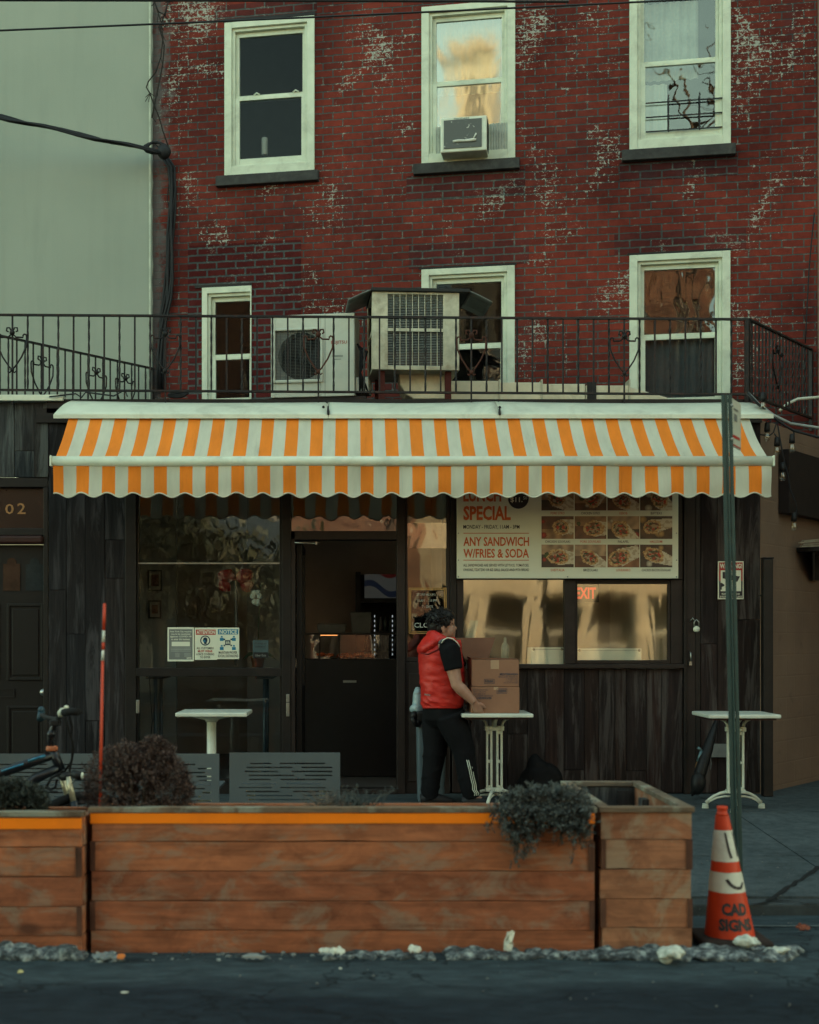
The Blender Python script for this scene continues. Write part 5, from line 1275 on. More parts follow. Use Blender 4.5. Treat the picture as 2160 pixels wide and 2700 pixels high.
for lab, a, b_, c0, c1, Y in (('white carton behind the left serving window beside the mullion', 1400, 1488, 1707, 1751, 11.345), ('long white carton behind the right serving window', 1520, 1692, 1710, 1742, 11.345)):
    t_ = thing('carton', lab, 'box', (PX((a + b_) / 2, Y), Y, PZ(c1, Y)))
    m = MB(); m.box(PX(a, Y), PX(b_, Y), Y, Y + .25, PZ(c1 + 2, Y), PZ(c0, Y)); m.build('carton_body', plain('carton_white', (.80, .83, .74), .5, var=.06), t_, bevel=.005)
    m = MB(); m.box(PX(a + 3, Y), PX(b_ - 3, Y), Y - .003, Y - .0005, PZ(c0 + 6, Y), PZ(c0 + 5, Y)); m.ball((PX(a + 8, Y), Y, PZ(c0 + 5, Y)), .012, 8, 5); m.ball((PX(b_ - 6, Y), Y, PZ(c0 + 5, Y)), .012, 8, 5); m.build('fold_line', ink_grey, t_)
m = MB(); Yk = 11.38
m.hexa([P(1224, 1690, Yk), P(1250, 1690, Yk), P(1250, 1690, Yk) + Vector((0, .006, 0)), P(1224, 1690, Yk) + Vector((0, .006, 0)), P(1240, 1636, Yk), P(1262, 1636, Yk), P(1262, 1636, Yk) + Vector((0, .006, 0)), P(1240, 1636, Yk) + Vector((0, .006, 0))])
tagm(m, 'paper_sheet', plain('sheet_teal', (.44, .52, .46), .6), 'tilted pale sheet of paper standing behind the left serving window above the box flap', 'paper')
m = MB(); m.lathe([(.035, 0), (.035, .12), (.012, .16), (.012, .20)], P(1332, 1742, 11.42), 12)
tagm(m, 'bottle', plain('pale_bottle', (.36, .38, .32), .3), 'pale sauce bottle on the ledge behind the left serving window', 'bottle')
ex = thing('exit_sign', 'red lit exit sign hanging inside behind the right serving window', 'sign', P(1545, 1580, 11.8))
Yx = 11.8
m = MB(); m.box(PX(1510, Yx), PX(1580, Yx), Yx + .003, Yx + .05, PZ(1588, Yx), PZ(1540, Yx)); m.build('housing', black, ex)
m = MB(); m.text('EXIT', PX(1518, Yx), PX(1572, Yx), PZ(1579, Yx), PZ(1549, Yx), Yx - .0, 0, .03); m.build('lettering', emit('exit_red', (1.0, .015, .008), .13), ex)

# ------------------------------------------------------------------ bistro tables
def cast_table(name_label, cx_, cy, group='cafe tables in front of the shop'):
    t_ = thing('cafe_table', name_label, 'table', (cx_, cy, sz(cy)), 0, group); g0 = sz(cy)
    H = .745; W2, D2 = .272, .26
    m = MB(); m.box(cx_ - W2, cx_ + W2, cy - D2, cy + D2, g0 + H - .03, g0 + H); m.build('tabletop', table_white, t_, bevel=.008)
    m = MB(); m.box(cx_ - W2 + .03, cx_ + W2 - .03, cy - D2 + .03, cy + D2 - .03, g0 + H - .045, g0 + H - .031); m.build('underside', maroon, t_)
    m = MB()
    for s in (-1, 1):
        for q in (-.0165, .0165):
            x = cx_ + s * .040 + q
            m.box(x - .0085, x + .0085, cy - .018, cy + .018, g0 + .155, g0 + .60)
        for zz in (.16, .36, .585): m.box(cx_ + s * .040 - .0078, cx_ + s * .040 + .0078, cy - .0175, cy + .0175, g0 + zz - .012, g0 + zz + .012)
    m.build('column', iron_white, t_, bevel=.004)
    m = MB(); m.box(cx_ - .075, cx_ + .075, cy - .03, cy + .03, g0 + .601, g0 + .635); m.box(cx_ - .07, cx_ + .07, cy - .03, cy + .03, g0 + .125, g0 + .154)
    for s in (-1, 1): m.ball((cx_ + s * .04, cy - .031, g0 + .618), (.014, .008, .014), 10, 6)
    m.build('collar', iron_white, t_, bevel=.006)
    m = MB()
    for s in (-1, 1):
        m.tube([(cx_ + s * .060, cy, g0 + .636), (cx_ + s * .066, cy, g0 + .662), (cx_ + s * .085, cy, g0 + .686), (cx_ + s * .115, cy, g0 + .697), (cx_ + s * .14, cy, g0 + .70)], .012, 8)
        m.tube([(cx_, cy + s * .03, g0 + .636), (cx_, cy + s * .05, g0 + .67), (cx_, cy + s * .12, g0 + .70)], .016, 8)
    m.build('top_bracket', iron_white, t_)
    for (dx, dy) in ((-1, .25), (1, .25), (-.35, -1), (.35, 1)):
        L = .225
        m = MB(); pts = [(cx_ + dx * L * u, cy + dy * L * u, g0 + .135 - .105 * u ** 2.8) for u in (.10, .3, .5, .7, .84, .95)]
        m.tube(pts, [.017, .014, .012, .012, .013, .015], 8)
        pts = [(cx_ + dx * L * u, cy + dy * L * u, g0 + .088 - .080 * u ** 3.2 + .012) for u in (.1, .35, .6, .8, .93)]
        m.tube(pts, [.010, .009, .009, .009, .008], 6)
        q = Vector((cx_ + dx * L * .97, cy + dy * L * .97, g0))
        for k in range(3): m.lathe([(.026 - .002 * k, 0), (.028 - .002 * k, .006), (.026 - .002 * k, .012)], q + Vector((0, 0, .001 + .0125 * k)), 12)
        m.build('leg', iron_white, t_)
    return t_
ty = 10.36
cast_table('white table with ornate iron base holding the stacked cardboard boxes', PX(1313, ty - .26), ty)
ty3 = 10.25
cast_table('white table with ornate iron base standing alone by the tan wall at the right', PX(1966, ty3 - .26), ty3)
t_ = thing('cafe_table', 'white table on a single round column in front of the left shop window', 'table', (PX(556, 10.3), 10.3, sz(10.3)), 0, 'cafe tables in front of the shop'); cy = 10.3; cx_ = PX(558, cy); g0 = sz(cy)
m = MB(); m.box(PX(462, cy - .27), PX(651, cy - .27), cy - .27, cy + .27, g0 + .725, g0 + .757); m.build('tabletop', table_white, t_, bevel=.008)
m = MB(); m.lathe([(.16, .0), (.15, -.012), (.05, -.035), (.045, -.05)], (cx_, cy, g0 + .723), 20); m.build('mount', table_white, t_)
m = MB(); m.lathe([(.0365, .03), (.0365, .69)], (cx_, cy, g0), 20); m.build('column', table_white, t_)
m = MB(); m.lathe([(.22, .001), (.22, .012), (.10, .03), (.05, .045)], (cx_, cy, g0), 24); m.build('base', table_white, t_)

# ------------------------------------------------------------------ slotted benches seen from behind
bench_grey = plain('bench_powder_coat', (.085, .100, .108), .5, var=.12, scale=4, bump=.05, dirt=(.07, .075, .075), dirt_amt=.4)
def bench(x0, x1, y, zt, label, seed):
    rnd = random.Random(seed); gz = sz(y)
    t_ = thing('metal_bench', label, 'bench', ((x0 + x1) / 2, y, gz), 0, 'slotted metal benches between planter and shop')
    m = MB(); zb_ = gz + .17; pitch = .0265; sl = .0095; th = .02; fr_ = .042
    m.box(x0, x0 + fr_, y, y + th, zb_, zt); m.box(x1 - fr_, x1, y, y + th, zb_, zt)
    z = zt - .075; a, b_ = x0 + fr_, x1 - fr_
    m.box(a, b_, y, y + th, z + sl, zt)
    k = 0
    while z > zb_ + .04:
        x = a + rnd.uniform(.0, .10); segs = []
        while x < b_ - .05:
            L = rnd.choice([.14, .22, .30, .40]); L = min(L, b_ - x - .01); segs.append((x, x + L)); x += L + rnd.uniform(.05, .09)
        px = a
        for (s0, s1) in segs: m.box(px, s0, y, y + th, z, z + sl); px = s1
        m.box(px, b_, y, y + th, z, z + sl)
        m.box(a, b_, y, y + th, z - (pitch - sl), z); z -= pitch
    if z + 0 > zb_: m.box(a, b_, y, y + th, zb_, z + .0 )
    m.build('backrest', bench_grey, t_)
    m = MB(); m.box(x0, x1, y + th + .002, y + .42, gz + .40, gz + .42); m.build('seat', bench_grey, t_, bevel=.006)
    for s in (x0 + .12, x1 - .12):
        m = MB(); m.frame_ = 0; m.box(s - .02, s + .02, y + .025, y + .05, gz + .012, gz + .398); m.box(s - .02, s + .02, y + .36, y + .40, gz + .012, gz + .398); m.box(s - .025, s + .025, y + .0, y + .42, gz + .0, gz + .0115); m.build('leg', white_metal, t_)
    return t_
yb = 8.75
bench(PX(-330, yb), PX(578, yb), yb, PZ(1988, yb), 'grey slotted metal bench at the left, partly hidden by the brown bush', 1)
bench(PX(605, yb), PX(897, yb), yb, PZ(1985, yb), 'grey slotted metal bench in front of the open doorway', 2)

# ------------------------------------------------------------------ planters
planter_wood = wood_mat('planter_boards', [(.285, .098, .047), (.345, .125, .060), (.235, .080, .042), (.31, .108, .050)], grain=(.35, 6, 6), patch=(.235, .185, .140), patch_amt=.55, gs=4.5, patch_scale=5.0, pst=(.7, 1, 1.3), knots=.15, kn_scale=2.6, gc=.62, bump=.4, dark=(.07, .028, .018), kst=(.75, 1, 1.5))
pale_wood = wood_mat('planter_boards_pale', [(.30, .135, .076), (.26, .105, .055), (.32, .155, .090)], grain=(.5, 6, 6), patch=(.30, .25, .18), patch_amt=.6, gs=4, patch_scale=4.2, gc=.6, bump=.4)
cap_wood = wood_mat('cap_boards', [(.12, .088, .064), (.155, .108, .072), (.105, .092, .076)], grain=(.5, 6, 6), patch=(.25, .26, .21), patch_amt=.8, gs=4, patch_scale=4)
batten_wood = wood_mat('battens', [(.075, .035, .024), (.10, .045, .03)], grain=(6, 6, .5))
tape = plain('orange_tape', (.92, .215, .008), .45, var=.08, scale=4, bump=.05, dirt=(.5, .12, .02), dirt_amt=.35)
soil = plain('soil', (.022, .017, .014), .95, var=.5, scale=20, bump=1, fine=40)
def planter(label, x0, x1, y0, y1, ys, wood, tape_px=None, cap_px=15, back_z=None, filled=True, inner=False, seed=1):
    """ys: photo rows of the board edges of the front face, top to bottom"""
    rnd = random.Random(seed); zz = [PZ(v, y0) for v in ys]; zt = zz[0]; zb_ = .0
    t_ = thing('wooden_planter', label, 'planter', ((x0 + x1) / 2, y0, 0), 0, 'timber planters along the kerb')
    m = MB()
    for a, b_ in zip(zz, zz[1:]):
        e0, e1 = rnd.uniform(0, .012), rnd.uniform(0, .012); d = rnd.uniform(-.0015, .0015); n_ = 14
        top = [(x0 + e0 + (x1 - x0 - e0 - e1) * i / n_, a - .001 - .003 * abs(noise.noise(Vector((i * .7, a * 9, seed))))) for i in range(n_ + 1)]
        bot = [(x0 + e0 + (x1 - x0 - e0 - e1) * i / n_, b_ + .001 + .006 * max(0, noise.noise(Vector((i * .5, b_ * 9, seed + 5))))) for i in range(n_ + 1)]
        m.prism(bot + top[::-1], y0 + d, y0 + .036)
    m.build('front_boards', wood, t_, bevel=.0018)
    bz = back_z if back_z else zt
    for nm, xx in (('end_boards', x0 + .002), ('end_boards', x1 - .038)):
        m = MB()
        for k, (a, b_) in enumerate(zip(zz, zz[1:])): m.box(xx, xx + .036, y0 + .038, y1 - .038, b_ + .003, a - .003 - (zt - bz if k == 0 else 0))
        m.build(nm, wood, t_, bevel=.002)
    m = MB()
    for k, (a, b_) in enumerate(zip(zz, zz[1:])): m.box(x0 + .002, x1 - .002, y1 - .036, y1, b_ + .003, a - .003 - (zt - bz if k == 0 else 0))
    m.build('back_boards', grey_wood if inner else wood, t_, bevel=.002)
    capz = cap_px * y0 / F
    m = MB(); m.box(x0 - .006, x1 + .006, y0 - .012, y0 + .045, zt - .0, zt + .026); m.build('cap_board', cap_wood, t_, bevel=.004)
    if inner:
        m = MB(); m.box(x0 - .006, x0 + .05, y0 + .046, y1 + .01, zt, zt + .026); m.box(x1 - .05, x1 + .006, y0 + .046, y1 + .01, zt, zt + .026); m.box(x0 + .0505, x1 - .0505, y1 - .046, y1 + .01, zt, zt + .026); m.build('rim_board', cap_wood, t_, bevel=.004)
        m = MB()
        for yy in (y0 + .35, y0 + .75): m.box(x1 - .075, x1 - .039, yy, yy + .09, .02, zt - .03); m.box(x0 + .039, x0 + .075, yy, yy + .09, .02, zt - .03)
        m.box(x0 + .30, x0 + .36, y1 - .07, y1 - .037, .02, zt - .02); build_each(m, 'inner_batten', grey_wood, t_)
    if tape_px:
        z0, z1 = PZ(tape_px[1], y0), PZ(tape_px[0], y0); m = MB(); n_ = 40
        m.grid(lambda u, v: (x0 + .004 + (x1 - x0 - .008) * u, y0 - .0068 - .001 * noise.noise(Vector((u * 30, v, 0))), z0 + (z1 - z0) * v + .002 * noise.noise(Vector((u * 6, v, seed)))), n_, 2); m.build('orange_tape', tape, t_)
    m = MB()
    for xx in (x0 - .0, x1 - .03): m.box(xx + (.004 if xx == x0 else -.004), xx + .026, y0 - .0065, y0 - .0045, zz[2], zz[1]); m.box(xx + .002, xx + .026, y0 - .0065, y0 - .0045, zz[4], zz[3])
    build_each(m, 'corner_batten', batten_wood, t_)
    if filled:
        m = MB(); m.grid(lambda u, v: (x0 + .04 + (x1 - x0 - .08) * u, y0 + .04 + (y1 - y0 - .08) * v, bz - .03 + .02 * noise.noise(Vector((u * 20, v * 5, 0)))), 40, 6); m.build('soil', soil, t_)
    m = MB(); m.box(x0 + .04, x1 - .04, y0 + .04, y1 - .04, .012, .04 if not filled else .3); m.build('floor_board', batten_wood, t_)
    return t_
yp = 6.195
planter('long weathered timber planter with an orange tape strip across its front', PX(237, yp), PX(1570, yp), yp, yp + .42, [2143, 2219, 2297, 2376, 2453, 2525], planter_wood, (2144, 2171), back_z=.645, seed=2)
yp0 = 6.13
planter('timber planter with an orange tape strip cut off by the left edge', PX(-1500, yp0), PX(219, yp0), yp0, yp0 + .42, [2154, 2234, 2312, 2391, 2468, 2538], planter_wood, (2157, 2185), back_z=.635, seed=6)
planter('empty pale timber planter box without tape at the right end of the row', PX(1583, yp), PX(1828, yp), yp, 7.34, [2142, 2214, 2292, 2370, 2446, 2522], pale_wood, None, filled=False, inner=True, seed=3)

# ------------------------------------------------------------------ plants
def leafmat(name, cols):
    m = NM(name); m.col(m.ramp(m.island(), [(i / (len(cols) - 1), c) for i, c in enumerate(cols)])); m.rough(.75); return m.mat
brown_leaf = leafmat('dry_brown_needles', [(.014, .008, .0065), (.040, .021, .017), (.062, .034, .028), (.10, .058, .046)])
grey_leaf = leafmat('grey_green_needles', [(.014, .017, .017), (.036, .044, .043), (.064, .075, .072), (.11, .125, .118)])
dark_leaf = leafmat('dark_green_needles', [(.008, .012, .011), (.02, .027, .023), (.04, .05, .042)])
straw = leafmat('dry_straw', [(.05, .035, .028), (.10, .075, .06), (.16, .13, .10)])
def sprig(mb, p, d, L, rnd, wdt=.006, n=5):
    """one twig with needle leaves on both sides"""
    d = Vector(d).normalized(); s = d.cross(Vector((rnd.gauss(0, 1), rnd.gauss(0, 1), rnd.gauss(0, 1)))).normalized(); p = Vector(p)
    for i in range(n):
        q = p + d * L * (i / n); l_ = L * .5 * (1 - .5 * i / n)
        for sg in (-1, 1):
            e = (d * .7 + s * sg * .8 + Vector((rnd.gauss(0, .2), rnd.gauss(0, .2), rnd.gauss(0, .2)))).normalized() * l_
            w_ = e.cross(Vector((rnd.gauss(0, 1), rnd.gauss(0, 1), rnd.gauss(0, 1)))).normalized() * wdt
            mb.add([q - w_ * .5, q + e * .5 - w_, q + e, q + e * .5 + w_], [(0, 1, 2, 3)])
ybs = 6.42
bush = thing('dry_bush', 'rounded dry brown bush growing from the long planter beside the red and white rod', 'bush', P(362, 2140, ybs))
m = MB(); rnd = random.Random(11); c0 = P(362, 2055, ybs)
lobes = [(Vector((-.13, 0, .01)), .125), (Vector((-.06, -.02, .075)), .095), (Vector((.075, .01, .085)), .105), (Vector((.085, .01, .14)), .05), (Vector((.15, 0, -.02)), .115), (Vector((-.03, -.05, -.04)), .17), (Vector((.06, .05, -.03)), .17), (Vector((-.13, .03, -.08)), .13), (Vector((.15, .0, -.09)), .11)]
for i in range(4600):
    lc, lr = lobes[i % len(lobes)]; d = Vector((rnd.gauss(0, 1), rnd.gauss(0, 1), rnd.gauss(0, 1) + .15)).normalized()
    p = c0 + lc + Vector((d.x, d.y, d.z)) * lr * rnd.uniform(.55, 1.0) ** .5 * (1 + .18 * noise.noise(d * 3 + lc * 9))
    sprig(m, p, d + Vector((0, 0, .5)), rnd.uniform(.022, .042), rnd, .0035, 3)
m.build('foliage', brown_leaf, bush, normals=False)
m = MB()
for i in range(7): a = i * .9; m.tube([P(362, 2150, ybs), P(362, 2120, ybs) + Vector((math.cos(a) * .05, math.sin(a) * .05, 0)), c0 + Vector((math.cos(a) * .1, math.sin(a) * .1, .04))], [.014, .009, .003], 6)
m.build('stem', bark, bush)
lb = thing('low_shrub', 'low dark grey green shrub in the left planter under the bicycle', 'shrub', P(30, 2150, 6.3))
m = MB(); rnd = random.Random(12)
for i in range(2300):
    px = rnd.uniform(-120, 122); h = 82 * math.sqrt(max(0, 1 - ((px - 20) / 115) ** 2)) if px > 20 else 82
    p = P(px, 2146 - h * rnd.random() ** .6, 6.33 + rnd.uniform(-.12, .14)); sprig(m, p, (rnd.gauss(0, .6), rnd.gauss(0, .5), .8), rnd.uniform(.03, .05), rnd, .004, 3)
m.build('foliage', dark_leaf, lb, normals=False)
m = MB()
for px in (-60, 0, 50, 90): m.tube([P(px, 2165, 6.33), P(px + 6, 2100, 6.33)], [.008, .003], 5)
m.build('stem', bark, lb)
def grass(label, pxs, n, seed, h0=20, h1=60, lean=.35):
    g_ = thing('dry_grass', label, 'plant', P(sum(pxs) / 2, 2140, 6.40)); rnd = random.Random(seed); m = MB()
    for i in range(n):
        px = rnd.gauss(sum(pxs) / 2, (pxs[1] - pxs[0]) / 4); b0 = P(px, 2142, 6.38 + rnd.uniform(-.08, .1)); h = rnd.uniform(h0, h1) * 6.4 / F
        tip = b0 + Vector((rnd.gauss(0, lean) * h, rnd.gauss(0, .2) * h, h)); mid = b0.lerp(tip, .5) + Vector((rnd.gauss(0, .006), 0, .01)); m.tube([b0, mid, tip], [.0026, .002, .001], 3)
        if i % 2 == 0: sprig(m, tip, tip - b0, .03, rnd, .0025, 3)
    m.build('blade', straw if seed % 2 else grey_leaf, g_, normals=False)
grass('thin tuft of dry grass in the planter below the right end of the near bench', (830, 900), 90, 21, 15, 50, .7)
grass('taller wispy dry plant in the planter in front of the doorway', (890, 985), 130, 22, 15, 62, .8)
tj = thing('trailing_juniper', 'grey green trailing juniper spilling over the right end of the long planter', 'shrub', P(1440, 2140, 6.3))
m = MB(); rnd = random.Random(31); st_ = MB()
def jbranch(p0, p1, p2, n, L):
    st_.tube([p0, p1, p2], [.005, .004, .0015], 4)
    for i in range(n):
        t = i / n; q = p0.lerp(p1, t * 2) if t < .5 else p1.lerp(p2, t * 2 - 1)
        d = (p2 - p0).normalized() + Vector((rnd.gauss(0, .7), rnd.gauss(0, .6), rnd.gauss(.15, .6)))
        sprig(m, q + Vector((rnd.gauss(0, .010), rnd.gauss(0, .012), rnd.gauss(0, .010))), d, L * rnd.uniform(.6, 1.2), rnd, .0038, 4)
root = [P(1330, 2125, 6.30), P(1400, 2120, 6.32), P(1460, 2118, 6.30), P(1520, 2118, 6.32)]
for i in range(60):                                    # the mound on top
    r0 = rnd.choice(root); px = rnd.uniform(1305, 1560); py = 2132 - 52 * math.sqrt(max(0, 1 - ((px - 1450) / 140) ** 2)) * rnd.uniform(.3, 1.05)
    p2 = P(px, py, 6.24 + rnd.uniform(-.14, .14)); jbranch(r0, r0.lerp(p2, .5) + Vector((0, -.02, .03)), p2, 20, .042)
for i in range(58):                                    # the curtain over the front edge
    px0 = rnd.uniform(1308, 1558); dl_ = 2155 + 130 * max(0, 1 - abs((px0 - 1375) / 85)) * rnd.uniform(.2, 1) + 125 * max(0, 1 - abs((px0 - 1515) / 50)) * rnd.uniform(.2, 1) + rnd.uniform(-10, 15)
    r0 = P(px0 + rnd.uniform(-15, 15), 2120, 6.22); p1 = P(px0, 2135, 6.12 + rnd.uniform(-.03, .02)); p2 = P(px0 + rnd.uniform(-22, 22), dl_, 6.15 + rnd.uniform(-.06, .0)); jbranch(r0, p1, p2, 26, .040)
m.build('foliage', grey_leaf, tj, normals=False); st_.build('stem', bark, tj)

# ------------------------------------------------------------------ rod, cone, sign post
ro = thing('marker_rod', 'thin flexible red marker rod with white reflective bands rising from the long planter', 'marker rod', P(263, 2135, 6.32))
red_p = plain('marker_red', (.50, .055, .022), .45, var=.1); wht_p = plain('marker_white', (.55, .57, .52), .4, var=.08)
rod = [(275.5, 1594), (273.5, 1662), (272.5, 1693), (271.7, 1714), (270.5, 1742), (263.5, 2150)]
m = MB(); mm = MB()
for i, ((a, b_), (c, d_)) in enumerate(zip(rod, rod[1:])):
    r0, r1 = .0062, .0072
    tgt = mm if i in (1, 3) else m
    tgt.tube([P(a, b_, 6.32), P(c, d_, 6.32)], [r0, r1], 10)
m.ball(P(275.5, 1594, 6.32), .0066, 8, 6)
m.build('shaft', red_p, ro); mm.build('reflective_band', wht_p, ro)

yc = 6.42; sc_ = F / yc
cone = thing('traffic_cone', 'grubby red and white traffic cone with stencilled letters beside the planter box', 'traffic cone', (PX(1925, yc), yc, .0))
cone_red = plain('cone_red', (.50, .042, .012), .5, var=.15, scale=6, dirt=(.14, .03, .02), dirt_amt=.5); cone_white = plain('cone_white', (.54, .55, .48), .5, var=.12, scale=7, dirt=(.14, .14, .13), dirt_amt=.55)
gz = .0
zb_, zt = gz + .02, PZ(2130, yc)
xb_, xt_ = PX(1925, yc), PX(1903.5, yc)
def cr(z):                                             # radius at height z
    t = (z - PZ(2487, yc)) / (PZ(2152, yc) - PZ(2487, yc)); return (68 + (17.5 - 68) * t) / sc_
def ccx(z): t = (z - zb_) / (zt - zb_); return xb_ + (xt_ - xb_) * t
def cone_pt(a, z, lift=0): r = cr(z) + lift; return (ccx(z) + r * math.sin(a), yc - r * math.cos(a), z)
bands = [(2500, 2347, cone_red, 'lower_section'), (2347, 2295, cone_white, 'white_collar'), (2295, 2268, cone_red, 'red_band'), (2268, 2187, cone_white, 'white_collar'), (2187, 2150, cone_red, 'top_section')]
for (p0, p1, mt, nm) in bands:
    z0, z1 = max(zb_, PZ(p0, yc)), PZ(p1, yc); lf = .0015 if mt is cone_white else 0
    m = MB(); m.grid(lambda u, v: cone_pt(u * 2 * math.pi, z0 + (z1 - z0) * v + (.002 * noise.noise(Vector((math.sin(u * 6.28) * 4, math.cos(u * 6.28) * 4, z0 * 30))) if 0 < z0 - zb_ and lf else 0), lf), 40, 4, close=True)
    ob = m.build(nm, mt, cone)
m = MB(); z1 = PZ(2150, yc); m.lathe([(cr(z1), 0), (.026, .012), (.0235, .02), (.0235, .03), (.026, .034), (.0255, .044), (.018, .046), (.016, .0)], (ccx(z1), yc, z1), 24); m.build('rim', cone_red, cone)
m = MB(); m.box(xb_ - .165, xb_ + .165, yc - .165, yc + .165, gz - .01, gz + .03); m.build('base', plain('cone_base', (.03, .022, .02), .8), cone, bevel=.015)
m = MB()
def stencil(s, ang0, ang1, p0, p1): m.text(s, ang0, ang1, PZ(p1, yc), PZ(p0, yc), 0, 0, .055, fn=lambda p: cone_pt(p[0], p[2], .0022))
stencil('CAD', -.58, .72, 2372, 2405); stencil('SIGNS', -.72, .86, 2412, 2444); m.build('lettering', ink_dark, cone)
m = MB()
def stroke(pts, wd):
    for (a, p), (a2, p2) in zip(pts, pts[1:]):
        z, z2 = PZ(p, yc), PZ(p2, yc)
        dx, dz = (a2 - a) * .07, z2 - z; L = math.hypot(dx, dz); nx, nz = -dz / L * wd, dx / L * wd
        m.add([cone_pt(a - nx / .07, z - nz, .0032), cone_pt(a + nx / .07, z + nz, .0032), cone_pt(a2 + nx / .07, z2 + nz, .0032), cone_pt(a2 - nx / .07, z2 - nz, .0032)], [(0, 1, 2, 3)])
stroke([(-.1, 2192), (0, 2215), (.1, 2240), (.24, 2258)], .0075); stroke([(.9, 2192), (.95, 2225), (.95, 2255)], .0065)
stroke([(-.25, 2312), (-.05, 2325), (.25, 2334), (.6, 2335), (.9, 2322)], .0075); m.build('paint_scrawl', ink_dark, cone, normals=False)

post_green = plain('post_green', (.040, .070, .066), .5, .2, var=.2, scale=9, dirt=(.03, .045, .042), dirt_amt=.4)
ysp = 7.62
sp_ = thing('sign_post', 'slightly leaning grey green street sign post rising behind the traffic cone', 'sign post', (PX(1944, ysp), ysp, sz(ysp)))
pa, pb_ = P(1945, 2375, ysp), P(1914.5, 1042, ysp)
m = MB(); m.pbox(pa, pb_, .048, .008)
xx = Vector((.020, -.012, 0))
m.pbox(pa + xx, pb_ + xx, .008, .022); m.pbox(pa + Vector((-.020, -.012, 0)), pb_ + Vector((-.020, -.012, 0)), .008, .022)
m.build('channel', post_green, sp_, bevel=.002)
m = MB()
a1, a2, a3, a4 = P(1926, 1047, ysp - .0), P(1952.5, 1066, 7.95), P(1952.5, 1188, 7.95), P(1926, 1174, ysp)
th = Vector((.003, -.0015, 0))
m.hexa([a4 - th, a3 - th, a3 + th, a4 + th, a1 - th, a2 - th, a2 + th, a1 + th])
pl = m.build('sign_plate', plain('plate_white', (.50, .52, .44), .45, var=.1, dirt=(.3, .27, .2), dirt_amt=.4), sp_)
m = MB(); nn = Vector((-.0045, .002, 0)) * 1.0
def lerp4(u, v): return (a4.lerp(a3, u)).lerp(a1.lerp(a2, u), v) - Vector((-.0045, .0022, 0)) * -1
for sgn in (-1, 1):
    for (u0, u1, v0, v1, mi) in ((.1, .85, .19, .25, 0), (.3, .6, .55, .70, 1), (.25, .7, .78, .82, 1), (.1, .95, .02, .05, 2)):
        o_ = th * 1.6 * sgn
        q = [lerp4(u0, v0) , lerp4(u1, v0), lerp4(u1, v1), lerp4(u0, v1)]
        q = [(a4.lerp(a3, u)).lerp(a1.lerp(a2, u), v) + o_ for u, v in ((u0, v0), (u1, v0), (u1, v1), (u0, v1))]
        m.add(q, [(0, 1, 2, 3)], mi)
m.build('sign_print', [ink_red, ink_grey, ink_red], pl, normals=False)
m = MB()
for v in (.12, .82): m.ball(a4.lerp(a1, v) + Vector((.006, -.012, 0)), .010, 8, 6)
m.build('bolt', steel, sp_)

# ------------------------------------------------------------------ bicycle behind the left planter
yk = 7.12
def K(px, py, d=0.0): return P(px, py, yk + d)
bk = thing('bicycle', 'dark bicycle with blue patches on its frame parked behind the left planter', 'bicycle', (PX(60, yk), yk, -.06))
bike_dark = plain('bike_frame_paint', (.013, .016, .022), .3, .3, var=.3)
blue_chip = plain('bike_blue', (.015, .14, .24), .3, .3, var=.5, scale=30)
m = MB(); m.tube([K(140, 1990), K(60, 2018), K(-60, 2062), K(-150, 2090)], [.026, .028, .028, .026], 10)
m.tube([K(156, 2024), K(95, 2052), K(-10, 2150), K(-70, 2250)], [.024, .030, .030, .028], 10)
m.tube([K(136, 1975), K(149, 2003), K(162, 2032)], [.024, .026, .024], 10)
m.tube([K(-120, 2080), K(-90, 2180), K(-70, 2255)], .018, 8); m.tube([K(-70, 2255, .05), K(-270, 2270, .05)], .012, 8); m.tube([K(-120, 2085, .05), K(-270, 2270, .05)], .010, 8)
m.build('frame', bike_dark, bk)
m = MB(); m.tube([K(120, 1992.5, -.022), K(75, 2007, -.026), K(88, 2003, -.026)][:2], .009, 6); m.tube([K(62, 2014, -.026), K(4, 2034, -.027)], .006, 6); m.build('frame_decal', blue_chip, bk)  # blue patches along the top tube
m = MB(); m.lathe([(.030, 0), (.032, .004), (.032, .022), (.029, .026)], K(137, 1980), 14); m.build('collar', plain('orange_collar', (.40, .13, .06), .5), bk)
m = MB(); m.tube([K(136, 1972), K(132, 1952), K(135, 1936), K(143, 1912), K(150, 1898)], [.017, .017, .022, .016, .018], 10); m.ball(K(135, 1937, -.02), (.024, .016, .024), 10, 6); m.build('stem', bike_dark, bk)
m = MB(); m.tube([K(104, 1884, .32), K(125, 1893, .20), K(151, 1897, 0), K(160, 1888, -.12), K(172, 1878, -.25), K(182, 1876, -.30)], .013, 8); m.build('handlebar', black, bk)
m = MB(); m.tube([K(168, 1879, -.26), K(186, 1876, -.30), K(205, 1877, -.33)], .020, 10); m.tube([K(170, 1884, -.28), K(195, 1878, -.31), K(217, 1879, -.30)], .007, 6); m.build('grip', rubber, bk)
m = MB(); m.tube([K(109, 1878, .33), K(106, 1897, .28)], .020, 8); m.ball(K(109, 1872, .32), .02, 8, 6); m.build('grip', plain('grip_blue', (.02, .05, .07), .5), bk)
m = MB(); m.tube([K(161, 1882, -.20), K(166, 1876, -.23)], .021, 10); m.ball(K(175, 1865, -.27), (.013, .013, .010)); m.build('grip_ring', white_metal, bk)
m = MB(); m.box(K(140, 0).x, K(165, 0).x, yk - .08, yk - .02, K(0, 1912).z, K(0, 1896).z); m.build('display', black, bk, bevel=.006)
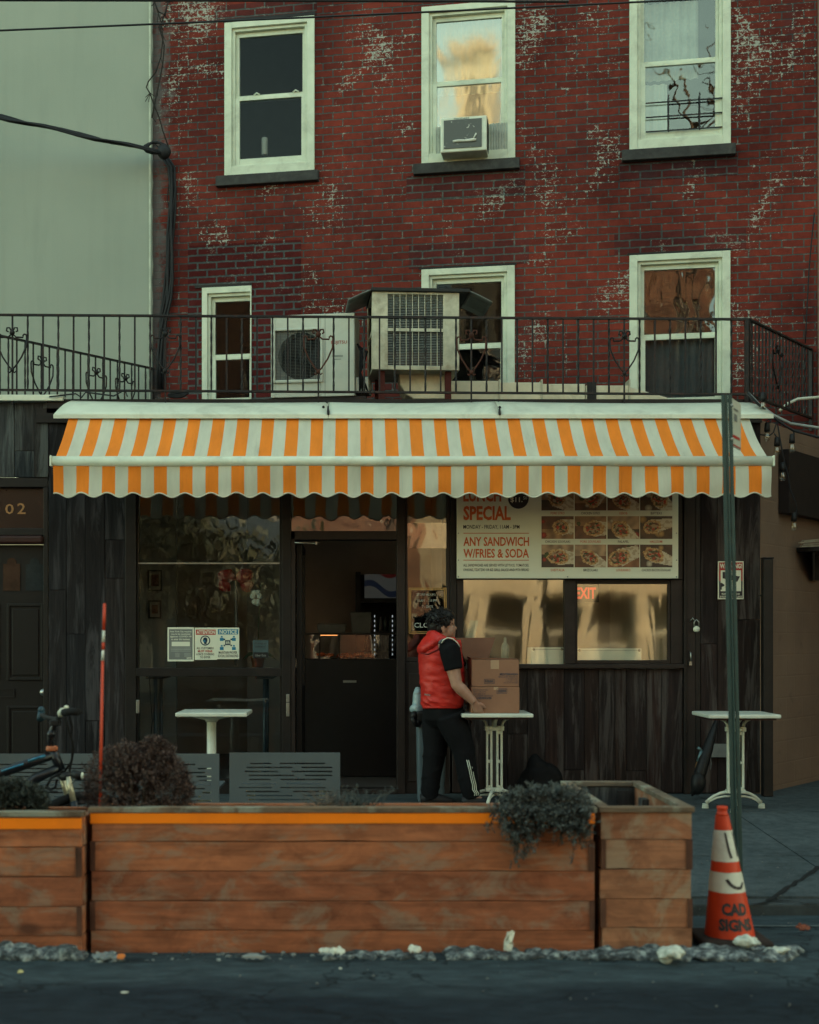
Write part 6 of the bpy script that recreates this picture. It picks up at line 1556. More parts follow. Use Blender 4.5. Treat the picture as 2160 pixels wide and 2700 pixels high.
hose = [[(182, 1885), (190, 1915), (188, 1945), (194, 1975), (188, 2010), (170, 2034), (158, 2038)], [(172, 1892), (182, 1930), (192, 1960), (190, 2000), (184, 2030), (184, 2056)], [(160, 2038), (135, 2052), (122, 2075), (132, 2084), (146, 2076), (150, 2055)], [(150, 2088), (135, 2088), (122, 2070)]]
m = MB()
for i, h_ in enumerate(hose): m.tube([K(a, b_, -.14 + .14 * min(1, k / 4)) for k, (a, b_) in enumerate(h_)], .0065, 6)
m.build('brake_hose', rubber, bk)
wc = K(225, 2260); Rw = 174 * yk / F
wa_ = Vector((math.cos(.25), math.sin(.25), 0))
def wp(t, r, off=0): return wc + wa_ * (r * math.cos(t)) + Vector((0, 0, r * math.sin(t))) + Vector((-wa_.y, wa_.x, 0)) * off
m = MB(); m.tube([wp(2 * math.pi * i / 48, Rw - .024) for i in range(49)], .024, 10, caps=False); wh = m.build('wheel', rubber, bk)
m = MB(); m.tube([wp(2 * math.pi * i / 48, Rw - .058) for i in range(49)], .012, 8, caps=False)
m.build('rim', black, wh)
m = MB()
for i in range(24): m.tube([wp(2 * math.pi * i / 24, .02, .03 * (-1) ** i), wp(2 * math.pi * i / 24 + .1, Rw - .06)], .0013, 4)
m.build('spoke', steel, wh)
m = MB(); m.tube([wc + Vector((-wa_.y, wa_.x, 0)) * -.06, wc + Vector((-wa_.y, wa_.x, 0)) * .06], .02, 10); m.build('hub', black, wh)
wc2 = K(-272, 2270, .05)
m = MB(); m.tube([wc2 + Vector((Rw - .02) * Vector((math.cos(t), 0, math.sin(t)))) if False else wc2 + Vector(((Rw - .02) * math.cos(t), 0, (Rw - .02) * math.sin(t))) for t in [2 * math.pi * i / 40 for i in range(41)]], .024, 8, caps=False); m.build('wheel', rubber, bk)
for s, a, b_ in ((-1, (178, 2046), (226, 2255)), (1, (163, 2046), (222, 2258))):
    off = Vector((-wa_.y, wa_.x, 0)) * .05 * s * -1 * -1
    p0, p1 = K(*a) + off, K(*b_) + off
    m = MB(); m.tube([p0, p0.lerp(p1, .33)], .0155, 10); m.build('fork_stanchion', plain('fork_gold', (.50, .46, .33), .3, .5, var=.1), bk)
    m = MB(); m.tube([p0.lerp(p1, .30), p0.lerp(p1, .55), p1], [.021, .02, .017], 10); m.build('fork_leg', bike_dark, bk)
m = MB(); m.tube([K(158, 2040, .05), K(165, 2047), K(182, 2048, -.05)], .024, 8); m.build('fork_crown', black, bk)
m = MB(); m.tube([K(192, 2040, -.08), K(214, 2047, -.10)], [.022, .026], 10); m.build('headlamp', black, bk)
m = MB(); m.ball(K(217, 2046, -.11), (.008, .016, .020)); m.build('lamp_lens', white_metal, bk)
m = MB(); m.tube([K(196, 2058, -.08), K(200, 2052, -.08), K(189, 2066, -.08)], .004, 5); m.build('lamp_bracket', steel, bk)
m = MB(); m.pbox(K(104, 2101, -.12), K(120, 2102, -.12), .05, .018); m.tube([K(112, 2108, -.1), K(70, 2150, -.06), K(-70, 2255, -.05)], .011, 6); m.build('pedal_crank', plain('pedal_grey', (.22, .24, .23), .5), bk)
wire('power_cord', 'thin dark red cord end hanging inside the lower left shop window with a black plug', 'cord', [P(394, 1790, 11.5), P(398, 1850, 11.5), P(402, 1900, 11.5), P(399, 1935, 11.5)], .005, black)

# ------------------------------------------------------------------ boxes and person
card = plain('cardboard', (.27, .135, .085), .8, var=.10, scale=5, bump=.1, dirt=(.24, .11, .06), dirt_amt=.4)
card_in = plain('cardboard_inside', (.20, .10, .066), .85, var=.12, scale=4)
tape_c = plain('box_tape', (.38, .24, .15), .3, var=.1, bump=0)
yx = 10.17; top_t = sz(10.36) + .745
def carton(label, px0, px1, z0, z1, dy=0.0, depth=.40):
    t_ = thing('cardboard_box', label, 'box', (PX((px0 + px1) / 2, yx), yx + depth / 2, z0), 0, 'cardboard boxes on the table')
    x0, x1 = PX(px0, yx), PX(px1, yx); y0, y1 = yx + dy, yx + dy + depth
    m = MB(); m.box(x0, x1, y0, y1, z0 + .001, z1); m.build('carton', card, t_, bevel=.004)
    return t_, x0, x1, y0, y1
zl0 = top_t; zl1 = PZ(1811, yx); zu1 = PZ(1740, yx)
t_, x0, x1, y0, y1 = carton('sealed lower cardboard box on the table with its print upside down', 1243, 1370, zl0, zl1)
def X(px): return PX(px, yx)
def Z(py): return PZ(py, yx)
ink = plain('box_ink', (.045, .05, .07), .6, bump=0)
def prt(mb, flip, rows, x_right, barc):
    for (s, a, b_, c0, c1, bo) in rows: mb.text(s, X(a), X(b_), Z(c1), Z(c0), yx - .0015, 0, bo, flip=flip)
    a, b_, c0, c1 = barc; mb.frame(X(a), X(b_), Z(c1), Z(c0), .003, .003, .003, .003, yx - .0015, yx - .0006)
    rb = random.Random(2); q = a + 3
    while q < b_ - 3: w_ = rb.uniform(.6, 1.8); mb.box(X(q), X(q + w_), yx - .0015, yx - .0006, Z(c1 - 3), Z(c0 + 3)); q += w_ + rb.uniform(.6, 1.4)
m = MB(); prt(m, True, [('MEDITERRANEAN', 1257, 1296, 1838, 1843.5, .03), ('PITA & GYRO PRODUCTS', 1254, 1299, 1832.5, 1836.5, .01), ('31-42 38TH AVE', 1249, 1280, 1828, 1831.5, .01), ('L.I.C. N.Y. 11101', 1248, 1281, 1822.5, 1826, .01), ('TEL. (718) 706-8300', 1247, 1287, 1817, 1820.5, .01)], 0, (1310, 1337, 1815.5, 1829)); m.build('print', ink, t_)
m = MB(); m.box(X(1302), X(1314), yx - .0012, yx - .0004, Z(1819), Z(1811.5)); m.build('tape', tape_c, t_)
t_, x0, x1, y0, y1 = carton('upper cardboard box on the table with an open flap', 1244, 1369, zl1 + .001, zu1)
m = MB(); prt(m, False, [('MEDITERRANEAN', 1318, 1366, 1775, 1781, .03), ('PITA & GYRO PRODUCTS', 1315, 1365, 1783, 1787, .01), ('31-42 38TH AVE', 1334, 1365, 1788.5, 1792, .01), ('L.I.C. N.Y. 11101', 1334, 1365, 1794, 1797.5, .01), ('TEL. (718) 706-8300', 1328, 1366, 1799, 1802.5, .01)], 0, (1277, 1304, 1790.5, 1803)); m.build('print', ink, t_)
m = MB(); m.box(X(1294), X(1316), yx - .0012, yx - .0004, Z(1764), Z(1741)); m.build('tape', tape_c, t_)
m = MB()                                              # back flap standing up, splayed out to the right
b0, b1 = Vector((x0, y1 - .002, zu1)), Vector((x0 + (x1 - x0) * .93, y1 - .002, zu1))
t0, t1 = P(1190, 1682, y1 + .02), P(1306, 1681, y1 + .02); b0 = P(1215, 1731, y1 - .002); b1 = P(1288, 1731, y1 - .002); b0.z = b1.z = zu1 + .001
m.hexa([b0, b1, b1 + Vector((0, .006, 0)), b0 + Vector((0, .006, 0)), t0, t1, t1 + Vector((0, .006, 0)), t0 + Vector((0, .006, 0))]); m.build('flap', card_in, t_)
m = MB(); m.hexa([(x0 + .01, y0 + .10, zu1 + .002), (x1 + .002, y0 + .02, zu1 + .002), (x1 + .002, y1 - .02, zu1 + .002), (x0 + .01, y1 - .03, zu1 + .002), (x0 - .01, y0 + .10, zu1 + .020), (x1 + .001, y0 + .02, zu1 + .007), (x1 + .001, y1 - .02, zu1 + .007), (x0 - .01, y1 - .03, zu1 + .020)]); m.build('flap', card_in, t_)

YPn = 10.36
def Q(px, py, dy=0.0): return P(px, py, YPn + dy)
person = thing('person', 'person in a shiny red hooded vest and black trousers holding cardboard boxes', 'person', (PX(1180, YPn), YPn, sz(YPn)))
skin = NM('skin'); co = skin.coord(); skin.col(skin.ramp(skin.noise(co, 14, 4, .6), [(.3, (.30, .15, .10)), (.7, (.37, .195, .135))])); skin.rough(.5); skin.b.inputs['Subsurface Weight'].default_value = .06; skin.bump(skin.noise(co, 200, 2), .1, .001); skin = skin.mat
gs = sz(YPn)
def limb(mb, pts, rad, n=16): mb.tube(pts, rad, n)
# body: one continuous skin
m = MB()
hc_ = Q(1170, 1644)
m.ball(hc_ + Vector((-.006, 0, .018)), (.092, .076, .100), 20, 14)            # skull
m.ball(Q(1182, 1664), (.058, .062, .070), 18, 12)                             # face
m.ball(Q(1190, 1676), (.030, .038, .030), 14, 10)                             # chin
m.ball(Q(1178, 1672), (.045, .058, .040), 14, 10)                             # jaw
m.tube([Q(1195, 1648), Q(1201, 1657)], [.010, .014], 10); m.ball(Q(1201.5, 1657.5), (.012, .013, .010), 10, 7)   # nose
m.ball(Q(1195, 1645), (.012, .048, .010), 12, 8)                              # brow
m.ball(Q(1197, 1667), (.010, .022, .006), 12, 7); m.ball(Q(1196.5, 1671), (.010, .020, .007), 12, 7)  # lips
for s in (-1, 1):
    m.ball(Q(1184, 1659, s * .046), (.020, .016, .022), 10, 7)                # cheekbones
    e = Q(1169, 1657, s * .076)
    m.ball(e, (.017, .010, .030), 12, 9, rot=Euler((0, R(-12), 0))); m.ball(e + Vector((-.004, s * .004, .004)), (.015, .008, .020), 10, 7); m.ball(e + Vector((.002, s * .002, -.024)), (.008, .007, .009), 8, 6)
m.tube([Q(1160, 1705), Q(1166, 1685), Q(1170, 1668)], [.066, .056, .055], 18)                               # neck
m.tube([Q(1158, 1710, 0), Q(1160, 1740), Q(1162, 1790), Q(1166, 1850), Q(1168, 1880)], [.085, .12, .12, .115, .10], 20)  # trunk
m.tube([Q(1175, 1706, -.19), Q(1162, 1702, 0), Q(1175, 1706, .19)], [.055, .07, .055], 16)
for s in (-1, 1):
    if s < 0: sh, el, wr = Q(1183, 1713, -.20), Q(1205, 1806, -.235), Q(1251, 1852, -.245)
    else: sh, el, wr = Q(1186, 1712, .20), Q(1228, 1800, .21), Q(1236, 1858, .16)
    m.tube([sh, sh.lerp(el, .35), sh.lerp(el, .75), el, el.lerp(wr, .25), el.lerp(wr, .65), wr], [.062, .060, .050, .046, .048, .038, .028], 16)
for s, hip, kn, an in ((-1, Q(1178, 1878, -.085), Q(1222, 1992, -.10), Q(1240, 2095, -.10)), (1, Q(1158, 1878, .085), Q(1146, 1995, .09), Q(1132, 2094, .10))):
    m.tube([hip, hip.lerp(kn, .5), kn, kn.lerp(an, .35), an], [.055, .06, .048, .044, .03], 16)
    m.tube([an + Vector((-.01, 0, -.01)), an + Vector((.05, 0, -.03)), an + Vector((.09, 0, -.035))], [.026, .024, .018], 12)
# hands: palm, four fingers, thumb
def hand(mb, wr, pdir, fdirs, palm_n, thumb, sc=1.0):
    """fingers rooted along the palm's end; fdirs: root offset, two segment directions, length"""
    pc = wr + pdir * .048
    mb.tube([wr - pdir * .01, wr + pdir * .03, wr + pdir * .075, wr + pdir * .088], [.026, .034, .036, .028], 14, asp=.52, ref=palm_n[1])
    for (lat, L, bend, r) in fdirs:
        b0 = wr + pdir * .080 + palm_n[1] * lat; d1 = (pdir + palm_n[0] * bend[0]).normalized(); d2 = (pdir + palm_n[0] * bend[1]).normalized(); d3 = (pdir + palm_n[0] * bend[2]).normalized()
        p1 = b0 + d1 * L * .45; p2 = p1 + d2 * L * .32; p3 = p2 + d3 * L * .23
        mb.tube([b0 - d1 * .012, b0, p1, p2, p3], [r, r * 1.02, r * .98, r * .92, r * .78], 10); mb.ball(p3, r * .78, 8, 6)
    tb, tm, te = thumb; mb.tube([tb, tm, te], [.014, .0125, .0095], 10); mb.ball(te, .0095, 8, 6)
wr = Q(1251, 1852, -.245); yy = yx - .014
pdir = (P(1262, 1874, yx - .02) - wr).normalized()
lat = pdir.cross(Vector((0, 1, 0))).normalized(); into = Vector((0, 1, 0)) - pdir * pdir.y; into.normalize()
if lat.x < 0: lat = -lat
hand(m, wr, pdir, [(.026, .064, (.10, .25, .45), .0088), (.009, .074, (.05, .2, .4), .0092), (-.009, .070, (.05, .25, .5), .0088), (-.025, .056, (.1, .3, .55), .0078)], (into, lat), (wr + pdir * .03 + lat * .030, wr + pdir * .062 + lat * .050, wr + pdir * .092 + lat * .056 + into * .006))
wr2 = Q(1236, 1858, .16); pd2 = Vector((.55, -.10, -.35)).normalized(); lat2 = Vector((.2, .9, 0)).cross(pd2).cross(pd2).normalized(); in2 = Vector((.5, -.3, .5)); in2 = (in2 - pd2 * in2.dot(pd2)).normalized(); lat2 = pd2.cross(in2).normalized()
hand(m, wr2, Vector((.05, .02, -1)).normalized(), [(.026, .060, (.1, .3, .5), .0088), (.009, .070, (.1, .3, .5), .0092), (-.009, .066, (.1, .3, .5), .0088), (-.025, .054, (.1, .3, .55), .0078)], (Vector((1, 0, 0)), Vector((0, 1, 0))), (wr2 + Vector((.0, -.03, -.03)), wr2 + Vector((.015, -.045, -.06)), wr2 + Vector((.025, -.045, -.085))))
body = m.build('body', skin, person); remesh(body, .0052, 3, .5)
# eyes, brows
eye_w = plain('eye_white', (.5, .48, .45), .3, var=.05, bump=0); hair_m = plain('hair_black', (.010, .008, .008), .45, var=.4, scale=30, bump=.4, fine=120)
for s in (-1, 1):
    m = MB(); m.ball(Q(1192.8, 1651.3, s * .028), (.010, .013, .0065), 12, 8); ey = m.build('eye', eye_w, person)
    m = MB(); m.ball(Q(1194.6, 1651.3, s * .028), (.006, .006, .0062), 10, 7); m.build('iris', black, ey)
    m = MB(); m.tube([Q(1197.5, 1645.5, s * .012), Q(1197, 1643.3, s * .03), Q(1192, 1644.5, s * .052)], [.004, .005, .003], 6); m.build('eyebrow', hair_m, person)
m = MB(); m.tube([Q(1199.3, 1669, -.016), Q(1200.4, 1669, 0), Q(1199.3, 1669, .016)], .0022, 6); m.build('mouth', plain('lip', (.16, .06, .05), .5, bump=0), person)
# hair: thick cap plus tufts
m = MB(); rh = random.Random(3)
m.ball(Q(1162, 1633), (.099, .092, .088), 24, 16, nz=.06, nf=16); m.ball(Q(1172, 1624), (.080, .080, .056), 20, 12, nz=.05, nf=16); m.ball(Q(1150, 1648), (.070, .082, .082), 18, 12, nz=.12, nf=16); m.ball(Q(1178, 1626), (.058, .074, .040), 16, 10, nz=.12, nf=16)
for s in (-1, 1):
    m.ball(Q(1172, 1640, s * .070), (.050, .020, .040), 12, 8); m.ball(Q(1160, 1655, s * .064), (.030, .020, .042), 12, 8); m.tube([Q(1176, 1645, s * .074), Q(1177, 1656, s * .073)], [.012, .004], 8)
m.tube([Q(1146, 1660), Q(1147, 1670)], [.060, .045], 14)
for i in range(150):
    d = Vector((rh.gauss(0, 1), rh.gauss(0, .8), abs(rh.gauss(0, .9)) - .25)).normalized()
    if d.x > .5 and d.z < .35: continue
    if d.z < -.15 and d.x > -.2: continue
    p = Q(1160, 1636) + Vector((d.x * .098, d.y * .092, d.z * .084)); f_ = Vector((.45, 0, .1)) + d * .55 + Vector((rh.gauss(0, .35), rh.gauss(0, .35), rh.gauss(0, .3)))
    m.tube([p - d * .018, p + f_.normalized() * .008, p + f_.normalized() * .018 + Vector((0, 0, -.006))], [.014, .009, .003], 5)
for i in range(46):
    a = rh.uniform(-1, 1); p = Q(1187 + rh.uniform(-3, 3), 1625 + abs(a) * 4, a * .062); m.tube([p, p + Vector((.016, a * .008, -.004)), p + Vector((.022 + rh.uniform(-.004, .006), a * .012, -.018 + rh.uniform(-.008, .006)))], [.010, .008, .002], 5)
for i in range(520):
    d = Vector((rh.gauss(0, 1), rh.gauss(0, .9), rh.gauss(.2, .8))).normalized()
    if d.x > .55 and d.z < .3: continue
    if d.z < -.45: continue
    p = Q(1162, 1635) + Vector((d.x * .100, d.y * .092, d.z * .090)); t_ = (Vector((.5, 0, -.25)) - d * d.x * .5 + d * .35 + Vector((rh.gauss(0, .3), rh.gauss(0, .35), rh.gauss(0, .25)))).normalized(); m.tube([p - d * .006, p + t_ * .014 + d * .004, p + t_ * rh.uniform(.022, .036)], [.0045, .0035, .001], 4)
hr_ = m.build('hair', hair_m, person)
# vest: rings (row, back x, front x, half width)
red = NM('red_nylon'); co = red.coord()
red.col(red.ramp(red.noise(co, 9, 4, .6), [(.3, (.42, .014, .010)), (.7, (.56, .024, .014))])); red.rough(.52); red.b.inputs['Specular IOR Level'].default_value = .42
wn = red.noise(red.coord(scale=(1, 1, 2.3)), 17, 3, .55, 1.6); red.bump(wn, .35, .012); red_m = red.mat
rings = [(1867, 1119, 1212, .150), (1862, 1114, 1219, .168), (1852, 1112, 1221, .176), (1835, 1112, 1222, .178), (1812, 1110, 1224, .182), (1785, 1108, 1225, .188), (1755, 1105, 1222, .196), (1730, 1104, 1219, .202), (1714, 1106, 1216, .200), (1704, 1110, 1213, .180), (1696, 1118, 1209, .140), (1688, 1130, 1204, .105), (1680, 1140, 1199, .085)]
def ring_at(v):
    t = v * (len(rings) - 1); i = min(int(t), len(rings) - 2); f_ = t - i; return [a + (b_ - a) * f_ for a, b_ in zip(rings[i], rings[i + 1])]
def vest_pt(u, v):
    py, b_, f_, hw = ring_at(v); a = u * 2 * math.pi; c, s = math.cos(a), math.sin(a)
    ex_ = .80; cx_ = math.copysign(abs(c) ** ex_, c); sy = math.copysign(abs(s) ** ex_, s)
    px = (b_ + f_) / 2 + (f_ - b_) / 2 * cx_; p = Q(px, py, hw * sy)
    n = Vector((c, s, 0)); q = Vector((p.x * 1.0, p.y, p.z))
    body_w = min(1, max(0, (.88 - v) * 5)) * min(1, v * 12)
    quilt = .0025 * math.cos((py - 1690) / 26.0 * math.pi * 2 / 1.0)
    wr_ = 1 - abs(noise.noise(Vector((q.x * 9 - q.z * 6, q.y * 6, q.z * 17 + q.x * 13)))) * 2
    wr2 = noise.noise(Vector((q.x * 14, q.y * 14, q.z * 32)))
    low = min(1, max(0, (1.15 - v * 1.6)))
    return p + n * body_w * (quilt * .5 + .010 * wr_ * (.30 + low) * .8 + .005 * wr2)
m = MB(); m.grid(vest_pt, 120, 110, close=True); ve = m.build('vest', red_m, person)
sd = ve.modifiers.new('solidify', 'SOLIDIFY'); sd.thickness = .006; sd.offset = -1
m = MB(); m.tube([vest_pt(i / 60, .035) + Vector((0, 0, 0)) for i in range(61)], .010, 8, caps=False); m.build('hem', red_m, ve)
# hood lying on the back
m = MB()
m.ball(Q(1132, 1699, -.03), (.096, .185, .066), 22, 14, rot=Euler((0, R(-40), 0)), nz=.10, nf=12); m.ball(Q(1124, 1708, -.03), (.076, .170, .060), 20, 12, rot=Euler((0, R(-30), 0)), nz=.12, nf=14); m.ball(Q(1140, 1684, -.02), (.055, .140, .055), 18, 10, nz=.10, nf=14); m.ball(Q(1136, 1672, 0), (.035, .095, .030), 16, 10)
m.tube([Q(1136, 1670, 0), Q(1144, 1674, -.085), Q(1162, 1684, -.135), Q(1182, 1694, -.140), Q(1201, 1699, -.105), Q(1209, 1696, -.05), Q(1210, 1694, -.01)], [.032, .036, .038, .034, .030, .026, .022], 12)
m.tube([Q(1136, 1670, 0), Q(1146, 1672, .075), Q(1165, 1682, .115), Q(1186, 1692, .110), Q(1203, 1695, .075), Q(1208, 1694, .03)], [.030, .030, .030, .028, .026, .022], 12)
ho = m.build('hood', red_m, person); remesh(ho, .009, 4, .5)
m = MB(); m.tube([Q(1110, 1722, -.155), Q(1128, 1725, -.19), Q(1150, 1715, -.205), Q(1172, 1702, -.185)], [.005, .006, .006, .005], 8); m.build('hood_seam', plain('dark_red', (.16, .01, .01), .5), ho)
m = MB(); m.tube([Q(1211, 1688, -.05), Q(1213, 1700, -.055), Q(1214, 1712, -.06)], [.012, .014, .010], 8); m.tube([Q(1211, 1688, .05), Q(1213, 1700, .055), Q(1214, 1712, .06)], [.012, .014, .010], 8); m.build('collar', red_m, ve)
# sleeves
tee = plain('black_tee', (.0055, .0055, .007), .9, var=.3, scale=20, bump=.3)
for s in (-1, 1):
    if s < 0: sh, el = Q(1186, 1712, -.205), Q(1205, 1806, -.235)
    else: sh, el = Q(1186, 1712, .20), Q(1228, 1800, .21)
    m = MB(); e = sh.lerp(el, .56); m.tube([sh + Vector((-.02, -s * .03 * -1 * -1, .045)), sh, sh.lerp(el, .2), sh.lerp(el, .4), e, e + (el - sh).normalized() * .006], [.050, .082, .080, .074, .072, .064], 20)
    m.ball(sh + Vector((-.01, 0, .012)), (.074, .066, .070), 16, 10)
    sl = m.build('sleeve', tee, person); remesh(sl, .009, 3, .5)
    if s < 0:
        m = MB(); m.tube([sh + Vector((-.068, -.055, .045)), sh + Vector((-.052, -.06, .072)), sh + Vector((-.02, -.05, .088)), sh + Vector((.022, -.045, .080)), sh + Vector((.056, -.04, .050)), sh + Vector((.078, -.03, .016))], [.003, .0045, .0045, .0045, .004, .003], 6); m.build('white_piping', white_metal, ve)
        m = MB(); m.ball(sh + Vector((-.065, -.045, .060)), (.030, .012, .016), 10, 6, rot=Euler((0, R(-35), 0))); m.build('shoulder_patch', plain('patch_grey', (.09, .09, .10), .7), ve)
m = MB()
for k in range(6): q = Q(1116 + k * 2.6, 1829 + k * .3, -.0); q.y = YPn - .148 + .006 * -k; m.box(q.x, q.x + .005, q.y - .004, q.y, q.z - .006, q.z + .006)
m.build('reflective_print', plain('print_grey', (.22, .20, .19), .5, bump=0), ve)
# trousers
tr = plain('black_trousers', (.0055, .0055, .007), .85, var=.3, scale=14, bump=.4, fine=60)
m = MB()
m.tube([Q(1168, 1856), Q(1168, 1872), Q(1170, 1895), Q(1170, 1915)], [.152, .160, .155, .10], 24)
legs = []
for s, pts, rad in ((-1, [(1186, 1885), (1204, 1930), (1222, 1975), (1228, 2010), (1234, 2050), (1240, 2080), (1243, 2097)], [.120, .112, .090, .082, .080, .076, .066]), (1, [(1154, 1885), (1150, 1930), (1148, 1975), (1143, 2010), (1138, 2045), (1134, 2080), (1133, 2100)], [.122, .112, .094, .084, .076, .072, .066])):
    m.tube([Q(a, b_, s * .088) for a, b_ in pts], rad, 20)
    low = [(a, b_) for a, b_ in pts]
    for k in range(7):                                # gathered folds at the shins
        f_ = .35 + .65 * k / 6; i = min(int(f_ * 6), 5); tt = f_ * 6 - i; a = pts[i][0] + (pts[i + 1][0] - pts[i][0]) * tt; b_ = pts[i][1] + (pts[i + 1][1] - pts[i][1]) * tt; r_ = rad[i] + (rad[i + 1] - rad[i]) * tt
        m.ball(Q(a + 1.5 * (-1) ** k, b_, s * .088), (r_ * 1.09, r_ * 1.09, .017), 16, 8, rot=Euler((.25 * (-1) ** k, .25 * (-1) ** (k // 2), 0)))
tro = m.build('trousers', tr, person); remesh(tro, .010, 3, .45)
m = MB()
for k in range(3):
    pts = []
    for (a, b_) in ((1236, 2004), (1240, 2030), (1244, 2050), (1249, 2070), (1252, 2083), (1256, 2092), (1254, 2098)):
        pts.append(Q(a + k * 4.6 - 4 + (1.2 if (b_ // 10) % 2 else -1.0), b_, -.176 + .010 * k + .004 * ((b_ // 7) % 2)))
    m.tube(pts, .0034, 6)
m.build('side_stripe', white_metal, tro)
shoe = plain('shoe_black', (.016, .016, .018), .6, var=.3); sole = plain('shoe_sole', (.16, .165, .16), .6)
for s, ax_, ay_ in ((-1, 1243, -.088), (1, 1133, .088)):
    b0 = Vector((PX(ax_, YPn + ay_), YPn + ay_, gs))
    m = MB(); m.tube([b0 + Vector((-.075, 0, .055)), b0 + Vector((-.03, 0, .062)), b0 + Vector((.05, 0, .055)), b0 + Vector((.13, 0, .040)), b0 + Vector((.185, 0, .032))], [.036, .050, .047, .040, .024], 16); m.tube([b0 + Vector((-.01, 0, .05)), b0 + Vector((-.01, 0, .12))], [.05, .045], 14)
    sh_ = m.build('shoe', shoe, person); remesh(sh_, .008, 3, .5)
    m = MB(); m.grid(lambda u, v: b0 + Vector((-.08 + .275 * v, (.048 if v < .7 else .048 * math.sqrt(max(.05, 1 - ((v - .7) / .3) ** 2))) * (2 * u - 1), .001)), 6, 14)
    so = m.build('sole', sole, sh_); sd = so.modifiers.new('solidify', 'SOLIDIFY'); sd.thickness = .02; sd.offset = 1

# ------------------------------------------------------------------ bin, bags, hose, umbrella, papers by the wall
yb2 = 10.72
bn = thing('waste_bin', 'tall grey blue bin with a clear bag behind the person', 'bin', (PX(1136, yb2), yb2, gs))
bin_m = plain('bin_blue_grey', (.10, .13, .15), .5, var=.15, scale=4, dirt=(.07, .08, .085))
m = MB(); x0, x1 = PX(1099, yb2), PX(1176, yb2); z1 = PZ(1905, yb2)
m.hexa([(x0 + .01, yb2 - .10, gs), (x1 - .02, yb2 - .10, gs), (x1 - .02, yb2 + .14, gs), (x0 + .01, yb2 + .14, gs), (x0, yb2 - .13, z1), (x1, yb2 - .13, z1), (x1, yb2 + .16, z1), (x0, yb2 + .16, z1)]); m.build('body', bin_m, bn, bevel=.02, seg=3)
m = MB(); m.box(x0 - .015, x1 + .01, yb2 - .145, yb2 + .17, z1 + .001, PZ(1872, yb2)); m.build('lid', black, bn, bevel=.02)
m = MB(); m.tube([Q(1086, 1893, .2), Q(1092, 1902, .2), Q(1098, 1912, .2)], .02, 8); m.ball(Q(1092, 1888, .24), (.035, .04, .04), nz=.3); m.ball(Q(1099, 1908, .22), (.03, .03, .03), nz=.4, nf=20); m.build('handle', black, bn)
bag = plain('clear_bag', (.28, .37, .40), .35, var=.3, scale=14, bump=.6, fine=30)
m = MB(); m.ball(Q(1104, 1850, .3), (.052, .05, .10), 16, 10, nz=.25, nf=14); m.ball(Q(1102, 1868, .28), (.058, .05, .04), 14, 8, nz=.35, nf=20); m.ball(Q(1101, 1830, .30), (.036, .04, .05), 14, 8, nz=.3, nf=18)
tag(m.build('plastic_bag', bag), 'pale bluish plastic bag bulging beside the bin behind the red vest', 'bag')
blk = plain('black_bag', (.004, .004, .005), .7, var=.3, bump=.4, fine=18)
tb = thing('rubbish_bag', 'dark lumpy bag slumped against the brown boards behind the juniper', 'bag', P(1428, 2090, 10.95))
m = MB()
for px, py, r in ((1420, 2068, .16), (1445, 2050, .12), (1400, 2075, .12), (1415, 2020, .085), (1455, 2078, .12), (1412, 2000, .045)): m.ball(P(px, py, 10.95), (r, r * .8, r), 16, 12, nz=.25, nf=9)
ob = m.build('bag_body', blk, tb); remesh(ob, .014, 3, .5)
yh = 10.95
hz = thing('hose_nozzle', 'garden hose spray nozzle with a brass tip hanging by the boards at the right', 'hose nozzle', P(1845, 1990, yh))
noz = plain('nozzle_blue', (.10, .17, .19), .35, .4, var=.2)
m = MB(); m.tube([P(1840, 1971, yh), P(1852, 1980, yh)], [.013, .011], 10); m.tube([P(1850, 1979, yh), P(1845, 1995, yh), P(1841, 2008, yh)], [.013, .015, .014], 10); m.tube([P(1852, 1980, yh), P(1858, 1986, yh), P(1857, 1995, yh)], [.007, .006, .004], 8); m.build('body', noz, hz)
m = MB(); m.tube([P(1841, 2009, yh), P(1838, 2022, yh), P(1836, 2031, yh)], [.012, .015, .008], 12); m.build('brass_tip', plain('brass', (.40, .22, .10), .35, .5), hz)
m = MB(); m.tube([P(1836, 2032, yh), P(1832, 2060, yh), P(1826, 2098, yh - .1)], .009, 8); m.tube([P(1836, 2052, yh), P(1848, 2048, yh), P(1860, 2040, yh)], [.004, .006, .005], 6); m.build('hose', rubber, hz)
um = thing('folded_umbrella', 'black closed umbrella leaning on the boards behind the right table', 'umbrella', P(1855, 2090, 10.9))
m = MB(); m.tube([P(1826, 2095, 10.85), P(1846, 2040, 10.9), P(1866, 1975, 10.98), P(1880, 1930, 11.03), P(1893, 1890, 11.08)], [.02, .05, .045, .03, .012], 10); m.ball(P(1840, 2065, 10.87), (.06, .05, .09), nz=.3); m.build('canopy', black, um)
m = MB(); m.tube([P(1893, 1890, 11.08), P(1897, 1878, 11.09)], .006, 6); m.build('tip', steel, um)
m = MB(); m.box(PX(1866, 11.22), PX(1919, 11.22), 11.22, 11.26, PZ(1997, 11.22), PZ(1962, 11.22)); m.tube([P(1874, 1997, 11.24), P(1876, 2012, 11.24), P(1874, 2030, 11.24)], .004, 5)
tag(m.build('meter_box', plain('grey_box', (.15, .155, .15), .6), bevel=.004), 'small grey box mounted low on the boards behind the right table leg', 'box')

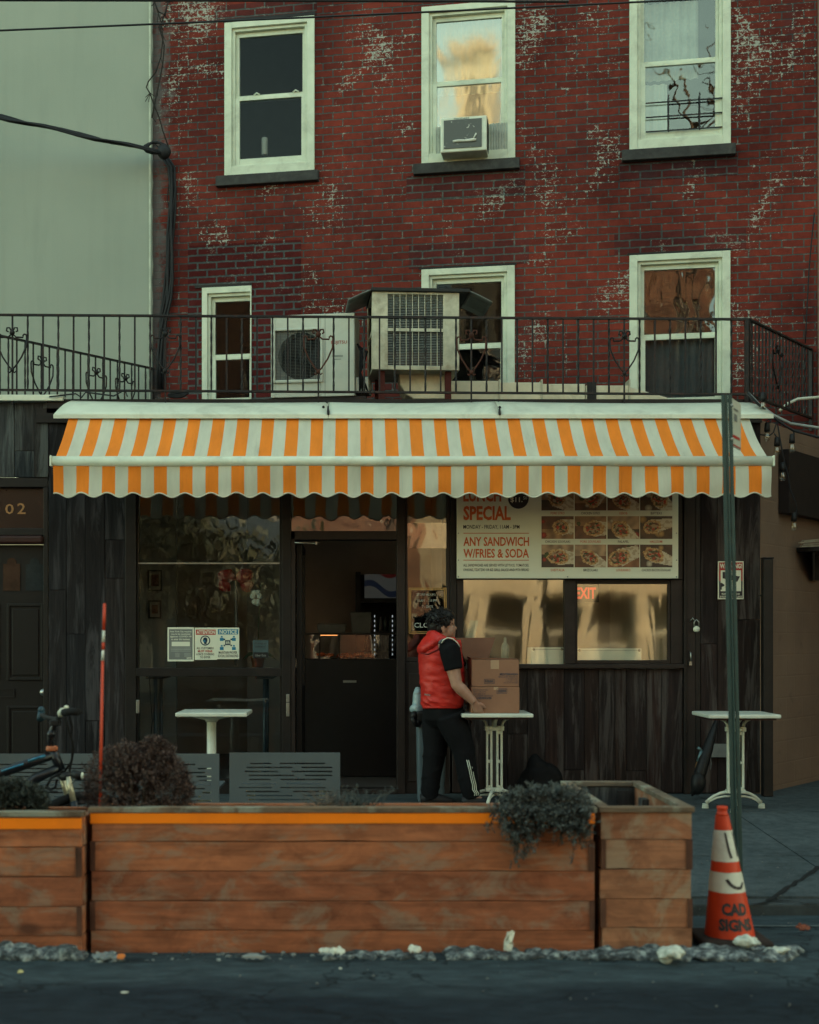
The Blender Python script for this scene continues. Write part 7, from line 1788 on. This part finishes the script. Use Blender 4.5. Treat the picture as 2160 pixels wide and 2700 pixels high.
# ------------------------------------------------------------------ right wall: dark board, bracket shelf, string lights
def SW(px, py, off=.06):                              # a point in front of the slanting tan wall
    k = (px - CX) / F; nrm = Vector((AV.y, -AV.x, 0)); o = Vector((AX, AY, 0)) + nrm * off
    s = (k * o.y - o.x) / (AV.x - k * AV.y); p = o + AV.to_3d() * s if False else o + Vector((AV.x, AV.y, 0)) * s
    return Vector((p.x, p.y, HC - (py - HY) * p.y / F))
brd = thing('dark_board', 'dark boxed board mounted on the tan wall at the right edge', 'board', SW(2085, 1440, 0.0))
nrm = Vector((AV.y, -AV.x, 0))
a, b_, c, d_ = SW(2082, 1352, .10), SW(2250, 1352, .10), SW(2250, 1186, .10), SW(2082, 1183, .10)
b_.z = a.z; c.z = d_.z
m = MB(); m.hexa([a, b_, b_ - nrm * .098, a - nrm * .098, d_, c, c - nrm * .098, d_ - nrm * .098]); m.build('panel', plain('board_black', (.016, .011, .010), .6, var=.4), brd, bevel=.004)
shl = thing('bracket_shelf', 'small dark shelf on a pointed bracket with pale slats at the right edge', 'shelf', SW(2120, 1460, 0.0))
def sbox(px0, px1, py0, py1, o0, o1, mt, nm, par):
    a, b_, c, d_ = SW(px0, py1, o0), SW(px1, py1, o0), SW(px1, py0, o0), SW(px0, py0, o0); b_.z = a.z; c.z = d_.z; mb = MB(); t = nrm * (o1 - o0)
    mb.hexa([a, b_, b_ + t, a + t, d_, c, c + t, d_ + t]); return mb.build(nm, mt, par, bevel=.003)
sbox(2100, 2240, 1444, 1456, .01, .26, dark_frame, 'board', shl)
sbox(2142, 2152, 1457, 1530, .01, .04, dark_frame, 'bracket', shl)
m = MB(); m.hexa([SW(2143, 1532, .02), SW(2150, 1532, .02), SW(2150, 1530, .04), SW(2143, 1530, .04), SW(2143, 1457, .02), SW(2150, 1457, .02), SW(2150, 1457, .2), SW(2143, 1457, .2)]); m.build('bracket_arm', dark_frame, shl)
sb = thing('slat_bundle', 'loose pale slats lying on the bracket shelf', 'slats', SW(2130, 1444, .1))
for i, (dx, dz) in enumerate(((0, 0), (4, 5), (-3, 10), (5, 14))):
    m = MB(); m.pbox(SW(2112 + dx, 1441 - dz, .12), SW(2230 + dx, 1436 - dz * 1.5, .20), .02, .012); m.build('slat', plain('slat_pale', (.34, .30, .22), .7, var=.3), sb)
bulb_g = glass('bulb_glass', .10, (.95, .93, .85))
def bulb(label, px, py, Y, cord_top):
    t_ = thing('string_light', label, 'string light', P(px, py, Y), 0, 'string light bulbs hanging by the tan wall')
    c0 = P(px, py, Y)
    m = MB(); m.lathe([(.010, .075), (.020, .068), (.023, .03), (.025, .0)], c0, 12); m.build('socket', black, t_)
    m = MB(); m.lathe([(.014, .0), (.020, -.015), (.028, -.040), (.027, -.060), (.016, -.076), (.002, -.080)], c0, 14); bl = m.build('bulb', bulb_g, t_)
    m = MB(); m.tube([c0 + Vector((-.008, 0, -.01)), c0 + Vector((-.006, 0, -.05)), c0 + Vector((.006, 0, -.05)), c0 + Vector((.008, 0, -.01))], .0035, 5); m.build('filament', plain('filament', (.55, .48, .32), .4), bl)
    m = MB(); m.tube([c0 + Vector((0, 0, .072)), c0.lerp(cord_top, .5) + Vector((.01, 0, .02)), cord_top], .006, 6); m.build('cord', cable, t_)
ys_ = 10.95
w1p = [(1972, 1036), (1996, 1062), (2018, 1082), (2042, 1103), (2070, 1122), (2094, 1136), (2160, 1153), (2240, 1165)]
wire('string_light_cable', 'black string light cable sagging from the right roof corner across the tan wall', 'cable', [P(a, b_, ys_) for a, b_ in w1p], .011)
wire('string_light_cable', 'second thinner black cable dropping in front of the tan wall beside the hanging bulbs', 'cable', [P(a, b_, ys_) for a, b_ in ((2050, 1112), (2056, 1150), (2063, 1190), (2070, 1225), (2078, 1250), (2084, 1290), (2100, 1330), (2102, 1362))], .006)
bulb('bulb tucked up close under the awning hood corner', 2012, 1058, ys_, P(2003, 1066, ys_) + Vector((0, 0, .05)))
bulb('leftmost string light bulb below the awning hood end', 2023, 1138, ys_, P(2032, 1104, ys_))
bulb('string light bulb hanging lower just right of the awning corner', 2049, 1176, ys_, P(2042, 1143, ys_))
bulb('rightmost string light bulb in front of the board top', 2089, 1168, ys_, P(2093, 1136, ys_))
bulb('string light bulb hanging alone on the dropping cable beside the dark board', 2064, 1243, ys_, P(2068, 1216, ys_))
bulb('lowest string light bulb hanging under the dark board', 2094, 1375, ys_, P(2100, 1345, ys_))
m = MB(); m.tube([P(2032, 1104, ys_), P(2020, 1110, ys_), P(2023, 1120, ys_)], .006, 5)
tag(m.build('cable_loop', cable), 'little loop of black cable under the right end of the awning hood', 'cable')
m = MB(); m.tube([P(2004, 1146, ys_), P(2030, 1148, ys_), P(2040, 1140, ys_), P(2050, 1108, ys_)], .006, 5); tag(m.build('tie_wire', cable), 'thin tie wire joining the string lights to the awning end', 'wire')

# ------------------------------------------------------------------ dirty snow and litter along the gutter
snow = NM('dirty_snow'); co = snow.coord()
k = snow.noise(co, 22, 6, .7); c = snow.ramp(k, [(.35, (.012, .016, .020)), (.47, (.045, .058, .066)), (.55, (.16, .19, .20)), (.68, (.42, .47, .44))])
snow.col(c); snow.rough(.8); snow.bump(snow.noise(co, 60, 5, .7), .9, .012)
clean = plain('snow_clean', (.50, .54, .48), .7, var=.3, scale=30, bump=.8, fine=40, dirt=(.15, .16, .16), dirt_amt=.6)
m = MB(); rs_ = random.Random(77)
def lump(px, py, Y, r, mb=None):
    p = P(px, py, Y); p.z = r * .25; (mb or m).ball(p, (r * rs_.uniform(.9, 1.5), r * rs_.uniform(.7, 1.1), r * rs_.uniform(.55, .95)), 10, 7, nz=.55, nf=26)
def ridge(px0, px1, n, r0, r1, Y0=5.98, Y1=6.14):
    for i in range(n):
        px = rs_.uniform(px0, px1); lump(px, 2500, rs_.uniform(Y0, Y1), rs_.uniform(r0, r1))
ridge(-140, 215, 130, .010, .040, 6.03, 6.14); ridge(-20, 90, 26, .025, .055, 6.04, 6.14); ridge(120, 185, 18, .025, .055, 6.04, 6.14); ridge(240, 330, 20, .008, .022); ridge(330, 850, 70, .004, .012, 6.0, 6.18)
ridge(840, 1140, 110, .006, .024, 6.03, 6.17); ridge(1180, 1420, 130, .007, .032, 6.03, 6.17); ridge(1420, 1590, 90, .007, .024, 6.03, 6.17); ridge(1570, 1840, 170, .008, .034, 6.02, 6.17); ridge(1600, 1740, 40, .02, .042, 6.05, 6.15)
ridge(1850, 2080, 140, .010, .036, 6.0, 6.2); ridge(1990, 2110, 50, .012, .030, 6.05, 6.2)
sn = m.build('snow_ridge', snow.mat); remesh(sn, .0075, 1, .4); sn['kind'] = 'stuff'; sn['label'] = 'dirty melting snow heaped along the gutter'
def chunk(label, px, Y, r, sq=(1.1, .9, .9), z=.02, seed=1):
    mb = MB(); p = P(px, 2500, Y); p.z = z + r * .4; mb.ball(p, (r * sq[0] * .8, r * sq[1] * .8, r * sq[2] * .8), 14, 10, nz=.6, nf=24); rc_ = random.Random(px)
    for _ in range(26): d_ = Vector((rc_.gauss(0, 1), rc_.gauss(0, 1), abs(rc_.gauss(0, .8)))).normalized(); q_ = rc_.uniform(.2, .42) * r; mb.ball(p + Vector((d_.x * r * sq[0] * .85, d_.y * r * sq[1] * .85, d_.z * r * sq[2] * .8)), (q_ * 1.2, q_, q_ * .8), 8, 6, nz=.7, nf=40)
    ob = mb.build('snow_chunk', clean); remesh(ob, .006, 1, .3); tag(ob, label, 'snow', 'snow chunks in the gutter')
chunk('large rounded clean snow chunk in front of the right planter box', 1769, 5.95, .052)
chunk('flat snow chunk resting against the foot of the traffic cone', 1968, 6.12, .042, (1.4, .9, .7), .04)
chunk('row of brighter snow right of the traffic cone base', 2052, 6.08, .034, (2.0, .8, .7), .01)
paper = plain('litter_white', (.56, .58, .50), .6, var=.12, scale=10, bump=.3, fine=30)
def litter(name, label, cat, px, py, Y, w_, h_, mt, tilt=.6, crumple=.3, seed=0, tall=False):
    rr = random.Random(seed); c0 = P(px, py, Y); c0.z = max(c0.z, .012); mb = MB()
    def fn(u, v):
        x = (u - .5) * w_; y = (v - .5) * h_; n = noise.noise(Vector((u * 2.4 + seed, v * 2.4, seed)))
        z = abs(n) * crumple * w_ + (v * h_ * tilt); x *= 1 - .45 * abs(2 * v - 1) ** 2 + .25 * n; y *= 1 - .3 * abs(2 * u - 1) ** 2 + .3 * noise.noise(Vector((u * 4, seed, v * 4)))
        if tall: return c0 + Vector((x * (1.15 - .75 * v) + .022 * n + .012 * v, .05 * n + y * .25, v * h_ * 1.0 + n * .016))
        return c0 + Vector((x, y * math.cos(tilt), z * .9))
    mb.grid(fn, 10, 9, smooth=False); ob = mb.build(name, mt); sd = ob.modifiers.new('solidify', 'SOLIDIFY'); sd.thickness = .004
    return tag(ob, label, cat)
litter('crumpled_paper', 'left half of a crumpled white wrapper lying in the gutter', 'litter', 857, 2512, 6.0, .055, .045, paper, .3, .45, 3)
litter('crumpled_paper', 'right half of a crumpled white wrapper lying in the gutter', 'litter', 891, 2516, 5.99, .065, .05, paper, .3, .5, 5)
litter('crumpled_paper', 'small folded white paper standing up in the snow by the long planter', 'litter', 1093, 2512, 5.99, .06, .05, paper, .5, .6, 8)
litter('crushed_cup', 'crushed white paper cup standing in the snow against the long planter', 'litter', 1338, 2506, 6.0, .052, .085, paper, 1.0, .4, 12, tall=True)
litter('orange_wrapper', 'small orange wrapper lying at the foot of the gap between planters', 'litter', 319, 2538, 6.0, .036, .028, plain('orange_litter', (.55, .16, .03), .5), .8, .3, 15)
litter('clear_bottle', 'flattened clear plastic bottle by the left end of the long planter', 'litter', 272, 2536, 6.0, .095, .04, plain('plastic_clear', (.16, .19, .20), .15, bump=.5, fine=30), .5, .25, 18)
litter('lid', 'pale plastic cup lid lying at the foot of the long planter', 'litter', 672, 2534, 6.0, .12, .03, plain('lid_grey', (.20, .22, .215), .3), .4, .2, 22)
litter('fallen_leaf', 'dry reddish leaf lying on the road right of the cone', 'leaf', 2118, 2468, 6.6, .07, .05, plain('leaf_red', (.16, .05, .03), .7), .4, .4, 25)
litter('fallen_leaf', 'small yellowish leaf on the road at the left edge of the picture', 'leaf', 55, 2566, 5.75, .022, .022, plain('leaf_yellow', (.50, .46, .22), .7), .3, .3, 26)
litter('paper_scrap', 'flat pale scrap of paper on the road below the left planter gap', 'litter', 328, 2623, 5.42, .03, .012, paper, .1, .1, 27)
litter('paper_scrap', 'tiny pale scrap on the road below the long planter', 'litter', 898, 2560, 5.82, .014, .012, paper, .1, .1, 28)
m = MB(); rp = random.Random(41)
for i in range(250):
    y = rp.uniform(5.2, 6.1) if i < 60 else rp.uniform(6.7, 8.6); x = rp.uniform(-2.4, 2.6) if i < 60 else rp.uniform(1.6, 3.2); r = rp.uniform(.002, .006)
    z = .012 if i < 60 else (sz(y) if y > CURB_Y + .02 else -.05); m.ball((x, y, z + r * .2), (r, r, r * .7), 5, 3)
gv = m.build('road_grit', plain('grit', (.16, .165, .16), .8, var=.5, scale=30)); gv['kind'] = 'stuff'; gv['label'] = 'loose grit scattered on the road and pavement'
